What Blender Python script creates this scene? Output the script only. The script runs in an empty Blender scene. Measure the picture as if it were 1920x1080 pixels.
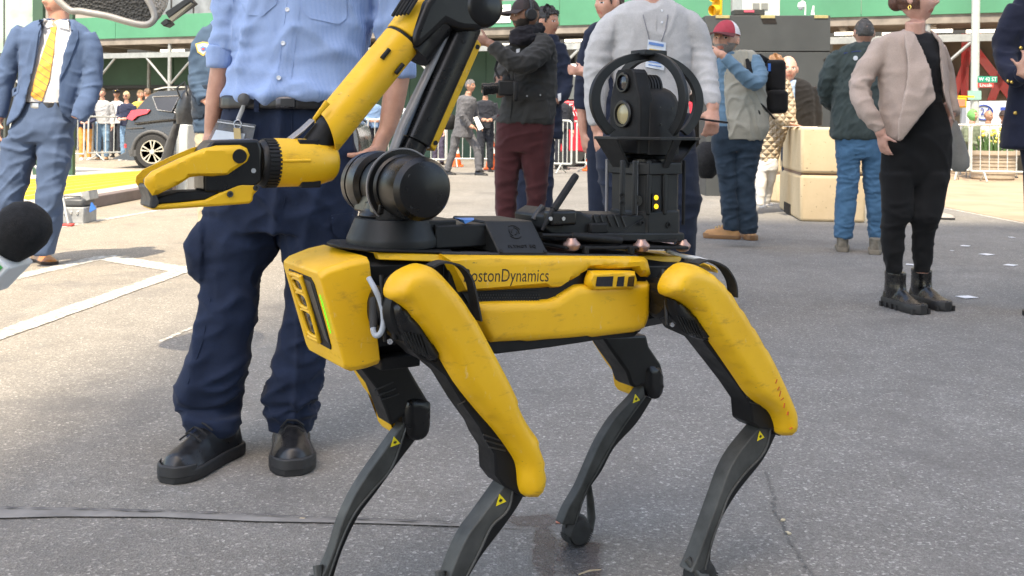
import bpy, bmesh, math, random
import numpy as np
from mathutils import Vector, Matrix, Quaternion
from mathutils.geometry import delaunay_2d_cdt

random.seed(7)
SC = bpy.context.scene
COL = SC.collection
R = math.radians

# ------------------------------------------------------------------ camera
F, CX, HY, CH, ROLL = 1900.0, 960.0, 240.0, 0.92, 0.0115     # focal length in photo pixels, horizon, eye height
cam_data = bpy.data.cameras.new('camera')
cam_data.sensor_width = 36.0
cam_data.lens = F / 1920 * 36.0
cam_data.shift_y = -(540 - HY) / 1920
cam_data.clip_start = 0.05
cam_data.clip_end = 2000
cam_data.dof.use_dof = True
cam_data.dof.focus_distance = 2.1
cam_data.dof.aperture_fstop = 18.0
camera = bpy.data.objects.new('camera', cam_data)
COL.objects.link(camera)
camera.location = (0, 0, CH)
camera.rotation_euler = (Matrix.Rotation(R(90), 3, 'X') @ Matrix.Rotation(ROLL, 3, 'Z')).to_euler()
SC.camera = camera

# ------------------------------------------------------------------ sky, sun, exposure
SUN_DIR = Vector((0.19, 1.0, 0.0)).normalized() * math.cos(R(60)) + Vector((0, 0, -math.sin(R(60))))   # the way the light travels
world = bpy.data.worlds.new('World')
SC.world = world
world.use_nodes = True
wn = world.node_tree.nodes
sky = wn.new('ShaderNodeTexSky')
sky.sky_type = 'NISHITA'
sky.sun_disc = False
sky.sun_elevation = R(60)
sky.sun_rotation = math.atan2(-SUN_DIR.x, -SUN_DIR.y)
sky.dust_density = 1.5
wn['Background'].inputs['Strength'].default_value = 0.15
world.node_tree.links.new(sky.outputs[0], wn['Background'].inputs['Color'])
sun_data = bpy.data.lights.new('sun', 'SUN')
sun_data.energy = 2.1
sun_data.angle = R(0.53)
sun_data.color = (1.0, 0.95, 0.86)
sun = bpy.data.objects.new('sun', sun_data)
COL.objects.link(sun)
sun.rotation_euler = SUN_DIR.to_track_quat('-Z', 'Y').to_euler()
sun.location = (0, -20, 60)
SC.view_settings.view_transform = 'Standard'
SC.view_settings.look = 'None'
SC.view_settings.exposure = 1.98
SC.view_settings.gamma = 1.0
SC.view_settings.use_curve_mapping = False
SC.view_settings.use_white_balance = True          # set for open shade, as the phone did
SC.view_settings.white_balance_temperature = 7700
SC.view_settings.white_balance_tint = 10
SC.render.engine = 'CYCLES'
SC.cycles.max_bounces = 6
SC.cycles.use_denoising = True

# ------------------------------------------------------------------ from a photo pixel to a point in the place
CR, SR = math.cos(ROLL), math.sin(ROLL)
def ray(px, py):
    u, v = px - CX, HY - py
    return Vector(((u * CR - v * SR) / F, 1.0, (u * SR + v * CR) / F))
def W(px, py, Y):
    d = ray(px, py)
    return Vector((d.x * Y, Y, CH + d.z * Y))
def G(px, py, z=0.0):
    d = ray(px, py)
    t = (z - CH) / d.z
    return Vector((d.x * t, t, z))

# ------------------------------------------------------------------ materials
MATS = {}
def _nt(name):
    m = bpy.data.materials.new(name)
    m.use_nodes = True
    nt = m.node_tree
    return m, nt, nt.nodes['Principled BSDF']
def noise_node(nt, scale, detail=3, rough=0.55, vec=None):
    n = nt.nodes.new('ShaderNodeTexNoise')
    n.inputs['Scale'].default_value = scale
    n.inputs['Detail'].default_value = detail
    n.inputs['Roughness'].default_value = rough
    if vec: nt.links.new(vec, n.inputs['Vector'])
    return n
def ramp(nt, src, stops):
    r = nt.nodes.new('ShaderNodeValToRGB')
    el = r.color_ramp.elements
    while len(el) < len(stops): el.new(0.5)
    for e, (p, c) in zip(el, stops):
        e.position = p
        e.color = (c, c, c, 1) if isinstance(c, (int, float)) else (*c, 1)
    nt.links.new(src, r.inputs[0])
    return r.outputs[0]
def mixc(nt, fac, a, b, mode='MIX'):
    m = nt.nodes.new('ShaderNodeMix')
    m.data_type = 'RGBA'
    m.blend_type = mode
    for sock, val in ((m.inputs[0], fac), (m.inputs[6], a), (m.inputs[7], b)):
        if hasattr(val, 'is_linked'): nt.links.new(val, sock)
        elif isinstance(val, (int, float)): sock.default_value = val
        else: sock.default_value = (*val, 1)
    return m.outputs[2]
def coord(nt, kind='Object'):
    return nt.nodes.new('ShaderNodeTexCoord').outputs[kind]
def mapping(nt, vec, scale=(1, 1, 1), rot=(0, 0, 0)):
    m = nt.nodes.new('ShaderNodeMapping')
    m.inputs['Scale'].default_value = scale
    m.inputs['Rotation'].default_value = rot
    nt.links.new(vec, m.inputs['Vector'])
    return m.outputs[0]
def bump(nt, b, height, strength=0.2, dist=0.002, prev=None):
    n = nt.nodes.new('ShaderNodeBump')
    n.inputs['Strength'].default_value = strength
    n.inputs['Distance'].default_value = dist
    nt.links.new(height, n.inputs['Height'])
    if prev: nt.links.new(prev, n.inputs['Normal'])
    if b: nt.links.new(n.outputs[0], b.inputs['Normal'])
    return n.outputs[0]

def plain(name, col, rough=0.5, metal=0.0, var=0.12, scale=18.0, bump_s=0.05, coat=0.0, spec=0.5):
    """paint, plastic, metal: one colour with slight mottling, uneven gloss and a fine grain"""
    if name in MATS: return MATS[name]
    m, nt, b = _nt(name)
    v = coord(nt)
    n = noise_node(nt, scale, 5, 0.6, v)
    lo = tuple(c * (1 - var) for c in col); hi = tuple(min(1, c * (1 + var)) for c in col)
    nt.links.new(ramp(nt, n.outputs[0], [(0.3, lo), (0.7, hi)]), b.inputs['Base Color'])
    n2 = noise_node(nt, scale * 2.3, 4, 0.6, v)
    nt.links.new(ramp(nt, n2.outputs[0], [(0.3, max(0.02, rough - 0.07)), (0.7, min(1, rough + 0.09))]), b.inputs['Roughness'])
    b.inputs['Metallic'].default_value = metal
    b.inputs['Specular IOR Level'].default_value = spec
    if coat: b.inputs['Coat Weight'].default_value = coat; b.inputs['Coat Roughness'].default_value = 0.1
    if bump_s:
        g = noise_node(nt, 900, 2, 0.5, v)
        bump(nt, b, g.outputs[0], bump_s, 0.0006)
    MATS[name] = m
    return m

def cloth(name, col, rough=0.85, var=0.16, weave=700, sheen=0.08, col2=None, stripe=None, scale=9.0, crease=0.7):
    """woven cloth: mottled colour, fine weave relief, soft sheen"""
    if name in MATS: return MATS[name]
    m, nt, b = _nt(name)
    v = coord(nt)
    n = noise_node(nt, scale, 6, 0.65, v)
    lo = tuple(c * (1 - var) for c in col); hi = tuple(min(1, c * (1 + var)) for c in (col2 or col))
    c = ramp(nt, n.outputs[0], [(0.32, lo), (0.68, hi)])
    f = noise_node(nt, 260, 2, 0.5, v)
    c = mixc(nt, 0.2, c, ramp(nt, f.outputs[0], [(0.35, 0.62), (0.65, 1.25)]), 'MULTIPLY')
    if stripe:
        axis, pitch, scol, width = stripe
        dot = nt.nodes.new('ShaderNodeVectorMath'); dot.operation = 'DOT_PRODUCT'
        dot.inputs[1].default_value = tuple(a / pitch for a in axis)
        nt.links.new(v, dot.inputs[0])
        fr = nt.nodes.new('ShaderNodeMath'); fr.operation = 'FRACT'
        nt.links.new(dot.outputs['Value'], fr.inputs[0])
        lt = nt.nodes.new('ShaderNodeMath'); lt.operation = 'LESS_THAN'; lt.inputs[1].default_value = width
        nt.links.new(fr.outputs[0], lt.inputs[0])
        c = mixc(nt, lt.outputs[0], c, scol)
    nt.links.new(c, b.inputs['Base Color'])
    b.inputs['Roughness'].default_value = rough
    b.inputs['Sheen Weight'].default_value = sheen
    b.inputs['Sheen Roughness'].default_value = 0.5
    b.inputs['Specular IOR Level'].default_value = 0.25
    w1 = noise_node(nt, weave, 2, 0.5, v)
    p = bump(nt, None, w1.outputs[0], 0.35, 0.0008)
    w2 = noise_node(nt, 26, 4, 0.6, v)
    p = bump(nt, None, w2.outputs[0], 0.14, 0.006, p)
    cr = noise_node(nt, 5.5, 4, 0.5, mapping(nt, v, (1.0, 1.0, 1.35), (0.3, 0.5, 0.2)))          # pressed-in creases
    cr.noise_type = 'RIDGED_MULTIFRACTAL'
    cr.inputs['Distortion'].default_value = 0.6
    bump(nt, b, cr.outputs[0], crease, 0.03, p)
    MATS[name] = m
    return m

def skin(name, col):
    if name in MATS: return MATS[name]
    m, nt, b = _nt(name)
    v = coord(nt)
    n = noise_node(nt, 22, 5, 0.65, v)
    lo = (col[0] * 0.86, col[1] * 0.78, col[2] * 0.76)
    hi = tuple(min(1, c * 1.12) for c in col)
    nt.links.new(ramp(nt, n.outputs[0], [(0.3, lo), (0.7, hi)]), b.inputs['Base Color'])
    b.inputs['Roughness'].default_value = 0.48
    b.inputs['Subsurface Weight'].default_value = 0.12
    b.inputs['Subsurface Radius'].default_value = (0.012, 0.005, 0.003)
    g = noise_node(nt, 420, 3, 0.6, v)
    bump(nt, b, g.outputs[0], 0.18, 0.001)
    MATS[name] = m
    return m

def hairmat(name, col):
    if name in MATS: return MATS[name]
    m, nt, b = _nt(name)
    v = mapping(nt, coord(nt), (90, 90, 25))
    n = noise_node(nt, 3.0, 5, 0.7, v)
    lo = tuple(c * 0.45 for c in col); hi = tuple(min(1, c * 1.7) for c in col)
    nt.links.new(ramp(nt, n.outputs[0], [(0.3, lo), (0.7, hi)]), b.inputs['Base Color'])
    b.inputs['Roughness'].default_value = 0.5
    bump(nt, b, n.outputs[0], 0.7, 0.004)
    MATS[name] = m
    return m

def emit(name, col, strength):
    if name in MATS: return MATS[name]
    m, nt, b = _nt(name)
    b.inputs['Base Color'].default_value = (*col, 1)
    b.inputs['Emission Color'].default_value = (*col, 1)
    b.inputs['Emission Strength'].default_value = strength
    MATS[name] = m
    return m

def glass(name, col, rough=0.05):
    """dark glass pane: glossy, reflecting the street"""
    if name in MATS: return MATS[name]
    m, nt, b = _nt(name)
    v = coord(nt)
    n = noise_node(nt, 2.0, 3, 0.5, v)
    lo = tuple(c * 0.6 for c in col); hi = tuple(c * 1.5 for c in col)
    nt.links.new(ramp(nt, n.outputs[0], [(0.3, lo), (0.7, hi)]), b.inputs['Base Color'])
    b.inputs['Roughness'].default_value = rough
    b.inputs['Specular IOR Level'].default_value = 0.7
    MATS[name] = m
    return m

# ------------------------------------------------------------------ mesh building
def smooth_poly(pts, n=4, closed=True):
    """Catmull-Rom through 2-D or 3-D points"""
    P = [Vector(p) for p in pts]; N = len(P); out = []
    rng = range(N) if closed else range(N - 1)
    for i in rng:
        p0 = P[(i - 1) % N] if closed or i > 0 else P[0] * 2 - P[1]
        p1 = P[i]; p2 = P[(i + 1) % N]
        p3 = P[(i + 2) % N] if closed or i + 2 < N else P[-1] * 2 - P[-2]
        for k in range(n):
            t = k / n
            out.append(0.5 * ((2 * p1) + (p2 - p0) * t + (2 * p0 - 5 * p1 + 4 * p2 - p3) * t * t + (3 * p1 - p0 - 3 * p2 + p3) * t ** 3))
    if not closed: out.append(P[-1].copy())
    return out

class MB:
    """collects shapes; build() links them as ONE mesh object"""
    def __init__(s): s.v = []; s.f = []; s.m = []
    def add(s, verts, faces, mi=0):
        o = len(s.v)
        s.v.extend(tuple(v) for v in verts)
        s.f.extend(tuple(i + o for i in f) for f in faces)
        s.m.extend([mi] * len(faces))
        return s
    def box(s, c, size, rot=None, mi=0, taper=1.0):
        x, y, z = (a / 2 for a in size); t = taper
        vs = [Vector(p) for p in ((-x, -y, -z), (x, -y, -z), (x, y, -z), (-x, y, -z), (-x * t, -y * t, z), (x * t, -y * t, z), (x * t, y * t, z), (-x * t, y * t, z))]
        if rot is not None: vs = [rot @ v for v in vs]
        c = Vector(c)
        return s.add([c + v for v in vs], [(0, 3, 2, 1), (4, 5, 6, 7), (0, 1, 5, 4), (1, 2, 6, 5), (2, 3, 7, 6), (3, 0, 4, 7)], mi)
    def rings(s, rings, cap=True, mi=0, close=False):
        n = len(rings[0]); vs = [p for r in rings for p in r]; fs = []
        m = len(rings)
        for i in range(m - 1 if not close else m):
            a, b = i * n, ((i + 1) % m) * n
            for j in range(n):
                k = (j + 1) % n
                fs.append((a + j, a + k, b + k, b + j))
        if cap and not close:
            fs.append(tuple(range(n - 1, -1, -1))); fs.append(tuple((m - 1) * n + j for j in range(n)))
        return s.add(vs, fs, mi)
    def tube(s, pts, rad, n=12, mi=0, cap=True, flat=1.0, up=None, close=False):
        """sweep a circle (or an ellipse: flat < 1 squeezes it along 'up') along points"""
        P = [Vector(p) for p in pts]; N = len(P)
        if not hasattr(rad, '__len__'): rad = [rad] * N
        rs = []; prev = None
        for i in range(N):
            a = P[(i - 1) % N] if (close or i > 0) else P[i]
            b = P[(i + 1) % N] if (close or i < N - 1) else P[i]
            t = (b - a)
            t = t.normalized() if t.length > 1e-9 else Vector((0, 0, 1))
            ref = Vector(up) if up is not None else (prev if prev is not None else (Vector((0, 0, 1)) if abs(t.z) < 0.9 else Vector((0, 1, 0))))
            n1 = (ref - t * ref.dot(t))
            if n1.length < 1e-6: n1 = t.orthogonal()
            n1.normalize(); n2 = t.cross(n1); prev = n1
            rs.append([P[i] + n1 * (math.cos(q) * rad[i] * flat) + n2 * (math.sin(q) * rad[i]) for q in (2 * math.pi * j / n for j in range(n))])
        return s.rings(rs, cap, mi, close)
    def cyl(s, a, b, r, n=20, mi=0, r2=None):
        return s.tube([a, b], [r, r if r2 is None else r2], n, mi)
    def lathe(s, origin, axis, prof, n=28, mi=0):
        """profile [(distance along axis, radius)] turned round the axis"""
        o = Vector(origin); t = Vector(axis).normalized(); u = t.orthogonal().normalized(); w = t.cross(u)
        return s.rings([[o + t * d + (u * math.cos(q) + w * math.sin(q)) * max(r, 1e-5) for q in (2 * math.pi * j / n for j in range(n))] for d, r in prof], True, mi)
    def prism(s, poly3, off, mi=0):
        """polygon of 3-D points pushed along off"""
        n = len(poly3); a = [Vector(p) for p in poly3]; off = Vector(off); b = [p + off for p in a]
        fs = [tuple(range(n - 1, -1, -1)), tuple(range(n, 2 * n))] + [(i, (i + 1) % n, n + (i + 1) % n, n + i) for i in range(n)]
        return s.add(a + b, fs, mi)
    def ball(s, c, r, nu=16, nv=10, mi=0):
        c = Vector(c); r = Vector(r) if hasattr(r, '__len__') else Vector((r, r, r))
        rs = []
        for i in range(nv + 1):
            a = -math.pi / 2 + math.pi * i / nv
            q = max(math.cos(a), 1e-3)
            rs.append([c + Vector((r.x * q * math.cos(2 * math.pi * j / nu), r.y * q * math.sin(2 * math.pi * j / nu), r.z * math.sin(a))) for j in range(nu)])
        return s.rings(rs, True, mi)
    def puff(s, poly2, frame, T, rr, back, sp=0.012, mi=0):
        """a pillowed shell: flat outline poly2 (in the plane frame=(origin,u,v,n)) domed by T within rr of its edge, 'back' deep"""
        O, U, V, N = frame
        pts = [Vector((p[0], p[1])) for p in poly2]; n = len(pts)
        xs = [p.x for p in pts]; ys = [p.y for p in pts]
        A = np.array([(p.x, p.y) for p in pts]); B = np.roll(A, -1, 0); D = B - A; L2 = (D ** 2).sum(1) + 1e-12
        def dist(q):
            w = q - A; t = np.clip((w * D).sum(1) / L2, 0, 1)
            return math.sqrt((((A + D * t[:, None]) - q) ** 2).sum(1).min())
        def inside(x, y):
            c = False
            for i in range(n):
                x1, y1 = A[i]; x2, y2 = B[i]
                if (y1 > y) != (y2 > y) and x < (x2 - x1) * (y - y1) / (y2 - y1) + x1: c = not c
            return c
        ins = []; row = 0
        y = min(ys) + sp * 0.5
        while y < max(ys):
            x = min(xs) + (sp * 0.5 if row % 2 else 0)
            while x < max(xs):
                if inside(x, y) and dist(np.array((x, y))) > sp * 0.45: ins.append(Vector((x, y)))
                x += sp
            y += sp * 0.87; row += 1
        # a ring just inside the edge keeps the rim round
        vs2, _, fs, *_ = delaunay_2d_cdt(pts + ins, [], [list(range(n))], 1, 1e-7)
        def hgt(p):
            d = min(dist(np.array((p.x, p.y))) / rr, 1.0)
            return T * math.sqrt(max(0.0, 1 - (1 - d) ** 2))
        front = [O + U * p.x + V * p.y + N * hgt(p) for p in vs2]
        s.add(front, [tuple(f) for f in fs], mi)
        rim = [O + U * p.x + V * p.y for p in pts]
        s.add(rim + [p - N * back for p in rim], [(i, n + i, n + (i + 1) % n, (i + 1) % n) for i in range(n)] + [tuple(range(2 * n - 1, n - 1, -1))], mi)
        return s
    def build(s, name, mats, parent=None, smooth=35, bevel=0.0, seg=2, base=None, weld=True):
        me = bpy.data.meshes.new(name)
        vs = s.v if base is None else [tuple(Vector(v) - base) for v in s.v]
        me.from_pydata(vs, [], s.f)
        bm = bmesh.new(); bm.from_mesh(me)
        bm.faces.ensure_lookup_table()
        for f, mi in zip(bm.faces, s.m): f.material_index = mi
        if weld: bmesh.ops.remove_doubles(bm, verts=bm.verts, dist=1e-5)
        bmesh.ops.recalc_face_normals(bm, faces=bm.faces)
        bm.to_mesh(me); bm.free()
        for m in (mats if isinstance(mats, (list, tuple)) else [mats]): me.materials.append(m)
        o = bpy.data.objects.new(name, me)
        COL.objects.link(o)
        if parent is not None: o.parent = parent
        if smooth:
            for p in me.polygons: p.use_smooth = True
            if smooth < 180: me.set_sharp_from_angle(angle=R(smooth))
        if bevel:
            md = o.modifiers.new('bevel', 'BEVEL'); md.width = bevel; md.segments = seg; md.limit_method = 'ANGLE'; md.angle_limit = R(40); md.harden_normals = False
        return o

def tag(o, label, cat, group=None, kind=None):
    if label: o['label'] = label
    if cat: o['category'] = cat
    if group: o['group'] = group
    if kind: o['kind'] = kind
    return o
def thing(name, label, cat, loc=(0, 0, 0), rotz=0.0, group=None):
    o = bpy.data.objects.new(name, None)
    COL.objects.link(o)
    o.empty_display_size = 0.1
    o.location = loc; o.rotation_euler = (0, 0, rotz)
    return tag(o, label, cat, group)
def struct(o, kind='structure'):
    o['kind'] = kind
    return o
def text_mesh(name, body, mat, parent, mtx, size=0.1, depth=0.0008, align='CENTER', shear=0.0, spacing=1.0, sx=1.0):
    cu = bpy.data.curves.new(name + '_c', 'FONT')
    cu.body = body; cu.size = size; cu.extrude = depth; cu.align_x = align; cu.align_y = 'CENTER'; cu.resolution_u = 3
    cu.shear = shear; cu.space_character = spacing
    tmp = bpy.data.objects.new(name + '_t', cu); COL.objects.link(tmp)
    dg = bpy.context.evaluated_depsgraph_get()
    me = bpy.data.meshes.new_from_object(tmp.evaluated_get(dg))
    me.transform(Matrix.Diagonal((sx, 1, 1, 1)))
    me.name = name
    bpy.data.objects.remove(tmp); bpy.data.curves.remove(cu)
    me.materials.clear(); me.materials.append(mat)
    o = bpy.data.objects.new(name, me); COL.objects.link(o)
    o.parent = parent
    o.matrix_local = mtx
    return o
def basis(o, x, y):
    x = Vector(x).normalized(); y = Vector(y); y = (y - x * y.dot(x)).normalized(); z = x.cross(y)
    return Matrix(((x.x, y.x, z.x, o[0]), (x.y, y.y, z.y, o[1]), (x.z, y.z, z.z, o[2]), (0, 0, 0, 1)))
# ================================================================== ground, road, buildings
WETS = [(G(1000, 975).x, G(1000, 975).y, 0.09, 0.05), (G(1020, 1030).x, G(1020, 1030).y, 0.035, 0.16), (G(1085, 1045).x, G(1085, 1045).y, 0.07, 0.12)]
def asphalt():
    m, nt, b = _nt('asphalt')
    v = coord(nt)
    big = noise_node(nt, 0.35, 5, 0.6, v)
    mid = noise_node(nt, 5.0, 6, 0.65, v)
    c = ramp(nt, big.outputs[0], [(0.3, (0.17, 0.165, 0.156)), (0.7, (0.245, 0.237, 0.222))])
    c = mixc(nt, 0.7, c, ramp(nt, mid.outputs[0], [(0.25, 0.72), (0.75, 1.2)]), 'MULTIPLY')
    # paler, warmer tone towards the left of the street
    sep = nt.nodes.new('ShaderNodeSeparateXYZ'); nt.links.new(v, sep.inputs[0])
    add = nt.nodes.new('ShaderNodeMath'); add.operation = 'MULTIPLY_ADD'
    nt.links.new(big.outputs[0], add.inputs[0]); add.inputs[1].default_value = 1.2; nt.links.new(sep.outputs[0], add.inputs[2])
    mr = nt.nodes.new('ShaderNodeMapRange'); mr.inputs[1].default_value = -2.6; mr.inputs[2].default_value = 0.6; mr.inputs[3].default_value = 1; mr.inputs[4].default_value = 0
    nt.links.new(add.outputs[0], mr.inputs[0])
    pale = mixc(nt, 0.6, (0.30, 0.262, 0.208), ramp(nt, mid.outputs[0], [(0.25, 0.78), (0.75, 1.15)]), 'MULTIPLY')
    c = mixc(nt, mr.outputs[0], c, pale)
    # stone chips in the tar
    vo = nt.nodes.new('ShaderNodeTexVoronoi'); vo.inputs['Scale'].default_value = 150; nt.links.new(v, vo.inputs['Vector'])
    sp = nt.nodes.new('ShaderNodeSeparateColor'); nt.links.new(vo.outputs['Color'], sp.inputs[0])
    chip = ramp(nt, sp.outputs[0], [(0.0, 0.74), (0.55, 0.97), (0.88, 1.1), (0.95, 1.5), (1.0, 2.1)])
    c = mixc(nt, 0.85, c, chip, 'MULTIPLY')
    vo2 = nt.nodes.new('ShaderNodeTexVoronoi'); vo2.inputs['Scale'].default_value = 420; nt.links.new(v, vo2.inputs['Vector'])
    sp2 = nt.nodes.new('ShaderNodeSeparateColor'); nt.links.new(vo2.outputs['Color'], sp2.inputs[0])
    c = mixc(nt, 0.7, c, ramp(nt, sp2.outputs[1], [(0.0, 0.7), (0.9, 1.15), (1.0, 1.7)]), 'MULTIPLY')
    # oil stains, gum and worn streaks
    st = noise_node(nt, 1.1, 7, 0.7, v)
    c = mixc(nt, ramp(nt, st.outputs[0], [(0.52, 0.0), (0.66, 0.55)]), c, (0.125, 0.119, 0.114))
    st2 = noise_node(nt, 0.8, 5, 0.65, mapping(nt, v, (1.0, 0.25, 1), (0, 0, 0.3)))
    c = mixc(nt, ramp(nt, st2.outputs[0], [(0.58, 0.0), (0.7, 0.35)]), c, (0.36, 0.34, 0.30))
    # wet patches by the rear foot: spilled water with ragged edges
    wet = None
    wn_ = noise_node(nt, 9, 5, 0.6, v)
    for (wx, wy, ra, rb_) in WETS:
        sb_ = nt.nodes.new('ShaderNodeVectorMath'); sb_.operation = 'SUBTRACT'; nt.links.new(v, sb_.inputs[0]); sb_.inputs[1].default_value = (wx, wy, 0)
        ml = nt.nodes.new('ShaderNodeVectorMath'); ml.operation = 'MULTIPLY'; nt.links.new(sb_.outputs[0], ml.inputs[0]); ml.inputs[1].default_value = (1 / ra, 1 / rb_, 0)
        ln = nt.nodes.new('ShaderNodeVectorMath'); ln.operation = 'LENGTH'; nt.links.new(ml.outputs[0], ln.inputs[0])
        ad = nt.nodes.new('ShaderNodeMath'); ad.operation = 'MULTIPLY_ADD'; nt.links.new(wn_.outputs[0], ad.inputs[0]); ad.inputs[1].default_value = 1.6; nt.links.new(ln.outputs['Value'], ad.inputs[2])
        r_ = nt.nodes.new('ShaderNodeMapRange'); nt.links.new(ad.outputs[0], r_.inputs[0]); r_.inputs[1].default_value = 1.55; r_.inputs[2].default_value = 1.75; r_.inputs[3].default_value = 1; r_.inputs[4].default_value = 0
        if wet is None: wet = r_.outputs[0]
        else:
            mx = nt.nodes.new('ShaderNodeMath'); mx.operation = 'MAXIMUM'; nt.links.new(wet, mx.inputs[0]); nt.links.new(r_.outputs[0], mx.inputs[1]); wet = mx.outputs[0]
    c = mixc(nt, wet, c, mixc(nt, 1.0, c, (0.50, 0.50, 0.53), 'MULTIPLY'))
    nt.links.new(c, b.inputs['Base Color'])
    nt.links.new(mixc(nt, wet, ramp(nt, mid.outputs[0], [(0.3, 0.72), (0.7, 0.92)]), (0.22, 0.22, 0.22)), b.inputs['Roughness'])
    b.inputs['Specular IOR Level'].default_value = 0.35
    p = bump(nt, None, vo.outputs['Distance'], 0.5, 0.004)
    p = bump(nt, None, vo2.outputs['Distance'], 0.4, 0.002, p)
    bump(nt, b, mid.outputs[0], 0.3, 0.02, p)
    return m
ASPH = asphalt()
ground = MB().add([(-90, -90, 0), (90, -90, 0), (90, 120, 0), (-90, 120, 0)], [(0, 1, 2, 3)]).build('ground', ASPH, None, 0)
struct(ground)
def sheet(name, px, z, mat, par=None):
    return struct(MB().add([G(x, y, z) for x, y in px], [tuple(range(len(px)))]).build(name, mat, par, 0))
def worn_paint(name, col, w=0.45):
    m, nt, b = _nt(name)
    v = coord(nt)
    n = noise_node(nt, 24, 7, 0.75, v)
    c = mixc(nt, ramp(nt, n.outputs[0], [(w, 0.9), (w + 0.15, 0.0)]), col, (0.27, 0.24, 0.19))
    nt.links.new(c, b.inputs['Base Color']); b.inputs['Roughness'].default_value = 0.75
    vo = nt.nodes.new('ShaderNodeTexVoronoi'); vo.inputs['Scale'].default_value = 150; nt.links.new(v, vo.inputs['Vector'])
    bump(nt, b, vo.outputs['Distance'], 0.4, 0.003)
    MATS[name] = m
    return m
WPT = worn_paint('white_road_paint', (0.62, 0.61, 0.57))
YPT = worn_paint('yellow_road_paint', (0.62, 0.46, 0.015), 0.28)
def stripe(a, b, wpx0, wpx1, z=0.0025, name='road_marking', mat=None):
    """painted line between two photo points, with a slightly ragged edge"""
    A, B = G(*a, z), G(*b, z); t = (B - A).normalized(); s = Vector((-t.y, t.x, 0)); n = 24; vs = []; fs = []
    for i in range(n + 1):
        f = i / n; p = A.lerp(B, f); w = wpx0 + (wpx1 - wpx0) * f
        vs += [p + s * (w / 2 + random.uniform(-.006, .006)), p - s * (w / 2 + random.uniform(-.006, .006))]
        if i: fs.append((2 * i - 2, 2 * i - 1, 2 * i + 1, 2 * i))
    return struct(MB().add(vs, fs).build(name, mat or WPT, None, 0))
stripe((-60, 540), (200, 480), 0.13, 0.13)
stripe((188, 481), (362, 508), 0.20, 0.20, 0.0032)
stripe((-60, 648), (372, 496), 0.125, 0.13, 0.0040)
stripe((105, 427), (330, 388), 0.08, 0.07)
stripe((300, 640), (420, 588), 0.02, 0.02)
stripe((1752, 386), (1990, 432), 0.06, 0.06)
stripe((1300, 345), (1345, 352), 0.3, 0.3)
# tan plaza paving on the right
tan = plain('tan_paving', (0.36, 0.27, 0.19), 0.85, var=0.2, scale=1.5, bump_s=0.3)
sheet('plaza_paving', [(1400, 343), (1640, 366), (1770, 388), (1990, 430), (2100, 400), (2100, 316), (1400, 316)], 0.004, tan)
# seam and tar band across the front left
tar = plain('tar_band', (0.225, 0.213, 0.197), 0.85, var=0.25, scale=9, bump_s=0.2)
sheet('tar_band', [(-40, 951), (120, 951), (300, 958), (480, 966), (700, 974), (850, 981), (1000, 991), (850, 986), (700, 981), (480, 977), (300, 969), (120, 968), (-40, 972)], 0.004, tar)
stripe((-40, 949), (330, 957), 0.003, 0.003, 0.008, 'pavement_crack', plain('crack_dark', (0.11, 0.104, 0.10), 0.9))
stripe((330, 957), (860, 979), 0.0028, 0.0015, 0.008, 'pavement_crack', MATS['crack_dark'])
cr = [(1437, 880), (1441, 905), (1452, 930), (1449, 952), (1468, 980), (1474, 1004), (1492, 1030), (1503, 1048), (1530, 1085)]
for a, b in zip(cr, cr[1:]): stripe(a, b, 0.0022, 0.0030, 0.004, 'pavement_crack', plain('crack_soft', (0.15, 0.144, 0.135), 0.9))
# dropped squares of white tape and litter
paper = plain('white_tape', (0.72, 0.73, 0.76), 0.6)
for i, (x, y, w) in enumerate(((1813, 557, 30), (1850, 477, 22), (1895, 497, 22), (1810, 461, 17), (1706, 496, 16), (1638, 441, 8), (1584, 440, 8), (1897, 445, 10), (1785, 470, 6))):
    c = G(x, y, 0.004); s = w / F * c.y
    o = MB().box(c + Vector((0, 0, 0.001)), (s, s * 0.85, 0.002), Matrix.Rotation(0.3 + i * 0.21, 3, 'Z')).build('tape_square', paper, None, 0)
    tag(o, ['biggest white tape square, lying right of the black chunky boots', 'white tape square lying on the road far right, upper of two beside each other', 'white tape square lying on the road close to the right edge', 'small white tape square above the pair right of the black trousers', 'white tape square between the black trouser cuffs and the road beyond', 'tiny white scrap left of the black trousers by the brown shoes', 'tiny white scrap between the two brown shoes', 'small white tape square farthest up by the right edge', 'tiniest white scrap on the road right of the black trousers'][i], 'tape', 'white tape squares on the road')
twig = MB().tube([G(1085, 1077, 0.004), G(1105, 1070, 0.008), G(1127, 1068, 0.005)], [0.0015, 0.002, 0.001], 6).build('twig', plain('dry_twig', (0.45, 0.36, 0.24), 0.8), None, 60)
tag(twig, 'thin pale twig lying in the wet patch beside the rear robot foot', 'twig')
for i, (x, y, cc) in enumerate(((1047, 979, (0.5, 0.2, 0.14)), (1468, 975, (0.6, 0.5, 0.32)), (1478, 999, (0.6, 0.52, 0.36)), (567, 972, (0.55, 0.45, 0.32)), (900, 846, (0.55, 0.5, 0.42)))):
    c = G(x, y, 0.003); o = MB().box(c, (0.012, 0.008, 0.003), Matrix.Rotation(i, 3, 'Z')).build('litter_scrap', plain('litter%d' % i, cc, 0.8), None, 0)
    tag(o, ['tiny reddish scrap left of the rear robot foot', 'tan scrap in the road crack below the rear thigh', 'second tan scrap lower in the road crack at right', 'tan scrap on the tar band beside the far front shin', 'pale scrap on asphalt between the front knee and far rear shin'][i], 'litter', 'scraps on the road')

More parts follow.
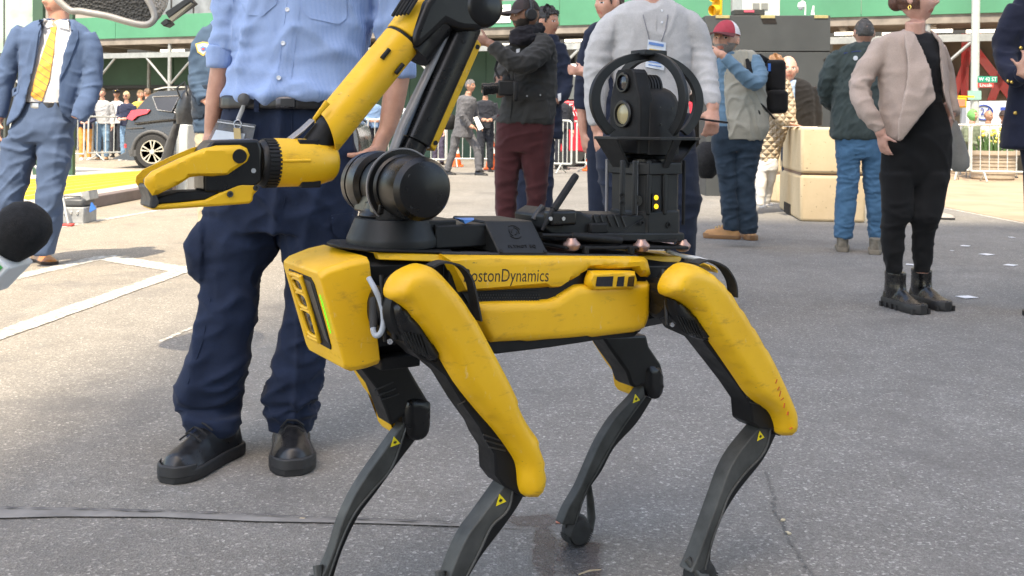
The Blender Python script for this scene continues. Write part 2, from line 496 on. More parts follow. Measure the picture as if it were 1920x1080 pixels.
# raised walk with yellow band on the left
conc = plain('pale_concrete', (0.50, 0.45, 0.38), 0.85, var=0.14, scale=2.0, bump_s=0.3)
walk = MB().prism([(-4.68, 8.6, 0.0), (-4.72, 16.2, 0.0), (-9.5, 19.5, 0.0), (-14, 19.5, 0), (-14, 8.0, 0)], (0, 0, 0.12)).build('raised_walk', conc, None, 0)
struct(walk)
kerb = MB().prism([(-4.50, 8.6, 0.0), (-4.54, 16.3, 0.0), (-4.682, 16.3, 0.0), (-4.642, 8.6, 0)], (0, 0, 0.126)).build('kerb', plain('steel_kerb', (0.16, 0.125, 0.12), 0.6, var=0.2, scale=3), None, 30, 0.01)
struct(kerb)
yq = [Vector((-4.95, 10.4, 0)), Vector((-5.0, 14.9, 0)), Vector((-6.25, 17.6, 0)), Vector((-7.0, 13.2, 0))]
for k in range(6):
    f0, f1 = k / 6 + 0.012, (k + 1) / 6 - 0.012
    P = [yq[0].lerp(yq[3], f0), yq[1].lerp(yq[2], f0), yq[1].lerp(yq[2], f1), yq[0].lerp(yq[3], f1)]
    struct(MB().add([p + Vector((0, 0, 0.124)) for p in P], [(0, 1, 2, 3)]).build('road_marking', YPT, None, 0))

# ---- sidewalk shed along the far side ------------------------------------------
FA = Vector((-10.1, 30.6, 0)); FU = Vector((21.0, -8.6, 0)).normalized(); FN = Vector((-FU.y, FU.x, 0)); FN = FN if FN.y > 0 else -FN   # FN: away from the street
def fs(px, d=0.0):
    """distance along the shed of a photo column, on the line d metres behind its front"""
    r_ = ray(px, 200); o = FA + FN * d
    t = o.dot(FN) / (r_.x * FN.x + r_.y * FN.y)
    return (Vector((r_.x * t, t, 0)) - o).dot(FU)
def FP(s, d, z): return FA + FU * s + FN * d + Vector((0, 0, z))
frot = Matrix.Rotation(math.atan2(FU.y, FU.x), 3, 'Z')
def fbox(s0, s1, d0, d1, z0, z1, mb=None):
    return (mb or MB()).box(FP((s0 + s1) / 2, (d0 + d1) / 2, (z0 + z1) / 2), (s1 - s0, d1 - d0, z1 - z0), frot)
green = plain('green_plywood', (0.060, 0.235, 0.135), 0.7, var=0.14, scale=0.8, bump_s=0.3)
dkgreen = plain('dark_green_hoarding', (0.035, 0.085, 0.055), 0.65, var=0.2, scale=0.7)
galv = plain('galvanised_steel', (0.34, 0.35, 0.34), 0.5, 0.5, var=0.2, scale=6)
wood = plain('grey_timber', (0.24, 0.21, 0.18), 0.8, var=0.3, scale=3)
shed = thing('sidewalk_shed', 'green plywood sidewalk shed on steel posts running along the far side of the street', 'scaffold', FP(10, 0, 0))
def shed_part(mb, name, mat, bev=0.004, par=None):
    base = FP(10, 0, 0) if par is None else None
    return mb.build(name, mat, par or shed, 30, bev, base=FP(10, 0, 0))
for k in range(-18, 17):
    s0 = k * 2.44
    shed_part(fbox(s0 + 0.004, s0 + 2.436, -0.03 + 0.006 * (k % 3), 0.0 + 0.006 * (k % 3), 3.56, 4.24), 'panel', green)
shed_part(fbox(-44, 41, 0.02, 0.14, 3.36, 3.54), 'header_beam', wood)
shed_part(fbox(-44, 41, 0.02, 3.2, 3.50, 3.56), 'deck', wood)
for k in range(42): shed_part(fbox(-43 + k * 2, -42.88 + k * 2, 0.15, 3.1, 3.34, 3.50), 'joist', wood)
for k in range(-15, 13):
    s = fs(313) + k * 3.05
    if -44 < s < 40:
        p = shed_part(MB().cyl(FP(s, 0.1, 0), FP(s, 0.1, 3.36), 0.06, 12), 'post', galv, 0)
        for sg in (1, -1):
            shed_part(MB().cyl(FP(s + sg * 0.06, 0.1, 2.15), FP(s + sg * 0.9, 0.1, 2.95), 0.035, 8), 'brace', galv, 0)
        shed_part(MB().cyl(FP(s, 2.6, 0), FP(s, 2.6, 3.36), 0.06, 12), 'post', galv, 0)
for z in (2.95,): shed_part(fbox(-44, 41, 0.06, 0.15, z, z + 0.16), 'ledger', galv)
tube = emit('fluorescent_tube', (1.0, 0.97, 0.9), 0.8)
for px, dd in ((322, 1.4), (400, 1.8), (1088, 1.2), (930, 2.0), (1600, 1.0), (1690, 1.4), (1745, 0.9), (1850, 1.2)):
    s = fs(px, dd); shed_part(fbox(s - 0.45, s + 0.45, dd - 0.05, dd + 0.05, 3.24, 3.31), 'light_tube', tube)
# building behind the shed
bld = thing('office_building', 'stone and glass office building rising behind the green sidewalk shed', 'building', FP(10, 3.4, 0))
stone = plain('grey_stone', (0.30, 0.27, 0.24), 0.8, var=0.2, scale=0.6, bump_s=0.2)
def bl_part(mb, name, mat, bev=0.0): return mb.build(name, mat, bld, 30, bev, base=FP(10, 3.4, 0))
bl_part(fbox(-50, 44, 3.4, 6, 4.0, 46), 'wall', stone)
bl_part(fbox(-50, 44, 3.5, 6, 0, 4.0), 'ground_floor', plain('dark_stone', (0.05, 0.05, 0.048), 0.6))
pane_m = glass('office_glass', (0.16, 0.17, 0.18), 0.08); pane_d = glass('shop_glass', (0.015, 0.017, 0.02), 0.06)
for i in range(24):
    for j in range(3):
        s0 = -6 + i * 0.95
        bl_part(fbox(s0 + 0.04, s0 + 0.91, 3.30, 3.42, 4.45 + j * 1.3, 5.65 + j * 1.3), 'window', pane_m)
for i in range(14):
    s0 = -4 + i * 1.7
    if s0 > 13.5 and s0 < 20: continue
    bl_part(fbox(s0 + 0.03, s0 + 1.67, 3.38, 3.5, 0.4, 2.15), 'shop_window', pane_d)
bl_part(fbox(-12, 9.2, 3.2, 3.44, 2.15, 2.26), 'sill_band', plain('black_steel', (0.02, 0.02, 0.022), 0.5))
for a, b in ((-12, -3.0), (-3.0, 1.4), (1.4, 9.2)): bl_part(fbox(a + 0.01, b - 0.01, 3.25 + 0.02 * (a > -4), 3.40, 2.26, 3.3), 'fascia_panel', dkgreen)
# dark green hoarding standing under the shed in the middle
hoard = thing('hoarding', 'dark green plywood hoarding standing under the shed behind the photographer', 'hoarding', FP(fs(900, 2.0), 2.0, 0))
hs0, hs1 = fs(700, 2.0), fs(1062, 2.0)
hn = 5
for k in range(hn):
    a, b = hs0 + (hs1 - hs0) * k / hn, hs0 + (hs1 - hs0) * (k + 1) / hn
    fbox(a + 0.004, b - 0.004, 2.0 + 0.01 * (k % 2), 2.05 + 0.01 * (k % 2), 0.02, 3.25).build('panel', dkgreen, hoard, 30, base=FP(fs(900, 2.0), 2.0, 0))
# notice on the parapet
s = fs(933); nb = thing('notice', 'white notice with red print fixed to the green parapet behind the robot elbow', 'sign', FP(s, -0.04, 3.9))
fbox(s - 0.36, s + 0.36, -0.045, -0.034, 3.67, 4.14).build('board', plain('notice_white', (0.75, 0.75, 0.73), 0.6), nb, 0, base=FP(s, -0.04, 3.9))
for dz, w_, cc in ((0.15, 0.2, 'green'), (0.04, 0.16, 'red'), (0.0, 0.22, 'red'), (-0.11, 0.26, 'grey')):          # lines of print too small to read
    MB().box(FU * -0.05 - FN * 0.0075 + Vector((0, 0, dz)), (w_ * 2, 0.003, 0.025), frot).build('print_line', plain('notice_' + cc, {'green': (0.05, 0.3, 0.15), 'red': (0.7, 0.12, 0.08), 'grey': (0.35, 0.35, 0.35)}[cc], 0.6), nb, 0)
# big red letters on the shop front at the right
redm = plain('red_sign', (0.55, 0.015, 0.015), 0.35, var=0.15, scale=2, coat=0.4)
lt = thing('red_letters', 'giant red letter signs mounted behind the shed posts at right', 'sign', FP(fs(1830, 2.8), 2.8, 1.6))
for ch, px, w in (('V', 1790, 1.7), ('N', 1852, 1.6), ('A', 1905, 1.6)):
    s = fs(px, 2.8); o = FP(s, 2.8, 2.45) - FP(fs(1830, 2.8), 2.8, 1.6)
    text_mesh('letter', ch, redm, lt, basis(o, FU, (0, 0, 1)), 2.4, 0.1, sx=0.8)
# far right shop behind
fbox(fs(1560, 3.0), fs(1990, 3.0), 3.02, 3.3, 0, 3.3).build('shop_wall', plain('tan_shop', (0.22, 0.18, 0.13), 0.7, var=0.3, scale=0.8), bld, 0, base=FP(10, 3.4, 0))
# the tower behind the viewer that shades this part of the road
tower = thing('office_tower', 'tall grey office tower behind the viewer whose shadow covers the near road', 'building', (14, -50, 0))
TX0 = -1.2 - 0.19 * 47.0; TY = -42.0
tower_h = (10.4 - TY) * math.tan(R(60)) * math.sqrt(1 + 0.19 ** 2)
MB().prism([(TX0 - 14, TY + 50, 0), (60, TY + 50, 0), (60, -20, 0), (TX0 - 14, -20, 0)], (0, 0, tower_h)).build('wall', plain('tower_stone', (0.42, 0.40, 0.37), 0.7, var=0.1, scale=0.3), tower, 0)
# ================================================================== the robot
YAW = R(31.8)
RO = Vector((0.005, 1.985, 0.0))
FWD = Vector((-math.cos(YAW), -math.sin(YAW), 0)); LFT = Vector((math.sin(YAW), -math.cos(YAW), 0))
def RL(px, py, yl):
    """photo pixel -> point in the robot's own frame, on its lengthwise plane yl metres left of its middle"""
    d = ray(px, py)
    t = (yl + RO.dot(LFT)) / d.dot(LFT)
    p = d * t
    return Vector(((p - RO).dot(FWD), yl, CH + p.z))
def RS(px, py, yl):
    d = ray(px, py)
    return (yl + RO.dot(LFT)) / d.dot(LFT) / F          # metres per pixel there
def rpoly(pts, yl, n=0):
    q = [(v.x, v.z) for v in (RL(x, y, yl) for x, y in pts)]
    return smooth_poly(q, n) if n else [Vector(p) for p in q]

def yellow_paint():
    m, nt, b = _nt('yellow_shell')
    v = coord(nt)
    base = ramp(nt, noise_node(nt, 7, 5, 0.6, v).outputs[0], [(0.3, (0.74, 0.40, 0.008)), (0.7, (0.83, 0.475, 0.014))])
    # rubbed-in dirt and dark scuffs with their own shapes
    sc = noise_node(nt, 16, 8, 0.72, mapping(nt, v, (1.2, 1, 3.4), (0, 0.9, 0)))
    base = mixc(nt, ramp(nt, sc.outputs[0], [(0.56, 0.0), (0.68, 0.55)]), base, (0.40, 0.20, 0.02))
    fine = noise_node(nt, 46, 6, 0.75, mapping(nt, v, (1, 1, 3.0), (0, 0.6, 0)))
    base = mixc(nt, ramp(nt, fine.outputs[0], [(0.65, 0.0), (0.70, 0.8)]), base, (0.10, 0.07, 0.03))
    pale = noise_node(nt, 30, 6, 0.7, mapping(nt, v, (3.0, 1, 1), (0, 0.5, 0)))
    base = mixc(nt, ramp(nt, pale.outputs[0], [(0.63, 0.0), (0.70, 0.5)]), base, (0.75, 0.6, 0.3))
    nt.links.new(base, b.inputs['Base Color'])
    nt.links.new(ramp(nt, sc.outputs[0], [(0.3, 0.33), (0.7, 0.55)]), b.inputs['Roughness'])
    g = noise_node(nt, 1500, 2, 0.5, v)
    p = bump(nt, None, g.outputs[0], 0.10, 0.0006)
    bump(nt, b, noise_node(nt, 6, 3, 0.5, v).outputs[0], 0.12, 0.004, p)
    MATS['yellow_shell'] = m
    return m
YEL = yellow_paint()
BLK = plain('black_plastic', (0.0065, 0.0065, 0.007), 0.42, var=0.35, scale=14, bump_s=0.12, spec=0.32)
BLKS = plain('black_satin', (0.0055, 0.0055, 0.006), 0.30, var=0.35, scale=9, bump_s=0.05, spec=0.4)
BLKM = plain('black_matte', (0.008, 0.008, 0.0085), 0.6, var=0.3, scale=20, bump_s=0.2, spec=0.3)
PRT = plain('printed_black', (0.011, 0.012, 0.013), 0.48, var=0.3, scale=11, bump_s=0.25, spec=0.35)
DGR = plain('dark_grey_alloy', (0.045, 0.046, 0.048), 0.5, 0.3, var=0.3, scale=20)
SHIN = plain('worn_grey_shin', (0.048, 0.049, 0.046), 0.55, 0.1, var=0.55, scale=13, bump_s=0.3)
GRY = plain('grey_trim', (0.23, 0.225, 0.23), 0.45, 0.2, var=0.15)
STL = plain('bolt_steel', (0.55, 0.56, 0.58), 0.28, 0.9, var=0.15)
RUB = plain('black_rubber', (0.02, 0.02, 0.02), 0.75, var=0.4, scale=30, bump_s=0.4)
CBL = plain('grey_cable', (0.33, 0.36, 0.40), 0.45, var=0.1)
ROSE = plain('copper_damper', (0.42, 0.27, 0.23), 0.35, 0.6, var=0.2)
LENS = glass('dark_lens', (0.012, 0.012, 0.016), 0.06)
GOLD = glass('gold_lens', (0.30, 0.25, 0.13), 0.12)
WARN = plain('warning_yellow', (0.85, 0.68, 0.02), 0.45, var=0.05)
INK = plain('black_ink', (0.012, 0.008, 0.006), 0.5, var=0.1, bump_s=0)

robot = thing('robot_dog', 'yellow and black four-legged robot with folded arm and camera tower, in the middle', 'robot', RO, math.pi + YAW)
UX, UZ, UY = Vector((1, 0, 0)), Vector((0, 0, 1)), Vector((0, 1, 0))
def plane(yl, s=1): return (Vector((0, yl, 0)), UX, UZ, UY * s)
def extr(pts, y0, y1, n=0, at=None):
    """outline seen at lateral plane 'at' (default y0), running from y0 to y1"""
    q = rpoly(pts, y0 if at is None else at, n)
    return MB().prism([Vector((p.x, y0, p.y)) for p in q], (0, y1 - y0, 0))

# ---- torso -------------------------------------------------------------
torso = MB()
# black chassis: a lengthwise tray with chamfered edges, tilted as the back is
def torso_ring(x, w, zt, zb, c=0.02):
    return [Vector((x, y, z)) for y, z in ((-w, zb + c), (-w + c, zb), (w - c, zb), (w, zb + c), (w, zt - c), (w - c, zt), (-w + c, zt), (-w, zt - c))]
torso.rings([torso_ring(x, w, zt, zb) for x, w, zt, zb in ((0.372, 0.075, 0.688, 0.535), (0.34, 0.082, 0.70, 0.52), (0.2, 0.088, 0.698, 0.527), (0.2, 0.108, 0.696, 0.525), (0.0, 0.112, 0.686, 0.512), (-0.245, 0.110, 0.666, 0.512), (-0.245, 0.082, 0.664, 0.512), (-0.40, 0.078, 0.652, 0.52), (-0.44, 0.06, 0.64, 0.54))])
chassis = torso.build('chassis', BLK, robot, 30, 0.002)
# under tray
extr([(890, 640), (1200, 622), (1190, 632), (1135, 636), (1030, 652), (932, 664), (905, 660)], 0.118, -0.118).build('belly_pan', BLKM, robot, 30, 0.003)
MB().box((0.285, 0.03, 0.512), (0.075, 0.13, 0.022)).build('chin_block', BLKM, robot, 30, 0.003)
# yellow side panels, both flanks
up_px = [(836, 479), (900, 480), (1204, 482), (1219, 484), (1226, 490), (1227, 522), (1210, 522), (1203, 515), (1195, 507), (1113, 508), (1100, 516), (1078, 530), (1056, 542), (1040, 543), (868, 551), (858, 520), (846, 498)]
lo_px = [(890, 566), (1034, 562), (1050, 556), (1070, 543), (1086, 534), (1104, 532), (1227, 528), (1226, 590), (1222, 610), (1214, 623), (1200, 627), (1120, 637), (1000, 645), (921, 649), (905, 620)]
for s in (1, -1):
    q = rpoly(up_px, 0.128)
    MB().puff(q, (Vector((0, 0.108 * s, 0)), UX, UZ, UY * s), 0.017, 0.010, 0.006, 0.010).build('side_panel', YEL, robot, 50)
    q = rpoly(lo_px, 0.130)
    lo = MB().puff(q, (Vector((0, 0.106 * s, 0)), UX, UZ, UY * s), 0.021, 0.016, 0.006, 0.008).build('lower_panel', YEL, robot, 50)
    # perforated dark grille in the slot
    gr = MB().prism([Vector((p.x, 0.110 * s, p.y)) for p in rpoly([(868, 550), (1010, 545), (1010, 566), (880, 570)], 0.115)], (0, 0.004 * s, 0)).build('grille', BLKM, robot, 30)
    if s == 1:
        hol = MB()
        for i in range(26):
            for j in range(3):
                p = RL(885 + i * 5 + (j % 2) * 2.5, 553 + j * 5.2, 0.1145)
                hol.cyl(p, p + Vector((0, 0.001, 0)), 0.0013, 6)
        hol.build('perforations', DGR, gr, 0)['kind'] = 'stuff'
# flank sensor window, three dark panes in a yellow frame
win = MB().puff(rpoly([(1112, 512), (1120, 509), (1188, 509), (1196, 513), (1197, 530), (1192, 541), (1184, 544), (1122, 545), (1110, 541), (1106, 530)], 0.135, 3), plane(0.126), 0.009, 0.006, 0.01, 0.006).build('sensor_frame', YEL, robot, 40)
for x0, x1 in ((1118, 1150), (1157, 1171), (1177, 1190)):
    MB().prism([Vector((p.x, 0.1352, p.y)) for p in rpoly([(x0 + 2, 519), (x1, 518), (x1 - 2, 537), (x0 - 1, 537)], 0.136, 0)], (0, 0.0012, 0)).build('sensor_pane', LENS, win, 30)
# top deck: yellow with dark equipment rails
def deck_z(x): return 0.6805 + 0.069 * x
deck = MB()
deck.rings([[Vector((x, y, deck_z(x) + dz)) for y, dz in ((-w, -0.012), (-w + 0.006, 0), (w - 0.006, 0), (w, -0.012))] for x, w in ((0.325, 0.085), (0.22, 0.108), (-0.245, 0.112), (-0.25, 0.07), (-0.36, 0.072), (-0.43, 0.05))])
deck.build('top_deck', YEL, robot, 40, 0.002)
for y in (0.098, -0.098):
    rl = MB().box((-0.005, y, deck_z(0) + 0.0025), (0.44, 0.022, 0.005), Matrix.Rotation(-0.069, 3, 'Y')).build('equipment_rail', DGR, robot, 30, 0.001)
    for i in range(6): MB().box((0.18 - i * 0.075, y, deck_z(0.18 - i * 0.075) + 0.0052), (0.012, 0.008, 0.0012)).build('rail_slot', BLKM, rl, 0)
text_mesh('lettering', 'BostonDynamics', INK, robot, basis(RL(951, 517.5, 0.1243), (-1, 0, -0.066), (0.0, 0, 1)), 0.0335, 0.0008, sx=0.80)

# ---- head fairing --------------------------------------------------------
def head_ring(x, wt, wb, zt, zb, xb):
    """section of the nose: x at the top edge, xb at the bottom edge"""
    c = 0.009
    def P(y, z):
        f = (zt - z) / (zt - zb)
        return Vector((x + (xb - x) * f, y, z))
    return [P(-wb + c, zb), P(wb - c, zb), P(wb, zb + c), P(wt, zt - c), P(wt - c, zt), P(-wt + c, zt), P(-wt, zt - c), P(-wb, zb + c)]
hd = MB()
hd.rings([head_ring(0.352, 0.107, 0.107, 0.700, 0.515, 0.328), head_ring(0.385, 0.104, 0.103, 0.695, 0.509, 0.350), head_ring(0.424, 0.097, 0.096, 0.684, 0.505, 0.374), head_ring(0.436, 0.092, 0.091, 0.676, 0.510, 0.386)])
head = hd.build('head_fairing', YEL, robot, 45, 0.003, 3)
# nose face: plane through the front corners, leaning back
fo = Vector((0.4365, 0, 0.676)); fv = (Vector((0.3865, 0, 0.510)) - fo); fl = fv.length; fv.normalize(); fn = Vector((fv.z * -1, 0, fv.x)); fn = fn if fn.x > 0 else -fn
def nose(u, v, d=0.0): return fo + UY * u + fv * v + fn * d     # u to the robot's left, v down the face
def nose_plate(pts, d0, d1, mat, name, par, n=0, bev=0.001):
    q = smooth_poly([(a, b) for a, b in pts], n) if n else [Vector(p) for p in pts]
    return MB().prism([nose(p[0], p[1], d0) for p in q], fn * (d1 - d0)).build(name, mat, par, 30, bev)
nose_plate([(-0.060, 0.012), (0.046, 0.014), (0.056, 0.024), (0.053, 0.138), (0.046, 0.146), (-0.052, 0.144), (-0.062, 0.134), (-0.068, 0.022)], -0.004, 0.0012, BLKM, 'nose_recess', robot)
cbn = nose_plate([(0.012, 0.020), (0.044, 0.022), (0.050, 0.134), (0.034, 0.128)], 0.0012, 0.0022, plain('carbon_weave', (0.03, 0.03, 0.032), 0.4, var=0.5, scale=160), 'carbon_panel', robot)
frm = MB()
def loop(u0, u1, v0, v1, r=0.0034):
    c = 0.008
    frm.tube(smooth_poly([nose(a, b, 0.004) for a, b in ((u0 + c, v0), (u1 - c, v0), (u1, v0 + c), (u1 + 0.001, v1 - c), (u1 - c, v1), (u0 + c + 0.003, v1), (u0 + 0.003, v1 - c), (u0, v0 + c))], 3), r, 8, close=True)
loop(-0.050, 0.008, 0.018, 0.136, 0.0042); loop(-0.044, 0.004, 0.024, 0.046); loop(-0.044, 0.006, 0.051, 0.077); loop(-0.043, 0.009, 0.083, 0.130)
nf = frm.build('nose_frame', YEL, robot, 60)
for u0, u1, v0, v1 in ((-0.042, 0.002, 0.028, 0.044), (-0.042, 0.004, 0.056, 0.076), (-0.042, 0.006, 0.089, 0.126)):
    pn = nose_plate([(u0, v0), (u1, v0), (u1, v1), (u0, v1)], 0.0012, 0.0026, LENS, 'nose_pane', nf, 0, 0.0005)
    for k in range(1 if v1 - v0 < 0.03 else 2):
        c = nose((u0 + u1) / 2 + 0.006, (v0 + v1) / 2 + (k - 0.5) * 0.018 * (v1 - v0 > 0.03), 0.0026)
        MB().lathe(c, fn, [(0, 0.006), (0.0015, 0.006), (0.0015, 0.004), (0.0008, 0.003)], 16).build('lens_ring', BLKS, pn)
led = MB()
for k in range(8):
    a, b = 0.040 + k * 0.0085, 0.040 + k * 0.0085 + 0.010
    w = 0.0007 + 0.0006 * math.sin(k * 1.7) ** 2
    led.prism([nose(0.0735 + 0.001 * (k % 2), a, 0.0015), nose(0.0735 + w * 2, a, 0.0015), nose(0.0735 + w * 2, b, 0.0015), nose(0.0735, b, 0.0015)], fn * 0.001)
led.build('status_light', emit('green_led', (0.03, 0.9, 0.02), 0.32), robot, 0)
# dark collar plate under the turret
MB().prism([Vector((x, y, deck_z(x) + 0.001)) for x, y in ((0.375, 0.03), (0.345, 0.085), (0.20, 0.1), (0.17, 0.06), (0.17, -0.06), (0.20, -0.1), (0.345, -0.085), (0.375, -0.03))], (0, 0, 0.005)).build('collar_plate', BLKM, robot, 30, 0.002)

# ---- legs ----------------------------------------------------------------
def sticker(p, size, parent, ang=0.2):
    """yellow warning triangle with a black pictogram, in a lengthwise plane"""
    tri = [p + Vector((-size * 0.58 * math.cos(q + ang), 0, size * 0.58 * math.sin(q + ang))) for q in (R(90), R(210), R(330))]
    st = MB().prism(tri, (0, 0.0007, 0)).build('warning_sticker', WARN, parent, 0)
    c = sum(tri, Vector()) / 3 + Vector((0, 0.0007, 0))
    mk = MB()
    for q in (0.5, 1.7, 2.8): mk.box(c, (size * 0.34, 0.0006, size * 0.085), Matrix.Rotation(q, 3, 'Y'))
    mk.build('pictogram', INK, st, 0)

def shin_leg(left, right, split, yo, yi, foot_px, foot_r, knee_px, stick_px):
    """lower leg: worn grey outer blade, black inner channel, fork and round rubber foot"""
    leg = MB()
    g = left + split[::-1]; d = split + right[::-1]
    q = rpoly(smooth_px(left) + smooth_px(split[::-1]), yo)
    leg.prism([Vector((p.x, yo, p.y)) for p in q], (0, yi - yo, 0))
    o = leg.build('shin', SHIN, robot, 40, 0.0025)
    ym = yo + (yi - yo) * 0.3
    q = rpoly(smooth_px(split) + smooth_px(right[::-1]), yo)
    MB().prism([Vector((p.x, ym, p.y)) for p in q], (0, (yi - yo) * 0.55, 0)).build('shin_channel', BLK, o, 40, 0.002)
    # raised edge along the split
    sp = [RL(x, y, yo) + Vector((0, 0.0005, 0)) for x, y in smooth_px(split)]
    MB().tube(sp, 0.0025, 6).build('shin_edge', SHIN, o, 60)
    f = RL(*foot_px, (yo + yi) / 2); f.z = max(f.z, foot_r) if foot_px[1] < 1075 else foot_r - 0.003
    ft = MB()
    rs = foot_r
    ft.lathe(f + Vector((0, -0.021, 0)), UY, [(0, rs * 0.45), (0.001, rs * 0.85), (0.006, rs * 0.98), (0.018, rs), (0.03, rs * 0.98), (0.039, rs * 0.85), (0.042, rs * 0.5), (0.040, rs * 0.28), (0.0405, 0.0)], 30)
    fo_ = ft.build('foot', RUB, robot, 40)
    cl = MB().tube([f + Vector((math.cos(a) * rs * 1.0, y, math.sin(a) * rs)) for a, y in [(R(20 + 7 * k), -0.004) for k in range(21)]], 0.005, 8).build('foot_clamp', SHIN, fo_, 60)
    tr = MB()
    for k in range(22):
        a = R(180 + k * 8.2)
        tr.box(f + Vector((math.cos(a) * rs, 0, math.sin(a) * rs)), (0.003, 0.034, 0.0022), Matrix.Rotation(-a, 3, 'Y'))
    tr.build('tread', RUB, fo_, 0)
    if foot_px[1] >= 1060:                                  # fork running on below the picture
        a = RL(left[-1][0], left[-1][1], yo); b = RL(right[-1][0], right[-1][1], yo)
        for p, y in ((a, yo), (b, yi)):
            MB().tube([Vector((p.x * 0.85 + f.x * 0.15, (yo + yi) / 2, p.z + 0.02)), Vector((p.x * 0.5 + f.x * 0.5, y, (p.z + f.z) / 2)), Vector((f.x, y, f.z))], [0.010, 0.008, 0.012], 10, flat=0.7).build('fork', SHIN, o, 60)
    if stick_px: sticker(RL(*stick_px, yo) + Vector((0, 0.0008, 0)), 0.021, o)
    return o, f
def smooth_px(pts, n=4): return [(p.x, p.y) for p in smooth_poly(pts, n, False)]

def shell(px, yl, T, rr, back, s=1): return MB().puff(rpoly(px, yl, 3), (Vector((0, yl - T * 0.4 * s, 0)), UX, UZ, UY * s), T, rr, back, 0.011)

# near front leg
nf_shell = [(798, 498), (824, 509), (857, 544), (880, 574), (903, 613), (926, 655), (958, 715), (986, 782), (1011, 824), (1022, 858), (1025, 897), (1018, 925), (1003, 936), (988, 932), (981, 915), (978, 884), (970, 861), (935, 812), (901, 773), (858, 718), (815, 645), (780, 602), (762, 579), (748, 568), (737, 562), (734, 549), (740, 532), (753, 516), (776, 503)]
nr_shell = [(1291, 496), (1320, 502), (1350, 522), (1374, 553), (1409, 606), (1441, 659), (1474, 724), (1491, 766), (1494, 796), (1489, 813), (1477, 820), (1466, 813), (1462, 796), (1450, 773), (1415, 748), (1385, 707), (1356, 665), (1325, 620), (1313, 600), (1300, 581), (1284, 569), (1267, 560), (1256, 554), (1253, 543), (1256, 531), (1267, 513)]
SH1 = shell(nf_shell, 0.205, 0.030, 0.024, 0.02).build('thigh_shell', YEL, robot, 60)
SH2 = shell(nr_shell, 0.205, 0.030, 0.023, 0.02).build('thigh_shell', YEL, robot, 60)
orange = plain('orange_smear', (0.55, 0.12, 0.02), 0.6)
for (x, y, l, a) in ((1462, 738, 12, 1.2), (1466, 748, 9, 0.4), (1459, 728, 8, 0.9), (1470, 760, 10, 1.4), (1477, 775, 8, 1.3), (1483, 803, 7, 0.2), (1455, 715, 9, 1.1)):
    MB().box(RL(x, y, 0.2225), (l * 0.001, 0.0035, 0.0018), Matrix.Rotation(a, 3, 'Y')).build('paint_mark', orange, SH2, 0)
th1 = [(738, 566), (742, 600), (760, 645), (790, 674), (811, 684), (837, 706), (870, 760), (901, 803), (910, 824), (928, 852), (930, 892), (946, 913), (985, 934), (1003, 925), (1000, 880), (940, 770), (860, 650), (800, 560), (770, 545)]
th2 = [(1254, 552), (1258, 575), (1270, 606), (1284, 624), (1320, 640), (1356, 686), (1385, 724), (1408, 758), (1411, 794), (1424, 804), (1450, 806), (1463, 819), (1480, 810), (1470, 770), (1420, 690), (1350, 590), (1310, 545), (1280, 540)]
TH1 = extr(th1, 0.186, 0.125, 0).build('thigh', BLK, robot, 40, 0.004, 3)
TH2 = extr(th2, 0.186, 0.125, 0).build('thigh', BLK, robot, 40, 0.004, 3)
def thigh_trim(par, mot, fins, ribs):
    MB().puff(rpoly(mot, 0.19, 2), plane(0.184), 0.014, 0.012, 0.01, 0.008).build('motor_cover', BLKS, par, 40)
    for (a, b, c, d) in fins:
        MB().tube([RL(a, b, 0.201), RL(c, d, 0.201)], 0.0016, 6).build('cooling_fin', BLKM, par, 60)
    for (a, b, c, d) in ribs:
        MB().tube([RL(a, b, 0.187), RL(c, d, 0.187)], 0.0014, 6).build('rib', DGR, par, 60)
thigh_trim(TH1, [(738, 575), (756, 570), (785, 598), (800, 622), (828, 664), (818, 682), (795, 672), (768, 648), (748, 622)], [(752 + i * 6.5, 622 + i * 1.0, 768 + i * 6.5, 655 + i * 3.0) for i in range(7)], [(906, 815, 938, 826), (910, 826, 945, 836), (916, 838, 948, 845), (858, 760, 872, 752)])
thigh_trim(TH2, [(1255, 560), (1272, 562), (1300, 585), (1318, 606), (1338, 634), (1322, 640), (1292, 626), (1270, 603)], [(1268 + i * 6, 592 + i * 1.6, 1283 + i * 6, 622 + i * 2.2) for i in range(7)], [(1394, 732, 1424, 742), (1400, 744, 1430, 752), (1406, 754, 1436, 762)])
shin_leg([(962, 884), (943, 914), (901, 973), (879, 1003), (858, 1046), (838, 1100)], [(988, 936), (973, 961), (943, 1003), (913, 1042), (886, 1086), (868, 1120)], [(964, 890), (954, 952), (922, 986), (901, 1029), (875, 1080), (856, 1115)], 0.178, 0.140, (806, 1195), 0.032, None, (938, 938))
shin_leg([(1443, 781), (1419, 809), (1387, 849), (1367, 885), (1351, 929), (1331, 985), (1311, 1040), (1296, 1075)], [(1463, 818), (1439, 865), (1395, 921), (1367, 965), (1345, 1009), (1341, 1040), (1338, 1072)], [(1447, 790), (1434, 845), (1395, 889), (1367, 929), (1352, 968), (1335, 1015), (1322, 1068)], 0.178, 0.140, (1312, 1108), 0.032, None, (1425, 818))
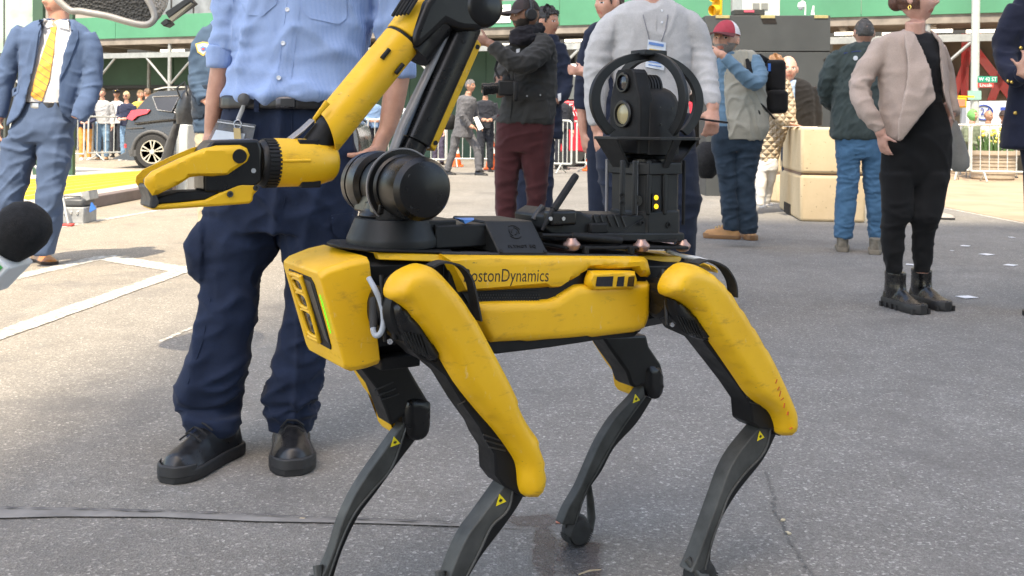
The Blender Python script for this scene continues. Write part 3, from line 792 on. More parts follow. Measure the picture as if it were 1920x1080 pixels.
# far legs, seen from inside
ff_th = [(672, 684), (764, 684), (779, 711), (803, 751), (809, 769), (806, 812), (790, 826), (770, 824), (759, 800), (757, 780), (744, 792), (734, 800), (724, 770), (708, 730)]
fr_th = [(1130, 632), (1213, 628), (1218, 650), (1240, 683), (1246, 707), (1245, 736), (1234, 749), (1217, 745), (1206, 722), (1192, 728), (1184, 722), (1176, 698), (1150, 662)]
for k, (o_, pad, sl) in enumerate(((ff_th, [(764, 752), (803, 752), (808, 770), (805, 810), (790, 825), (770, 823), (762, 800)], [(668, 680), (684, 690), (707, 730), (727, 760), (732, 795), (746, 808), (738, 814), (728, 800), (722, 764), (700, 736)]),
                                   (fr_th, [(1216, 690), (1238, 690), (1245, 710), (1244, 735), (1234, 748), (1219, 744), (1212, 720)], [(1126, 632), (1142, 640), (1167, 683), (1180, 702), (1184, 728), (1194, 738), (1186, 742), (1178, 732), (1174, 704), (1160, 686)]))):
    t_ = extr(o_, -0.125, -0.19, 0).build('thigh', BLK, robot, 40, 0.006, 3)
    MB().puff(rpoly(pad, -0.122, 3), plane(-0.1245), 0.007, 0.006, 0.004, 0.009).build('knee_cover', BLKS, t_, 40)
    if k == 0:
        for x, y in ((786, 760), (797, 779), (777, 785)):
            p = RL(x, y, -0.120); MB().lathe(p, UY, [(-0.002, 0.004), (0.0015, 0.004), (0.0015, 0.0025), (0.0005, 0.002)], 10).build('screw', BLKM, t_)
    extr(sl, -0.155, -0.225, 0, -0.17).build('thigh_shell', YEL, robot, 40, 0.004)
for a, b in (((702, 732), (738, 716)), ((708, 742), (742, 728)), ((713, 750), (748, 738))):
    MB().tube([RL(*a, -0.124), RL(*b, -0.124)], 0.0016, 6).build('rib', DGR, t_, 60)
shin_leg([(760, 790), (730, 833), (688, 892), (662, 935), (641, 982), (624, 1037), (603, 1085)], [(783, 828), (747, 875), (709, 927), (675, 973), (645, 1037), (628, 1090)], [(762, 800), (735, 875), (700, 918), (666, 961), (641, 1012), (614, 1088)], -0.128, -0.160, (588, 1130), 0.032, None, (740, 829))
shin_leg([(1207, 722), (1191, 745), (1154, 786), (1126, 831), (1106, 875), (1088, 916), (1066, 954), (1054, 984)], [(1228, 749), (1198, 796), (1157, 841), (1133, 885), (1113, 914), (1100, 940), (1088, 978)], [(1210, 742), (1171, 796), (1147, 834), (1119, 885), (1102, 914), (1090, 944), (1078, 984)], -0.128, -0.156, (1081, 1005), 0.031, None, (1192, 748))
MB().tube([RL(1104, 912, -0.145), RL(1107, 940, -0.16), RL(1109, 970, -0.166), RL(1103, 996, -0.166)], [0.007, 0.009, 0.010, 0.012], 10, flat=0.6).build('fork', SHIN, robot, 60)
# hip drives: stacked rings and bracket between body and thigh, four corners
for hx, hz in ((0.300, 0.620), (-0.300, 0.592)):
    for s in (1, -1):
        hip = MB()
        hip.lathe((hx + 0.055, 0.135 * s, hz - 0.005), (-1, 0, 0), [(0, 0.0), (0, 0.030), (0.006, 0.040), (0.012, 0.040), (0.013, 0.037), (0.016, 0.037), (0.017, 0.041), (0.024, 0.041), (0.025, 0.038), (0.028, 0.038), (0.029, 0.043), (0.085, 0.043), (0.10, 0.03), (0.10, 0.0)], 32)
        h_ = hip.build('hip_drive', BLKS, robot, 30)
        MB().lathe((hx, 0.128 * s, hz), (0, s, 0), [(0, 0.0), (0, 0.056), (0.02, 0.058), (0.05, 0.058), (0.058, 0.05), (0.058, 0.0)], 32).build('hip_housing', BLK, h_, 30)
        if s < 0: continue
        br = MB()
        br.tube([Vector((hx + 0.040, 0.170 * s, hz + 0.052)), Vector((hx + 0.044, 0.178 * s, hz + 0.01)), Vector((hx + 0.036, 0.176 * s, hz - 0.048))], 0.006, 8)
        br.tube([Vector((hx + 0.054, 0.160 * s, hz + 0.056)), Vector((hx + 0.056, 0.170 * s, hz + 0.01)), Vector((hx + 0.048, 0.166 * s, hz - 0.052))], 0.004, 8)
        br.build('hip_bracket', DGR if hx < 0 else BLK, h_, 60)
        for dz in (0.046, -0.050):
            MB().lathe((hx + 0.046, 0.178 * s, hz + dz), (0.3, s, 0), [(0, 0.0045), (0.003, 0.0045), (0.003, 0.002), (0.001, 0.001)], 12).build('bolt', STL, h_)
# grey cable loop and its black plug by the front hip
cab = [RL(x, y, 0.160 + d) for x, y, d in ((692, 522, -0.02), (702, 540, 0), (712, 562, 0.006), (718, 585, 0.01), (719, 606, 0.01), (715, 622, 0.008), (708, 629, 0.005), (702, 626, 0.0), (699, 614, -0.004)) ]
MB().tube(smooth_poly(cab, 4, False), 0.0048, 10).build('cable_loop', CBL, robot, 60)
MB().tube([RL(703, 560, 0.13), RL(702, 590, 0.142), RL(700, 616, 0.154)], [0.010, 0.009, 0.006], 12).build('cable_plug', RUB, robot, 60)
# carry straps over the hips
for pts, y in (([(806, 499), (818, 493), (833, 491), (860, 498), (878, 520), (886, 548), (891, 575), (896, 600)], 0.155), ([(1300, 494), (1312, 489), (1326, 488), (1352, 499), (1367, 519), (1373, 537), (1374, 556)], 0.175)):
    P = smooth_poly([RL(x, yy, y) for x, yy in pts], 4, False)
    mb = MB(); rs = []
    for i, p in enumerate(P):
        t = (P[min(i + 1, len(P) - 1)] - P[max(i - 1, 0)]).normalized(); nn = Vector((-t.z, 0, t.x))
        rs.append([p + UY * (0.014 * a) + nn * (0.0017 * b) for a, b in ((-1, -1), (1, -1), (1, 1), (-1, 1))])
    mb.rings(rs).build('strap', RUB, robot, 30)

# ---- arm -----------------------------------------------------------------
arm_c = RL(737, 474, 0.0)
ax, az = arm_c.x, deck_z(arm_c.x) + 0.006
tu = MB().lathe((ax, 0, az), UZ, [(0, 0.0), (0, 0.084), (0.012, 0.085), (0.016, 0.084), (0.050, 0.070), (0.052, 0.066), (0.052, 0.0)], 56)
turret = tu.build('arm_base', PRT, robot, 28)
MB().box((ax - 0.07, 0.0, az + 0.024), (0.06, 0.115, 0.046)).build('base_box', PRT, turret, 30, 0.003)
for dz in (0.012, 0.034): MB().box((ax - 0.075, 0.059, az + dz), (0.044, 0.008, 0.010)).build('base_slot', BLKM, turret, 30, 0.001)
sx_, sz_ = 0.262, 0.813
yk = MB()
yk.lathe((ax, 0, az + 0.052), UZ, [(0, 0.064), (0.008, 0.062), (0.012, 0.055), (0.03, 0.052), (0.03, 0.0)], 40)
yk.prism([Vector((sx_ + x, -0.060, z)) for x, z in ((-0.05, az + 0.06), (0.05, az + 0.06), (0.045, 0.80), (-0.045, 0.80))], (0, 0.11, 0))
yk.build('yoke', BLKS, robot, 40, 0.004)
fl_ = MB()
for i in range(18):
    a = -0.9 + i * 0.1
    fl_.box((ax + 0.064 * math.cos(a + 1.6), 0.064 * math.sin(a + 1.6), az + 0.062), (0.003, 0.008, 0.02), Matrix.Rotation(a + 1.6, 3, 'Z'))
fl_.build('yoke_ribs', BLKM, turret, 0)
near = MB().lathe((sx_, 0.030, sz_), UY, [(0, 0.0), (0, 0.058), (0.004, 0.066), (0.012, 0.068), (0.016, 0.066), (0.016, 0.058), (0.020, 0.054), (0.023, 0.054), (0.0235, 0.051), (0.027, 0.051), (0.0275, 0.054), (0.031, 0.054), (0.0315, 0.051), (0.035, 0.051), (0.0355, 0.056), (0.075, 0.057), (0.092, 0.055), (0.103, 0.048), (0.108, 0.036), (0.109, 0.0)], 56).build('shoulder_motor', BLKS, robot, 25)
MB().lathe((sx_, 0.041, sz_), UY, [(0, 0.0675), (0, 0.0695), (0.003, 0.0695), (0.003, 0.0675)], 56).build('motor_ring', GRY, near, 30)
for a in (0.7, 2.3, 4.1, 5.4):
    MB().lathe((sx_ + 0.040 * math.cos(a), 0.1335, sz_ + 0.036 * math.sin(a)), UY, [(0, 0.0035), (0.003, 0.0035), (0.003, 0.002), (0.001, 0.0015)], 10).build('screw', DGR, near)
far = MB().lathe((sx_, -0.030, sz_), -UY, [(0, 0.0), (0, 0.052), (0.010, 0.060), (0.030, 0.062), (0.044, 0.060), (0.045, 0.054), (0.050, 0.054), (0.051, 0.060), (0.072, 0.058), (0.088, 0.048), (0.095, 0.030), (0.0955, 0.0)], 48).build('shoulder_motor', BLKS, robot, 25)
for a in (2.6, 3.6): MB().lathe((sx_ + 0.062 * math.cos(a), -0.050, sz_ + 0.062 * math.sin(a)), (math.cos(a), 0, math.sin(a)), [(0, 0.004), (0.003, 0.004), (0.003, 0.0)], 10).build('screw', STL, far)
MB().cyl((sx_, -0.04, sz_), (sx_, 0.04, sz_), 0.050, 40).build('shoulder_hub', BLK, robot, 30)
# upper arm
e0 = RL(777, 262, 0.0); e1 = RL(864, 66, 0.0); ad = (e1 - e0).normalized(); an = Vector((-ad.z, 0, ad.x)); an = an if an.x < 0 else -an     # an: towards the tail
ua = MB()
q0 = e0 - ad * 0.005
ua.tube([Vector((sx_, 0, sz_)) + (e0 - Vector((sx_, 0, sz_))) * 0.35, e0 + ad * 0.012], [0.030, 0.028], 24)
ua.rings([[p + an * (0.029 * math.copysign(abs(math.cos(q)) ** 0.75, math.cos(q))) + UY * (0.034 * math.copysign(abs(math.sin(q)) ** 0.75, math.sin(q))) for q in (2 * math.pi * j / 28 for j in range(28))] for p in (q0, q0 + ad * 0.004, e1 + ad * 0.02)])
uarm = ua.build('upper_arm', BLKS, robot, 40, 0.002)
MB().prism([q0 + ad * 0.004 + an * 0.020 + UY * 0.026, q0 + ad * 0.0 + an * 0.040 + UY * 0.018, e1 - ad * 0.0 + an * 0.040 + UY * 0.018, e1 + ad * 0.004 + an * 0.020 + UY * 0.026], (0, -0.046, 0)).build('arm_cover', YEL, uarm, 30, 0.003)
for p in (q0 + ad * 0.014, e1 - ad * 0.01): MB().lathe(p + an * 0.031 + UY * 0.021, UY, [(0, 0.0045), (0.003, 0.0045), (0.003, 0.0)], 12).build('screw', BLKM, uarm)
for p in (q0 + ad * 0.045, e1 - ad * 0.018): MB().lathe(p + an * -0.004 + UY * 0.0325, UY, [(0, 0.005), (0.0025, 0.0045), (0.0025, 0.0)], 12).build('dimple', BLKM, uarm)
MB().tube([RL(729, 305, 0.024), RL(752, 240, 0.02), RL(800, 140, 0.012), RL(838, 58, 0.004)], 0.0075, 10, flat=1.6, up=(0, 1, 0)).build('conduit', GRY, uarm, 60)
# elbow
el = MB()
el.tube(smooth_poly([RL(770, 100, 0), RL(787, 76, 0), RL(806, 48, 0), RL(832, 20, 0), RL(862, 6, 0), RL(884, 14, 0)], 5, False), [0.037] * 6 + [0.038 + 0.0003 * k for k in range(10)] + [0.041] * 10, 28)
el.lathe(RL(888, 16, 0) + Vector((0, -0.052, 0)), UY, [(0, 0.0), (0.002, 0.028), (0.008, 0.038), (0.018, 0.041), (0.086, 0.041), (0.096, 0.038), (0.102, 0.028), (0.104, 0.0)], 40)
el.tube([RL(872, 40, 0), RL(866, 62, 0)], [0.03, 0.031], 24)
elbow = el.build('elbow', BLKS, robot, 50)
extr([(781, 96), (796, 84), (812, 70), (838, 45), (856, 54), (872, 58), (900, 59), (922, 45), (929, 22), (920, 0), (896, -22), (850, -30), (815, -18), (798, 4), (786, 34), (773, 68)], 0.044, -0.044).build('elbow_cover', BLKS, elbow, 50, 0.016, 4)
cap = MB().tube([RL(757, 72, 0), RL(778, 44, 0), RL(800, 8, 0)], [0.0368, 0.0372, 0.036], 32).build('forearm_cap', YEL, robot, 40, 0.002)
vg = MB()
for k in range(5):
    a = RL(742 + k * 7 - 6, 30 - k * 1, 0.022 + 0.004 * k) ; b = RL(766 + k * 7 - 6, -8 - k * 1, 0.022 + 0.004 * k)
    vg.tube([a, b], 0.0035, 6)
vg.build('vent', BLKM, cap, 60)
# forearm
f1 = RL(753, 77, 0.0); f0 = RL(606, 256, 0.0); fd = (f0 - f1).normalized(); fnn = Vector((-fd.z, 0, fd.x)); fnn = fnn if fnn.z > 0 else -fnn       # fnn: the upper-left side
fa = MB()
fr = RS(680, 166, 0) * 37.5
fa.rings([[f1 + fd * d + fnn * (rr * math.cos(q)) + UY * (rr * math.sin(q)) for q in (2 * math.pi * j / 40 for j in range(40))] for d, rr in ((0.0, fr - 0.002), (0.002, fr), (0.19, fr))])
L_ = (f0 - f1).length
# lower end cut askew, open
end = [[f1 + fd * (L_ - 0.005 + 0.020 * -math.cos(q)) + fnn * (fr * k * math.cos(q)) + UY * (fr * k * math.sin(q)) for q in (2 * math.pi * j / 40 for j in range(40))] for k in (1.0, 0.93)]
mid = [f1 + fd * 0.19 + fnn * (fr * math.cos(q)) + UY * (fr * math.sin(q)) for q in (2 * math.pi * j / 40 for j in range(40))]
deep = [f1 + fd * 0.12 + fnn * (fr * 0.93 * math.cos(q)) + UY * (fr * 0.93 * math.sin(q)) for q in (2 * math.pi * j / 40 for j in range(40))]
fa.rings([mid, end[0], end[1], deep], cap=False)
farm = fa.build('forearm', YEL, robot, 40)
MB().tube([f1 + fd * -0.004, f1 + fd * 0.003], [fr * 0.98, fr * 0.98], 40).build('forearm_seam', BLKM, robot, 30)
for x, y in ((723, 101), (749, 129)):
    c = RL(x, y, fr * 0.93); MB().tube([c - fd * 0.011, c + fd * 0.011], 0.0042, 10).build('slot', BLKM, farm, 60)
MB().tube([RL(614, 192, 0.030), RL(588, 224, 0.030)], [0.006, 0.003], 10, flat=0.5, up=(0, 1, 0)).build('raised_rib', YEL, farm, 60)
MB().tube([f1 + fd * 0.13, f0 + fd * 0.028], [0.027, 0.025], 24).build('wrist_link', BLKM, robot, 40)
MB().tube([RL(585, 226, -0.004), RL(566, 244, -0.004), RL(543, 262, -0.004)], [0.012, 0.013, 0.013], 12, flat=0.35, up=(0, 0, 1)).build('wrist_guard', GRY, robot, 60)
# wrist
w0 = RL(512, 305, 0.0); w1 = RL(629, 304, 0.0); wd = (w1 - w0); wl = wd.length; wd.normalize(); wr = RS(560, 305, 0) * 45
MB().lathe(w0, wd, [(0, 0.0), (0, wr), (0.003, wr * 1.01), (wl * 0.55, wr * 1.0), (wl * 0.75, wr * 0.93), (wl * 0.92, wr * 0.80), (wl * 0.985, wr * 0.62), (wl, wr * 0.45), (wl, 0.0)], 40).build('wrist', YEL, robot, 40)
wr_o = bpy.data.objects['wrist']
MB().tube([RL(530, 302, wr * 0.99), RL(582, 301, wr * 0.97)], 0.0032, 8).build('raised_rib', YEL, wr_o, 60)
for x, y in ((552, 268), (556, 345)): MB().box(RL(x + 25, y, 0.018), (0.035, 0.016, 0.012)).build('wrist_recess', BLKM, wr_o, 30, 0.002)
for x, y in ((617, 281), (616, 321)): MB().lathe(RL(x, y, wr * 0.66), (0, 1, 0), [(-0.004, 0.004), (0.002, 0.004), (0.002, 0.0)], 10).build('screw', YEL, wr_o)
rg = MB().lathe(RL(484, 306, 0), wd, [(0, 0.0), (0, wr * 0.86), (0.004, wr * 0.94), (0.009, wr * 0.97), (0.036, wr * 0.99), (0.036, 0)], 40).build('wrist_ring', BLK, robot, 40)
c0 = RL(491, 306, 0)
for k in range(36):
    a = 2 * math.pi * k / 36
    off = UY * (math.cos(a) * wr * 0.985) + UZ * (math.sin(a) * wr * 0.985)
    MB().box(c0 + wd * 0.012 + off, (0.020, 0.0026, 0.0045), Matrix.Rotation(a, 3, 'X')).build('grip_rib', BLKM, rg, 0)
# gripper
pal = extr([(383, 283), (400, 264), (486, 261), (492, 280), (492, 340), (478, 352), (455, 350), (418, 362), (383, 360), (383, 330)], 0.034, -0.034).build('gripper_body', BLKS, robot, 40, 0.005, 3)
MB().box(RL(395, 345, 0.0), (0.022, 0.05, 0.028)).build('palm_pad', DGR, pal, 30, 0.003)
jaw = [(287, 367), (273, 346), (274, 335), (287, 322), (340, 297), (383, 279), (408, 273), (452, 272), (465, 278), (470, 291), (465, 303), (428, 328), (400, 331), (376, 330), (357, 333), (337, 346), (298, 365)]
for s in (1, -1):
    q = rpoly(jaw, 0.042)
    j_ = MB().puff(q, (Vector((0, 0.036 * s, 0)), UX, UZ, UY * s), 0.007, 0.006, 0.006, 0.007).build('upper_jaw', YEL, robot, 40)
    MB().lathe(RL(449, 293, 0.042) * 1.0 + Vector((0, (0.036 * s - 0.042) + 0.0058 * s, 0)), UY * s, [(0, 0.012), (0.003, 0.0115), (0.003, 0.0)], 28).build('jaw_pin', BLKM, j_)
qj = rpoly([(276, 338), (290, 323), (340, 299), (383, 283), (392, 288), (345, 312), (300, 334), (284, 362), (277, 350)], 0.0)
MB().prism([Vector((p.x, 0.0355, p.y)) for p in qj], (0, -0.071, 0)).build('jaw_bridge', GRY, robot, 30, 0.002)
extr([(283, 372), (275, 350), (282, 345), (294, 364), (300, 380), (292, 392), (280, 390)], 0.036, -0.036).build('jaw_tip', DGR, robot, 40, 0.004)
low = [(283, 394), (286, 384), (340, 380), (385, 375), (410, 363), (430, 352), (445, 345), (480, 344), (487, 350), (484, 359), (476, 364), (475, 377), (468, 382), (417, 386), (340, 391), (296, 394)]
lj = extr(low, 0.034, -0.034).build('lower_jaw', YEL, robot, 40, 0.004)
extr([(286, 384), (294, 371), (335, 360), (402, 358), (410, 363), (385, 375), (340, 380)], 0.031, -0.031).build('jaw_lining', BLKM, lj, 40, 0.003)
for x, y in ((431, 364), (480, 352)): MB().lathe(RL(x, y, 0.034), UY, [(0, 0.0052), (0.003, 0.005), (0.003, 0.0025), (0.001, 0.002)], 14).build('screw', DGR, lj)
MB().lathe(RL(475, 320, 0.034), UY, [(0, 0.004), (0.002, 0.004), (0.002, 0)], 12).build('screw', STL, pal)

# ---- load on the back --------------------------------------------------------
dk = deck_z
MB().box((0.13, 0.0, dk(0.13) + 0.032), (0.15, 0.13, 0.042)).build('rail_box', PRT, robot, 30, 0.003)
MB().box((0.055, -0.01, dk(0.05) + 0.050), (0.12, 0.15, 0.006), Matrix.Rotation(-0.06, 3, 'Y')).build('tray', BLKM, robot, 30, 0.001)
tp = MB().prism([RL(852, 409, 0.03), RL(888, 409, 0.05), RL(888, 413, 0.066), RL(872, 420, 0.0665), RL(868, 413, 0.066)], (0, 0.0008, 0.0008)).build('tape', plain('blue_tape', (0.05, 0.22, 0.62), 0.5), robot, 0)
ra = [RL(907, 414, 0.060), RL(998, 414, 0.060), RL(1029, 476, 0.112), RL(936, 476, 0.112)]
rb = [Vector((p.x, -p.y, p.z)) for p in ra]
bx = MB()
bx.add(ra + rb, [(0, 1, 2, 3), (4, 7, 6, 5), (0, 4, 5, 1), (3, 2, 6, 7), (0, 3, 7, 4), (1, 5, 6, 2)])
fl = bx.build('radio_box', PRT, robot, 30, 0.003)
bn = (ra[1] - ra[0]).cross(ra[3] - ra[0]).normalized(); bn = bn if bn.y > 0 else -bn
bu = (ra[1] - ra[0]).normalized(); bv = (ra[3] - ra[0]); bv = (bv - bu * bv.dot(bu)).normalized()
bc = (ra[0] + ra[1] + ra[2] + ra[3]) / 4
for k in range(3):
    for j in range(2):
        a0 = k * 2.1 + j * math.pi * 0.9; r0 = 0.006 + 0.0045 * k
        MB().tube([bc - bv * 0.012 + bn * 0.0004 + bu * (r0 * math.cos(a0 + q)) + bv * (r0 * math.sin(a0 + q)) for q in (i * 0.25 for i in range(8))], 0.0010, 6).build('emblem_arc', BLKM, fl, 60)
text_mesh('lettering', 'FLYMOT EQ', BLKM, fl, basis(bc + bv * 0.022 + bu * 0.004 + bn * 0.0006, bu, -bv), 0.0095, 0.0006, spacing=1.25)
for p in (ra[3] + bu * 0.006 - bv * 0.006, ra[2] - bu * 0.006 - bv * 0.006): MB().lathe(p, bn, [(0, 0.004), (0.0015, 0.004), (0.0015, 0)], 10).build('screw', BLKM, fl)
# router body, motor, antennas
rt = extr([(1040, 392), (1090, 397), (1108, 408), (1112, 402), (1240, 404), (1264, 404), (1264, 446), (1140, 446), (1040, 444), (1022, 430), (1020, 405)], 0.055, -0.055, 0, 0.055).build('router_body', PRT, robot, 35, 0.004)
MB().prism([RL(1160, 438, 0.057), RL(1212, 406, 0.057), RL(1242, 406, 0.057), RL(1244, 440, 0.057)], (0, -0.003, 0)).build('facet', PRT, rt, 30, 0.001)
for k in range(5): MB().tube([RL(1112 + k * 13, 402, 0.0565), RL(1121 + k * 13, 425, 0.0565)], 0.0018, 6).build('louvre', DGR, rt, 60)
MB().box(RL(1120, 428, 0.058), (0.045, 0.014, 0.022)).build('connector', BLKM, rt, 30, 0.004)
MB().box(RL(1050, 408, 0.062), (0.062, 0.03, 0.030)).build('servo_box', BLKS, rt, 30, 0.006, 3)
for x in (1032, 1056): MB().lathe(RL(x, 410, 0.078), UY, [(0, 0.004), (0.002, 0.004), (0.002, 0)], 10).build('screw', STL, rt)
an_ = MB().tube([RL(1016, 432, 0.075), RL(1036, 396, 0.07), RL(1040, 390, 0.07)], [0.003, 0.006, 0.006], 10)
an_.tube([RL(1038, 393, 0.07), RL(1078, 332, 0.06), RL(1081, 328, 0.06)], [0.0075, 0.0075, 0.006], 14)
an_.build('antenna', BLKM, robot, 40)
MB().tube([RL(1001, 413, 0.02), RL(1008, 402, 0.02), RL(1018, 386, 0.02)], [0.007, 0.008, 0.006], 12).build('antenna', DGR, robot, 40)
MB().tube([RL(1016, 441, 0.085), RL(1070, 442, 0.085), RL(1072, 442, 0.085), RL(1110, 446, 0.085), RL(1163, 451, 0.085)], [0.0035, 0.004, 0.007, 0.0085, 0.0085], 14).build('antenna', BLKM, robot, 40)
pl = MB().prism([RL(1060, 462, 0.098), RL(1292, 462, 0.098), RL(1292, 468, 0.098), RL(1060, 468, 0.098)], (0, -0.196, 0)).build('mount_plate', BLKM, robot, 30, 0.002)
MB().prism([RL(1040, 437, 0.066), RL(1284, 437, 0.066), RL(1284, 454, 0.066), RL(1040, 452, 0.066)], (0, -0.132, 0)).build('base_plate', PRT, robot, 30, 0.003)
for x, y, yy in ((1072, 459, 0.09), (1203, 461, 0.09), (1280, 461, 0.06), (1090, 457, -0.09), (1250, 459, -0.09)):
    p = RL(x, y, yy); p.z = max(p.z, dk(p.x) + 0.012)
    MB().lathe(p, UZ, [(-0.012, 0.006), (-0.010, 0.012), (-0.003, 0.016), (0.000, 0.017), (0.003, 0.016), (0.009, 0.010), (0.013, 0.008), (0.013, 0.0)], 18).build('damper', ROSE, pl, 40)
for x in (1098, 1183): MB().box(RL(x, 469, 0.102), (0.010, 0.012, 0.016)).build('standoff', BLKM, pl, 30, 0.002)
MB().tube(smooth_poly([RL(1250, 470, 0.05), RL(1278, 480, 0.06), RL(1305, 484, 0.08), RL(1326, 490, 0.1)], 4, False), 0.0045, 10).build('tail_cable', plain('pale_cable', (0.55, 0.57, 0.58), 0.45), robot, 60)
MB().puff(rpoly([(1228, 477), (1280, 482), (1316, 492), (1340, 500), (1346, 512), (1320, 500), (1285, 492), (1228, 486)], 0.05, 2), plane(0.05), 0.006, 0.005, 0.10, 0.008).build('tail_cowl', YEL, robot, 40)
# sensor tower
tc = RL(1209, 400, 0.0); tcx = tc.x
t0, t1 = RL(1209, 446, 0).z, RL(1209, 303, 0).z
def oct_ring(x, z, rx, ry, c=0.35):
    return [Vector((x + a * rx, b * ry, z)) for a, b in ((-1, -1 + c), (-1 + c, -1), (1 - c, -1), (1, -1 + c), (1, 1 - c), (1 - c, 1), (-1 + c, 1), (-1, 1 - c))]
tw = MB().rings([oct_ring(tcx, z, r, r) for z, r in ((t0, 0.062), (t0 + 0.06, 0.062), (t0 + 0.061, 0.059), (t1 - 0.025, 0.059), (t1 - 0.024, 0.066), (t1 - 0.002, 0.066), (t1, 0.064))]).build('tower', PRT, robot, 30, 0.002)
MB().prism([Vector((tcx + a * 0.05 + b * 0.05, a * 0.05 - b * 0.05, t0)) for a, b in ((1, 1), (1, -1), (-1, -1), (-1, 1))], (0, 0, 0.004)).build('tower_foot', BLKM, tw, 30)
# ribs, windows and lamps round the tower's near faces
def tface(px, py, r=0.060):
    """point on the tower's near flank"""
    return RL(px, py, r)
for x in (1167, 1190, 1216, 1246):
    MB().box(tface((x), 352, 0.060), (0.011, 0.008, t1 - t0 - 0.05)).build('tower_rib', PRT, tw, 30, 0.003)
dkp = MB().box(tface(1229, 379, 0.0635), (0.017, 0.006, 0.036)).build('lamp_panel', BLKM, tw, 30, 0.003)
for y in (370.5, 387): MB().lathe(tface(1230, y, 0.0672), UY, [(0, 0.0052), (0.0018, 0.005), (0.0022, 0.0)], 18).build('indicator_lamp', emit('amber_lamp', (1.0, 0.55, 0.02), 0.4), dkp)
for y in (366, 381): MB().lathe(tface(1166, y, 0.0640), UY, [(0, 0.006), (0.002, 0.006), (0.002, 0.003), (0, 0.002)], 14).build('port', BLKM, tw)
pt = MB().lathe(tface(1195, 376, 0.059), UY, [(0, 0.011), (0.003, 0.011), (0.003, 0.006), (0.005, 0.005), (0.005, 0)], 18).build('socket', BLKS, tw)
for x in (1203, 1253): MB().lathe(tface(x, 418 if x < 1210 else 422, 0.062), UY, [(0, 0.007), (0.002, 0.007), (0.002, 0.004), (0.0, 0.0035)], 6).build('bolt', BLKM, tw)
for s in (1, -1):
    for x in (-0.064, 0.064): MB().cyl((tcx + x, 0.050 * s, t0 + 0.03), (tcx + x, 0.050 * s, t1 + 0.004), 0.0035, 8).build('tie_rod', GRY if x > 0 else BLKM, tw)
# neck and pan-tilt camera
hz0 = RL(1209, 287, 0).z
MB().lathe((tcx, 0, t1), UZ, [(0, 0.052), (0.006, 0.052), (0.008, 0.046), (0.014, 0.05), (0.016, 0.044), (hz0 - t1 + 0.01, 0.042), (hz0 - t1 + 0.01, 0)], 36).build('tower_neck', BLKS, robot, 30)
# camera head faces forward: flat lens plate in front, domed body behind
lens_c = RL(1190, 200, 0.0)
cb = MB()
hw = 0.058
def capsule_ring(x, w, zt, zb, n=9):
    pts = []
    for i in range(n):
        a = math.pi * i / (n - 1)
        pts.append(Vector((x, w * math.cos(a), zt - w + w * math.sin(a))))
    pts.append(Vector((x, -w, zb))); pts.append(Vector((x, w, zb)))
    return pts
zt_ = RL(1225, 158, 0.03).z
cx0 = tcx + 0.035
cb.rings([capsule_ring(cx0 - d, w, zt_ - (0.058 - w) * 0.7, hz0 - 0.002) for d, w in ((0.0, 0.050), (0.004, 0.054), (0.04, 0.056), (0.07, 0.054), (0.088, 0.046), (0.10, 0.032), (0.104, 0.012))])
chead = cb.build('camera_head', BLKM, robot, 50)
plate = []
ph = RL(1175, 130, 0.0).z
lp = MB().rings([[Vector((x, y * k, z)) for y, z in ((-0.050, hz0), (0.050, hz0), (0.052, hz0 + 0.08), (0.050, hz0 + 0.115), (0.036, hz0 + 0.15), (0.032, ph - 0.008), (0.024, ph), (-0.024, ph), (-0.032, ph - 0.008), (-0.036, hz0 + 0.15), (-0.050, hz0 + 0.115), (-0.052, hz0 + 0.08))] for x, k in ((cx0 - 0.012, 1.0), (cx0 + 0.020, 1.0), (cx0 + 0.024, 0.93))]).build('lens_plate', BLKM, chead, 30, 0.002)
for z, r, mt in ((hz0 + 0.148, 0.021, LENS), (hz0 + 0.082, 0.029, GOLD)):
    MB().lathe((cx0 + 0.023, 0, z), UX, [(0, r), (0.006, r), (0.008, r * 0.93), (0.008, r * 0.78), (0.003, r * 0.74), (0.0025, 0.0)], 32).build('lens_tube', BLKS, chead, 30)
    MB().lathe((cx0 + 0.0262, 0, z), UX, [(0, r * 0.73), (0.002, r * 0.55), (0.0028, 0.0)], 28).build('lens', mt, chead, 60)
hf = MB()
for k in range(6):
    hf.rings([[Vector((x, 0.026 * math.cos(a), zt_ - 0.008 + 0.030 * math.sin(a))) for a in (math.pi * i / 10 for i in range(11))] + [Vector((x, -0.026, zt_ - 0.03)), Vector((x, 0.026, zt_ - 0.03))] for x in (cx0 - 0.014 - k * 0.008, cx0 - 0.019 - k * 0.008)])
hf.build('heat_fins', BLKM, chead, 40)
for y, z in ((0.050, zt_ - 0.05), (0.053, zt_ - 0.085)):
    for d in (0.03, 0.062): MB().lathe((cx0 - d, y + 0.002, z), UY, [(0, 0.0028), (0.002, 0.0028), (0.002, 0)], 8).build('screw', BLKS, chead)
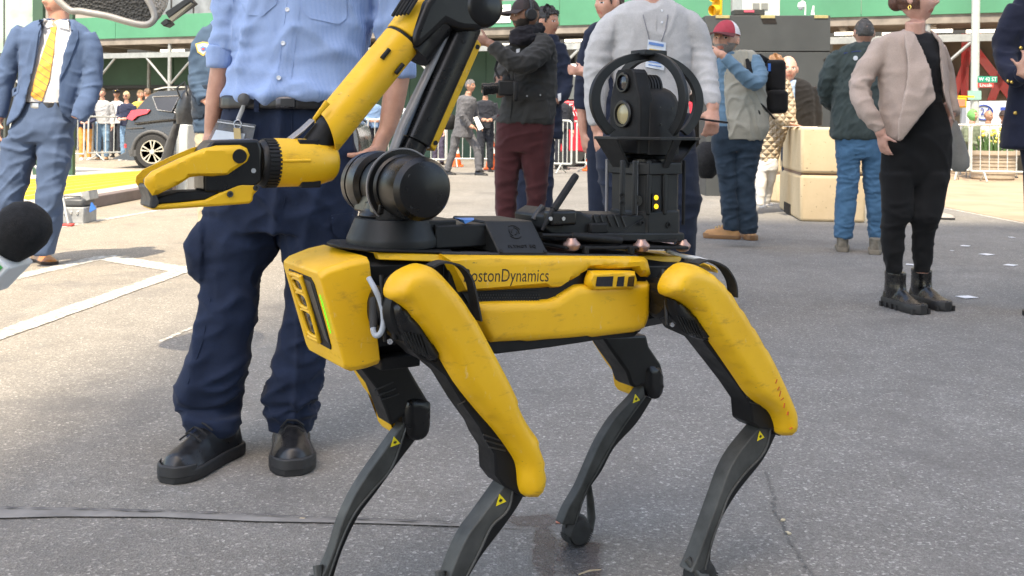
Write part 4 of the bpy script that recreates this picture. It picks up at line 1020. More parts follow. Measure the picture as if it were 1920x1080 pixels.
# roll cage: a wide hoop lengthwise, a narrow hoop crosswise, a ring plate
zc = RL(1211, 187, 0).z; ztop = RL(1211, 98, 0).z; zpl = RL(1207, 259, 0).z
hr = (RL(1106, 190, 0).x - RL(1317, 190, 0).x) / 2; hcx = (RL(1106, 190, 0).x + RL(1317, 190, 0).x) / 2
def hoop(ax_vec, side_vec, rx, w, th, name):
    rs = []
    th0 = math.asin(max(-1, (zpl - zc) / (ztop - zc)))
    N = 44
    a0, a1 = -0.80, math.pi + 0.80
    for i in range(N + 1):
        a = a0 + (a1 - a0) * i / N
        d = Vector((math.cos(a), math.sin(a)))
        ro, ri = 1.0, 1.0 - w / rx
        def pt(k, s): return Vector((hcx, 0, zc)) + ax_vec * (rx * k * d.x) + UZ * ((ztop - zc) * k * d.y * (1.0 if d.y > 0 else 1.05)) + side_vec * (th / 2 * s)
        rs.append([pt(ro, -1), pt(ro, 1), pt(ri, 1), pt(ri, -1)])
    return MB().rings(rs).build(name, PRT, robot, 35, 0.0012)
cage1 = hoop(UX, UY, hr, 0.024, 0.010, 'cage_hoop')
cage2 = hoop(UY, UX, hr * 0.80, 0.022, 0.010, 'cage_hoop')
ringp = MB()
ringp.rings([[Vector((hcx + math.cos(a) * r * 1.0, math.sin(a) * r * 0.86, zpl + z)) for r, z in ((0.122, 0.003), (0.122, -0.003), (0.088, -0.003), (0.088, 0.003))] for a in (2 * math.pi * i / 8 + math.pi / 8 for i in range(8))], cap=False, close=True)
ringp.build('cage_plate', PRT, robot, 30, 0.001)
for x, y in ((0.105, 0.0), (-0.105, 0.0), (0, 0.09), (0, -0.09)):
    d = Vector((x, y, 0)); u = d.normalized(); s_ = Vector((-u.y, u.x, 0)) * (0.028 if y == 0 else 0.008)
    a = Vector((hcx, 0, zpl)) + d * 1.08; b = Vector((tcx, 0, t1 - 0.012)) + u * 0.066
    MB().prism([a - s_ * 1.3 - UZ * 0.001, a + s_ * 1.3 - UZ * 0.001, b + s_, b - s_], u * 0.006 - u * 0.012).build('cage_bracket', PRT, robot, 30, 0.001)
MB().box((hcx, 0, ztop - 0.002), (0.06, 0.05, 0.012)).build('cage_crown', PRT, robot, 30, 0.002)
# ================================================================== street things
bar_m = plain('barrier_steel', (0.55, 0.57, 0.55), 0.42, 0.35, var=0.15, scale=8)
def barrier(p0, p1, label, h=1.08, n=11, foot=True):
    """steel crowd barrier: bent tube frame, upright bars, two flat feet"""
    p0, p1 = Vector((p0.x, p0.y, 0)), Vector((p1.x, p1.y, 0)); u = (p1 - p0); L = u.length; u.normalize(); w = Vector((-u.y, u.x, 0))
    t = thing('crowd_barrier', label, 'barrier', p0, 0, 'crowd barriers')
    def P(s, z, d=0): return u * s + w * d + Vector((0, 0, z))
    fr = [P(0, 0.20), P(0, h - 0.12), P(0.03, h - 0.03), P(0.12, h), P(L - 0.12, h), P(L - 0.03, h - 0.03), P(L, h - 0.12), P(L, 0.20)]
    fr = smooth_poly(fr, 3, False)
    MB().tube(fr + [P(L, 0.2)], 0.021, 8).tube([P(0, 0.2), P(L, 0.2)], 0.02, 8).build('frame', bar_m, t, 60)
    for k in range(1, n): MB().cyl(P(L * k / n, 0.2), P(L * k / n, h), 0.010, 6).build('bar', bar_m, t, 60)
    if foot:
        for s in (0.22, L - 0.22):
            MB().tube([P(s, 0.2), P(s, 0.12, 0), P(s - 0.0, 0.015, 0.30)], 0.016, 6).tube([P(s, 0.2), P(s, 0.015, -0.30)], 0.016, 6).build('foot', bar_m, t, 60)
    return t
def at(px, Y): return Vector((ray(px, 240).x * Y, Y, 0))
barrier(at(166, 24.5), at(330, 27.0), 'crowd barrier in front of the grey hoodie man, left of the black car')
barrier(at(20, 23.0), at(158, 23.6), 'crowd barrier behind the man in the blue suit, at the left edge')
barrier(at(690, 23.5), at(836, 22.5), 'crowd barrier seen behind the robot arm')
barrier(at(838, 23.2), at(1000, 23.5), 'crowd barrier behind the walking man in the grey suit')
barrier(at(985, 21.0), at(1072, 20.6), 'crowd barrier behind the maroon trousers, left one of the pair')
barrier(at(1082, 21.5), at(1250, 22.6), 'crowd barrier behind the man in the pale henley, right one of the pair')
barrier(at(1640, 20.6), at(1818, 19.7), 'crowd barrier behind the woman in the tan blazer')
barrier(at(1822, 19.3), at(2010, 18.9), 'crowd barrier in front of the flower planter at right')

# ---- black car on the left ---------------------------------------------------
CZ = 21.8
def car():
    k = CZ / F
    base = W(440, 300, CZ - 0.92); base.y = CZ; base.z = 0
    t = thing('parked_car', 'black sport utility car with red tail lamp behind the barriers at left', 'car', base)
    paint = plain('black_car_paint', (0.018, 0.017, 0.016), 0.25, 0.0, var=0.1, scale=3, coat=0.7, bump_s=0)
    def C(px, py): p = W(px, py, CZ - 0.92) - base; return (p.x, p.z)
    prof = [C(243, 300), C(234, 285), C(232, 258), C(238, 226), C(246, 212), C(258, 196), C(270, 181), C(284, 172), C(310, 169), C(420, 166), C(470, 172), C(520, 196), C(548, 208), C(620, 214), C(658, 226), C(672, 250), C(674, 288), C(660, 300)]
    HWD = 0.92
    def half(z):   # tumblehome above the belt line
        return HWD if z < 0.95 else HWD - (z - 0.95) * 0.32
    q = smooth_poly(prof, 3)
    m = MB(); rs = []
    ys = [0, 0.05, 0.16, 1.0, 1.84, 1.95, 2.0]
    for f in (-1.0, -0.96, -0.7, 0.7, 0.96, 1.0):
        rs.append([Vector((p.x * (1 - 0.012 * (abs(f) > .98)), -HWD + HWD + f * half(p.y) * (1.0), p.y - 0.01 * (abs(f) > 0.98))) for p in q])
    m.rings(rs)
    body = m.build('body', paint, t, 40, 0.0)
    cy = -HWD          # near flank
    def flank(px, lift=0.004):
        out = []
        for x, y in px:
            p = W(x, y, CZ - HWD) - base; out.append(Vector((p.x, -half(p.z) - lift, p.z)))
        return out
    gl = glass('car_glass', (0.02, 0.022, 0.024), 0.05); chrome = plain('chrome', (0.6, 0.6, 0.6), 0.2, 0.9)
    for poly in ([(281, 181), (332, 179), (320, 210), (293, 206)], [(337, 179), (395, 179), (392, 210), (325, 211)], [(402, 179), (455, 181), (492, 205), (400, 208)]):
        w_ = MB().prism(flank(poly, 0.006), (0, 0.02, 0)).build('side_window', gl, t, 30)
        pf = flank(poly, 0.012)
        MB().tube(pf + [pf[0]], 0.013, 6).build('window_trim', chrome, w_, 60)
    tl = MB().prism(flank([(236, 222), (244, 207), (262, 205), (279, 206), (274, 213), (256, 218), (248, 226)], 0.012), (0, 0.05, 0)).build('tail_lamp', plain('red_lamp', (0.62, 0.02, 0.03), 0.2, coat=0.8), t, 30, 0.004)
    MB().prism(flank([(233, 270), (237, 270), (237, 277), (233, 277)], 0.008), (0, 0.03, 0)).build('reflector', MATS['red_lamp'], t, 0)
    tyre = plain('tyre', (0.03, 0.03, 0.03), 0.85); rim = plain('alloy_rim', (0.62, 0.58, 0.48), 0.3, 0.5)
    cladm = plain('grey_cladding', (0.08, 0.08, 0.08), 0.6)
    wz = 0.345
    for wx_px in (286, 560):
        c = W(wx_px, 288, CZ - HWD) - base; c.z = wz; c.y = -HWD
        arch = MB().tube([Vector((c.x + 0.42 * math.cos(a), -HWD - 0.004, wz + 0.42 * math.sin(a))) for a in (R(-8 + 14 * i) for i in range(15))], 0.035, 8, flat=0.6, up=(0, 1, 0)).build('wheel_arch', cladm, t, 60)
        MB().cyl((c.x, -HWD + 0.02, wz), (c.x, -HWD - 0.0045, wz), 0.405, 32).build('wheel_well', plain('wheel_well', (0.008, 0.008, 0.008), 0.9), t, 30)
        wh = MB().lathe((c.x, -HWD + 0.16, wz), (0, -1, 0), [(0, 0.24), (0, 0.33), (0.03, 0.345), (0.17, 0.345), (0.2, 0.33), (0.2, 0.245), (0.16, 0.24), (0.16, 0.0)], 36).build('wheel', tyre, t, 40)
        r_ = MB().lathe((c.x, -HWD - 0.01, wz), (0, -1, 0), [(0, 0.245), (0.02, 0.245), (0.02, 0.225), (0.0, 0.22)], 36)
        for s in range(5):
            a = s * 2 * math.pi / 5 + 0.3
            for da in (-0.17, 0.17):
                r_.prism([Vector((c.x + rr * math.cos(a + da * dd), -HWD - 0.03, wz + rr * math.sin(a + da * dd))) for rr, dd in ((0.04, 0.2), (0.225, 0.75), (0.225, 1.55), (0.05, 1.8))], (0, 0.03, 0))
        r_.lathe((c.x, -HWD - 0.012, wz), (0, -1, 0), [(0, 0.06), (0.03, 0.05), (0.03, 0)], 16)
        r_.build('rim', rim, wh, 30)
    MB().prism(flank([(320, 283), (530, 283), (530, 300), (322, 300)], 0.008), (0, 0.05, 0)).build('sill', cladm, t, 30, 0.01)
    MB().tube(flank([(252, 232), (300, 226), (360, 222), (440, 220)], 0.0), 0.02, 6).build('shoulder_line', paint, t, 60)
    MB().tube([W(290, 168, CZ - .6) - base, W(310, 164, CZ - .6) - base, W(420, 162, CZ - .6) - base], 0.02, 6).build('roof_rail', chrome, t, 60)
    MB().prism(flank([(240, 281), (262, 281), (264, 292), (244, 294)], 0.01), (0, 1.84, 0)).build('bumper', cladm, t, 30)
    MB().tube([W(326, 168, CZ - .2) - base, W(322, 166, CZ - .2) - base, W(308, 150, CZ - .2) - base], 0.008, 6).build('aerial', plain('aerial_grey', (0.4, 0.4, 0.4), 0.5), t, 60)
    MB().box(W(341, 167, CZ - .3) - base, (0.2, 0.1, 0.07)).build('roof_fin', paint, t, 30, 0.02)
    MB().prism(flank([(236, 240), (268, 238), (268, 240), (236, 242)], 0.004), (0, 0.01, 0)).build('panel_seam', cladm, t, 0)
    MB().prism(flank([(326, 209), (328, 209), (322, 262), (320, 262)], 0.005), (0, 0.01, 0)).build('door_seam', MATS['wheel_well'], t, 0)
    MB().prism(flank([(330, 222), (345, 221), (345, 225), (330, 226)], 0.03), (0, 0.03, 0)).build('door_handle', paint, t, 30, 0.006)
car()

# ---- luggage in front of the car -----------------------------------------------
def at3(px, py, Y): return W(px, py, Y)
b0 = W(349, 378, 12.0); b0.z = 0
fc = thing('flight_case', 'silver flight case standing upright behind the gripper', 'case', b0)
sil = plain('silver_case', (0.62, 0.64, 0.62), 0.4, 0.4, var=0.12, scale=5)
hgt = W(349, 234, 12).z
MB().box((0, 0, hgt / 2), (0.135, 0.3, hgt)).build('shell', sil, fc, 30, 0.01)
for x in (-0.06, 0.06): MB().box((x, -0.152, hgt / 2), (0.018, 0.012, hgt - 0.01)).build('edge_strip', plain('edge_alu', (0.4, 0.41, 0.4), 0.4, 0.6), fc, 30, 0.002)
bb = W(346, 233, 12.0)
bp = thing('black_bag', 'shiny black bag heaped on top of the silver flight case', 'bag', bb)
bagm = plain('black_nylon', (0.02, 0.021, 0.024), 0.35, var=0.5, scale=20, bump_s=0.3)
mm = MB(); rs = []
for i in range(10):
    z = i / 9 * 0.46
    r_ = 0.10 * (0.8 + 0.35 * math.sin(i * 0.35 + 0.4)) * (1 if i < 8 else 0.6)
    rs.append([Vector((r_ * math.cos(a) * (1 + 0.08 * math.sin(3 * a + i)) + 0.006 * i, r_ * math.sin(a), z)) for a in (2 * math.pi * j / 16 for j in range(16))])
mm.rings(rs).build('sack', bagm, bp, 60)
MB().tube([Vector((-0.02, -0.10, 0.3)), Vector((-0.06, -0.12, 0.42)), Vector((0.03, -0.11, 0.5)), Vector((0.06, -0.1, 0.36))], 0.012, 6).build('handle', bagm, bp, 60)
cw = W(322, 385, 11.6); cw.z = 0
ct = thing('draped_coat', 'dark grey cloth hanging in a slanting fold left of the silver flight case', 'cloth', cw)
pts = [(332, 232), (326, 250), (318, 275), (312, 300), (308, 330), (306, 384)]
rs = []
for i, (x, y) in enumerate(pts):
    p = W(x, y, 11.6) - cw; w_ = 0.03 + 0.012 * i
    rs.append([p + Vector((w_ * math.cos(a) * (1 + 0.25 * math.sin(4 * a + i * 1.3)), 0.05 * math.sin(a), 0)) for a in (2 * math.pi * j / 20 for j in range(20))])
MB().rings(rs).build('fold', cloth('coat_grey', (0.045, 0.045, 0.045), sheen=0.1), ct, 60)

# ---- light stand, open case beside the suit man ------------------------------------
c = G(140, 419); lc = thing('light_case', 'grey open equipment case with blue and silver flaps beside the brown shoe', 'case', c)
gm = plain('case_grey', (0.30, 0.31, 0.31), 0.5, var=0.2); gd = plain('case_dark', (0.07, 0.075, 0.08), 0.5)
k = c.y / F
MB().box((-0.02, 0.12, 0.075), (46 * k, 0.3, 0.15)).build('tray', gm, lc, 30, 0.01)
MB().box((-0.02, 0.12, 0.19), (42 * k, 0.28, 0.07)).build('contents', gd, lc, 30, 0.02)
for x in (-0.08, -0.02, 0.04): MB().box((x, -0.035, 0.10), (0.02, 0.012, 0.03)).build('latch', STL, lc, 30, 0.003)
MB().tube([Vector((-0.1, 0.0, 0.19)), Vector((-0.1, 0.0, 0.25)), Vector((0.05, 0, 0.25)), Vector((0.05, 0, 0.19))], 0.008, 6).build('handle', gd, lc, 60)
MB().prism([Vector((0.07, 0.05, 0.2)), Vector((0.03, 0.05, 0.28)), Vector((0.10, 0.05, 0.30)), Vector((0.115, 0.05, 0.22))], (0, 0.2, 0)).build('flap', gm, lc, 0)
MB().prism([Vector((0.115, 0.04, 0.11)), Vector((0.13, 0.04, 0.19)), Vector((0.17, 0.04, 0.13)), Vector((0.12, 0.04, 0.10))], (0, 0.03, 0)).build('blue_flap', plain('flap_blue', (0.03, 0.16, 0.55), 0.5), lc, 0)
f = G(128, 424); ls = thing('light_stand', 'thin grey light stand leg with red foot behind the suit trousers', 'stand', f)
top = W(60, 305, f.y + 0.3) - f
MB().tube([Vector((0, 0, 0.02)), (W(117, 368, f.y + 0.1) - f), top], [0.012, 0.014, 0.014], 8).build('leg', plain('stand_grey', (0.32, 0.33, 0.32), 0.5, 0.3), ls, 60)
MB().box((0, 0, 0.012), (0.09, 0.07, 0.02)).build('foot', plain('foot_red', (0.6, 0.06, 0.05), 0.5), ls, 30, 0.006)
# ---- glass kiosk at the left edge -----------------------------------------------
kz = 15.5; kb = W(30, 300, kz); kb.z = 0
ki = thing('glass_kiosk', 'pale green glass kiosk with dark frame behind the suit man at the left edge', 'kiosk', kb)
def K(px, py): return W(px, py, kz) - kb
kg = glass('kiosk_glass', (0.30, 0.42, 0.34), 0.12)
for x0, x1 in ((-60, 6), (10, 61)): MB().prism([K(x0, -80), K(x1, -80), K(x1, 99), K(x0, 99)], (0, 0.03, 0)).build('pane', kg, ki, 0)
for x0, x1 in ((6, 10), (61, 80), (128, 136)): MB().prism([K(x0, -80), K(x1, -80), K(x1, 345), K(x0, 345)], (0, 0.1, 0)).build('mullion', dkgreen if x0 > 20 else plain('kiosk_frame', (0.05, 0.06, 0.055), 0.5), ki, 0)
MB().prism([K(-60, 99), K(80, 99), K(80, 106), K(-60, 106)], (0, 0.1, 0)).build('rail', MATS['kiosk_frame'], ki, 0)
# ---- silver hood and bracket at the top left ------------------------------------------
hz_ = 3.4
hb = W(240, -20, hz_)
ho = thing('reflector_hood', 'crinkled silver hood with dark textured hollow, hanging in at the top left', 'lamp hood', hb)
def Hh(px, py, d=0.0): return W(px, py, hz_ + d) - hb
def crinkle():
    m, nt, b = _nt('crinkled_silver'); v = coord(nt)
    n = nt.nodes.new('ShaderNodeTexVoronoi'); n.inputs['Scale'].default_value = 90; nt.links.new(v, n.inputs['Vector'])
    b.inputs['Base Color'].default_value = (0.40, 0.37, 0.32, 1); b.inputs['Roughness'].default_value = 0.4; b.inputs['Metallic'].default_value = 0.5
    bump(nt, b, n.outputs['Distance'], 0.9, 0.01)
    return m
def hollow():
    m, nt, b = _nt('dark_hollow'); v = coord(nt)
    n = nt.nodes.new('ShaderNodeTexVoronoi'); n.inputs['Scale'].default_value = 110; nt.links.new(v, n.inputs['Vector'])
    nt.links.new(ramp(nt, n.outputs['Distance'], [(0.1, (0.012, 0.012, 0.011)), (0.6, (0.05, 0.048, 0.042))]), b.inputs['Base Color']); b.inputs['Roughness'].default_value = 0.6
    bump(nt, b, n.outputs['Distance'], 0.9, 0.008)
    return m
CRN, HOL = crinkle(), hollow()
# bowl lying tilted: rim ellipse facing down to the viewer
rim_px = [(60, -60), (120, 14), (150, 22), (200, 31), (235, 41), (265, 48), (283, 47), (294, 36), (291, 20), (282, 2), (262, -25), (220, -60), (140, -90)]
rim3 = [Hh(p.x, p.y) for p in smooth_poly(rim_px, 5)]
cen = sum(rim3, Vector()) / len(rim3)
m = MB(); rr_ = []
for f, d in ((0.90, 0.0), (1.0, 0.0), (1.03, 0.03), (1.0, 0.10), (0.85, 0.20), (0.6, 0.26), (0.2, 0.28)): rr_.append([cen + (p - cen) * f + Vector((0, d, d * 0.55)) for p in rim3])
m.rings(rr_, cap=True).build('bowl', CRN, ho, 60)
m = MB().rings([[cen + (p - cen) * f + Vector((0, d - 0.004, d * 0.5)) for p in rim3] for f, d in ((0.91, 0.0), (0.85, 0.008), (0.6, 0.014), (0.1, 0.018))]).build('hollow', HOL, ho, 60)
MB().tube([cen + (p - cen) * 0.955 + Vector((0, -0.003, 0)) for p in rim3], 0.012, 8, close=True).build('rim', plain('rim_silver', (0.42, 0.39, 0.35), 0.45, 0.3), ho, 60)
bk = plain('bracket_dark', (0.035, 0.037, 0.035), 0.5)
MB().prism([Hh(309, 23), Hh(352, -6), Hh(362, 4), Hh(317, 36)], (0, 0.06, 0)).build('bracket', bk, ho, 30, 0.003)
MB().prism([Hh(300, 43), Hh(311, 34), Hh(318, 43), Hh(307, 50)], (0, 0.06, 0)).build('bracket_end', bk, ho, 30, 0.003)
MB().prism([Hh(316, 33), Hh(356, 3), Hh(360, 6), Hh(322, 40)], (0, 0.02, 0)).build('bracket_web', plain('bracket_edge', (0.35, 0.31, 0.22), 0.5), ho, 0)
MB().tube([Hh(352, -6, 0.03), Hh(420, -80, 0.03), Hh(430, -400, 0.03)], 0.02, 8).build('boom', bk, ho, 60)
# ---- reporter's microphone, bottom left of the suit man -----------------------------------
mz = 1.02
mb_ = W(-40, 470, mz)
mi = thing('microphone', 'black foam microphone with white and green cube flag at the left edge', 'microphone', mb_)
def Mm(px, py, d=0): return W(px, py, mz + d) - mb_
a_, b_ = Mm(6, 466), Mm(68, 402); ad_ = (b_ - a_).normalized()
foam = plain('foam_black', (0.008, 0.008, 0.009), 0.95, var=0.5, scale=120, bump_s=0.9)
fl0 = (b_ - a_).length
m = MB().lathe(a_, ad_, [(0, 0.018), (0.002, 0.0215), (fl0 * 0.35, 0.0265), (fl0 * 0.65, 0.0275), (fl0 * 0.88, 0.0245), (fl0 * 1.06, 0.0165), (fl0 * 1.14, 0.006), (fl0 * 1.15, 0)], 32).build('windscreen', foam, mi, 60)
wf = plain('flag_white', (0.66, 0.68, 0.69), 0.4, var=0.05); gfl = plain('flag_green', (0.01, 0.30, 0.05), 0.4, var=0.05)
fc_ = Mm(-14, 484); px_ = ad_; py_ = Vector((-ad_.z, 0, ad_.x)); pz_ = px_.cross(py_)
rm = Matrix((px_, py_, pz_)).transposed()
flag = MB().box(fc_ - ad_ * 0.004, (0.040, 0.052, 0.052), rm).build('flag', wf, mi, 30, 0.002)
MB().box(fc_ + ad_ * 0.004 - py_ * (0.010 if py_.z > 0 else -0.010) + pz_ * (0.0265 if pz_.y < 0 else -0.0265), (0.016, 0.022, 0.0012), rm).build('logo', gfl, flag, 0)
MB().tube([fc_, fc_ - ad_ * 0.14], [0.013, 0.015], 16).build('handle', BLKM, mi, 40)
# ---- concrete blocks ---------------------------------------------------------------------
def conc_mat():
    m, nt, b = _nt('cast_concrete'); v = coord(nt)
    n = noise_node(nt, 3, 6, 0.65, v)
    c = ramp(nt, n.outputs[0], [(0.3, (0.50, 0.38, 0.23)), (0.7, (0.60, 0.47, 0.30))])
    ho_ = noise_node(nt, 34, 3, 0.5, v)
    pit = ramp(nt, ho_.outputs[0], [(0.68, 0.0), (0.72, 1.0)])
    c = mixc(nt, pit, c, (0.26, 0.20, 0.12))
    nt.links.new(c, b.inputs['Base Color']); b.inputs['Roughness'].default_value = 0.85
    bump(nt, b, pit, -0.6, 0.01)
    return m
CNC = conc_mat()
def block(p_near, x1, p_back, h, label):
    """two cast halves with a recessed joint between"""
    A = p_near; B = Vector((x1, p_near.y - 0.1, 0)); C = p_back; D = C + (B - A)
    t = thing('concrete_block', label, 'block', A, 0, 'concrete blocks')
    loc = [Vector((0, 0, 0)), B - A, D - A, C - A]; cen_ = sum(loc, Vector()) / 4
    for z0, z1, nm in ((0.0, h * 0.49, 'lower_half'), (h * 0.51, h, 'upper_half')):
        MB().prism([p + Vector((0, 0, z0)) for p in loc], (0, 0, z1 - z0)).build(nm, CNC, t, 30, 0.03, 3)
    MB().prism([cen_ + (p - cen_) * 0.96 + Vector((0, 0, h * 0.45)) for p in loc], (0, 0, h * 0.1)).build('joint', plain('joint_dark', (0.2, 0.13, 0.09), 0.9), t, 0)
    s_ = (C - A).normalized(); n_ = Vector((-s_.y, s_.x, 0)); n_ = n_ if n_.x < 0 else -n_
    MB().box(s_ * 0.95 + n_ * 0.004 + Vector((0, 0, 0.06)), (0.012, 0.5, 0.12), Matrix.Rotation(math.atan2(s_.y, s_.x) - math.pi / 2, 3, 'Z')).build('lift_slot', plain('slot_dark', (0.015, 0.012, 0.01), 0.9), t, 0)
    return t
nA = G(1500, 415); pB = G(1461, 391)
block(nA, G(1619, 417).x, pB, 0.965, 'tan cast concrete block that people lean on, left of the blue jeans')
block(Vector((3.42, 13.0, 0)), 4.1, Vector((3.0, 13.9, 0)), 0.75, 'smaller tan concrete block half hidden behind the woman in the quilted coat')
# ---- dark panel box and the kit on top of it -------------------------------------------------
pz = 14.2
pb0 = W(1440, 350, pz); pb0.z = 0
pbx = thing('screen_panel', 'large dark grey screen cabinet standing behind the bald man', 'cabinet', pb0)
def Pn(px, py, d=0): return W(px, py, pz + d) - pb0
pgm = plain('panel_grey', (0.045, 0.05, 0.052), 0.55, var=0.15, scale=1.5)
for y0, y1, nm in ((29, 96, 'top_panel'), (98, 372, 'bottom_panel')):
    a, b, c_, d_ = Pn(1323, y0), Pn(1557, y0), Pn(1557, y1), Pn(1323, y1); d_.z = max(d_.z, 0.0); c_.z = max(c_.z, 0.0)
    MB().prism([a, b, c_, d_], (0, 0.5, 0)).build(nm, pgm, pbx, 30, 0.006)
MB().prism([Pn(1324, 95, .02), Pn(1556, 95, .02), Pn(1556, 99, .02), Pn(1324, 99, .02)], (0, 0.4, 0)).build('gap', INK, pbx, 0)
for x in (1342, 1427, 1527): MB().prism([Pn(x, 29, -.012), Pn(x + 26, 29, -.012), Pn(x + 26, 34, -.012), Pn(x, 34, -.012)], (0, 0.06, 0.01)).build('catch', plain('brass_catch', (0.5, 0.42, 0.2), 0.4, 0.4), pbx, 0)
MB().prism([Pn(1427, 35, -.004), Pn(1454, 35, -.004), Pn(1457, 45, -.004), Pn(1431, 45, -.004)], (0, 0.005, 0)).build('recess', INK, pbx, 0)
MB().lathe(Pn(1548, 113), (0, -1, 0), [(0, 0.03), (0.01, 0.028), (0.01, 0)], 16).build('knob', INK, pbx)
tb = thing('control_box', 'flat dark box with a red and white label on top of the screen cabinet', 'box', W(1406, 28, pz + 0.2))
o_ = W(1406, 28, pz + 0.2)
MB().prism([W(1377, 18, pz + 0.1) - o_, W(1434, 18, pz + 0.1) - o_, W(1434, 28, pz + 0.1) - o_, W(1377, 28, pz + 0.1) - o_], (0, 0.25, 0)).build('case', bk, tb, 30, 0.006)
lb = MB().prism([W(1395, 19, pz + 0.09) - o_, W(1414, 19, pz + 0.09) - o_, W(1414, 23, pz + 0.09) - o_, W(1395, 23, pz + 0.09) - o_], (0, 0.008, 0)).build('sticker', plain('label_red', (0.65, 0.1, 0.15), 0.5), tb, 0)
wc = thing('utility_cabinet', 'white metal utility cabinet rising behind the screen cabinet', 'cabinet', at(1425, 17.0))
o_ = at(1425, 17.0)
MB().prism([W(1393, -70, 17) - o_, W(1463, -70, 17) - o_, Vector((W(1463, 100, 17).x - o_.x, 0, 0)), Vector((W(1393, 100, 17).x - o_.x, 0, 0))], (0, 0.8, 0)).build('body', plain('cabinet_white', (0.5, 0.53, 0.5), 0.5), wc, 30, 0.01)
for x in (1412, 1428): MB().prism([W(x, 6, 16.98) - o_, W(x + 12, 6, 16.98) - o_, W(x + 12, 17, 16.98) - o_, W(x, 17, 16.98) - o_], (0, 0.03, 0)).build('vent', plain('vent_grey', (0.2, 0.21, 0.2), 0.5), wc, 0)
o_ = W(1507, 28, pz + 0.25)
cc = thing('dome_camera', 'white dome security camera on a curved pole above the screen cabinet', 'camera', o_)
wpl = plain('white_plastic', (0.72, 0.72, 0.72), 0.4)
MB().tube(smooth_poly([Vector((0.02, 0, 0)), W(1510, 12, pz + .25) - o_, W(1508, 4, pz + .25) - o_, W(1502, 3, pz + .25) - o_], 4, False), 0.012, 8).build('pole', wpl, cc, 60)
MB().lathe(W(1502, 4, pz + .25) - o_, (0, 0, -1), [(0, 0.02), (0.01, 0.04), (0.05, 0.05), (0.07, 0.05)], 20).build('housing', wpl, cc, 40)
MB().ball(W(1502, 14, pz + .25) - o_, 0.04).build('dome', wpl, cc, 60)
o_ = W(1524, 28, pz + 0.25)
wh_ = thing('small_antenna', 'small white antenna stub beside the dome security camera', 'antenna', o_)
MB().tube([Vector((0, 0, 0)), Vector((0, 0, 0.05)), Vector((0.01, 0, 0.13))], [0.03, 0.02, 0.012], 10).build('stub', wpl, wh_, 40)
# yellow traffic signal, high up
ty = 19.0; o_ = W(1342, 27, ty); gx = Vector((o_.x, ty, 0))
ts = thing('traffic_signal', 'yellow traffic signal head at the top edge left of the screen cabinet', 'traffic light', gx)
ysg = plain('signal_yellow', (0.75, 0.42, 0.02), 0.45)
MB().box(W(1346, -18, ty) - gx + Vector((0, 0.05, 0)), (0.16, 0.2, 0.95)).build('housing', ysg, ts, 30, 0.02)
for y in (18, -8, -34):
    MB().tube([W(1343, y, ty) - gx + Vector((0, -0.05, 0)), W(1333, y + 3, ty) - gx + Vector((0, -0.12, 0))], [0.09, 0.10], 16, cap=False).build('visor', ysg, ts, 60)
MB().cyl(W(1376, 100, ty + .3) - gx - Vector((0, 0, 0)), W(1376, -200, ty + .3) - gx, 0.06, 10).build('pole', galv, ts)
MB().cyl(Vector(((W(1376, 100, ty + .3) - gx).x, .3, 0)), W(1376, 101, ty + .3) - gx, 0.07, 10).build('pole_base', galv, ts)
MB().cyl(W(1376, -60, ty + .3) - gx, W(1346, -58, ty + .1) - gx, 0.03, 8).build('arm', galv, ts)
# street name pole at right
sz = 21.3; gx = at(1827, sz)
sp_ = thing('street_sign', 'galvanised pole with green and red street name plates at right', 'street sign', gx)
MB().cyl((0, 0, 0), (0, 0, 4.5), 0.085, 14).build('pole', plain('pole_white', (0.5, 0.53, 0.5), 0.5, 0.2), sp_)
def S(px, py, d=0): return W(px, py, sz + d) - gx
gsn = plain('sign_green', (0.0, 0.26, 0.17), 0.4); rsn = plain('sign_red', (0.55, 0.07, 0.06), 0.4); wtx = plain('sign_white', (0.8, 0.8, 0.8), 0.4)
g1 = MB().prism([S(1834, 143, -.1), S(1870, 143, -.1), S(1870, 154.5, -.1), S(1834, 154.5, -.1)], (0, 0.02, 0)).build('name_plate', gsn, sp_, 0)
r1 = MB().prism([S(1834, 155.5, -.1), S(1863, 155.5, -.1), S(1863, 164, -.1), S(1834, 164, -.1)], (0, 0.02, 0)).build('name_plate', rsn, sp_, 0)
text_mesh('lettering', 'W 42 ST', wtx, g1, basis(S(1852, 149, -.105), (1, 0, 0), (0, 0, 1)), 0.115, 0.002, sx=0.9)
text_mesh('lettering', 'Lincoln', wtx, r1, basis(S(1848.5, 160, -.105), (1, 0, 0), (0, 0, 1)), 0.10, 0.002, sx=0.9)
MB().prism([S(1815, 170, -.1), S(1840, 170, -.1), S(1840, 187, -.1), S(1815, 187, -.1)], (0, 0.02, 0)).build('small_plate', plain('pale_green_plate', (0.25, 0.45, 0.38), 0.5), sp_, 0)
gx = at(1802, 20.9)
pd = thing('pedestrian_signal', 'orange framed pedestrian signal below the street name plates', 'traffic light', gx)
def S2(px, py, d=0): return W(px, py, 20.9 + d) - gx
MB().prism([S2(1791, 183), S2(1813, 183), S2(1813, 202), S2(1791, 202)], (0, 0.2, 0)).build('housing', ysg, pd, 30, 0.02)
MB().prism([S2(1794, 186, -.01), S2(1810, 186, -.01), S2(1810, 199, -.01), S2(1794, 199, -.01)], (0, 0.02, 0)).build('lens_panel', plain('ped_red', (0.6, 0.2, 0.12), 0.4), pd, 0)
MB().prism([S2(1797, 179), S2(1827, 180), S2(1827, 183), S2(1797, 182)], (0, 0.05, 0)).build('bracket', ysg, pd, 0)
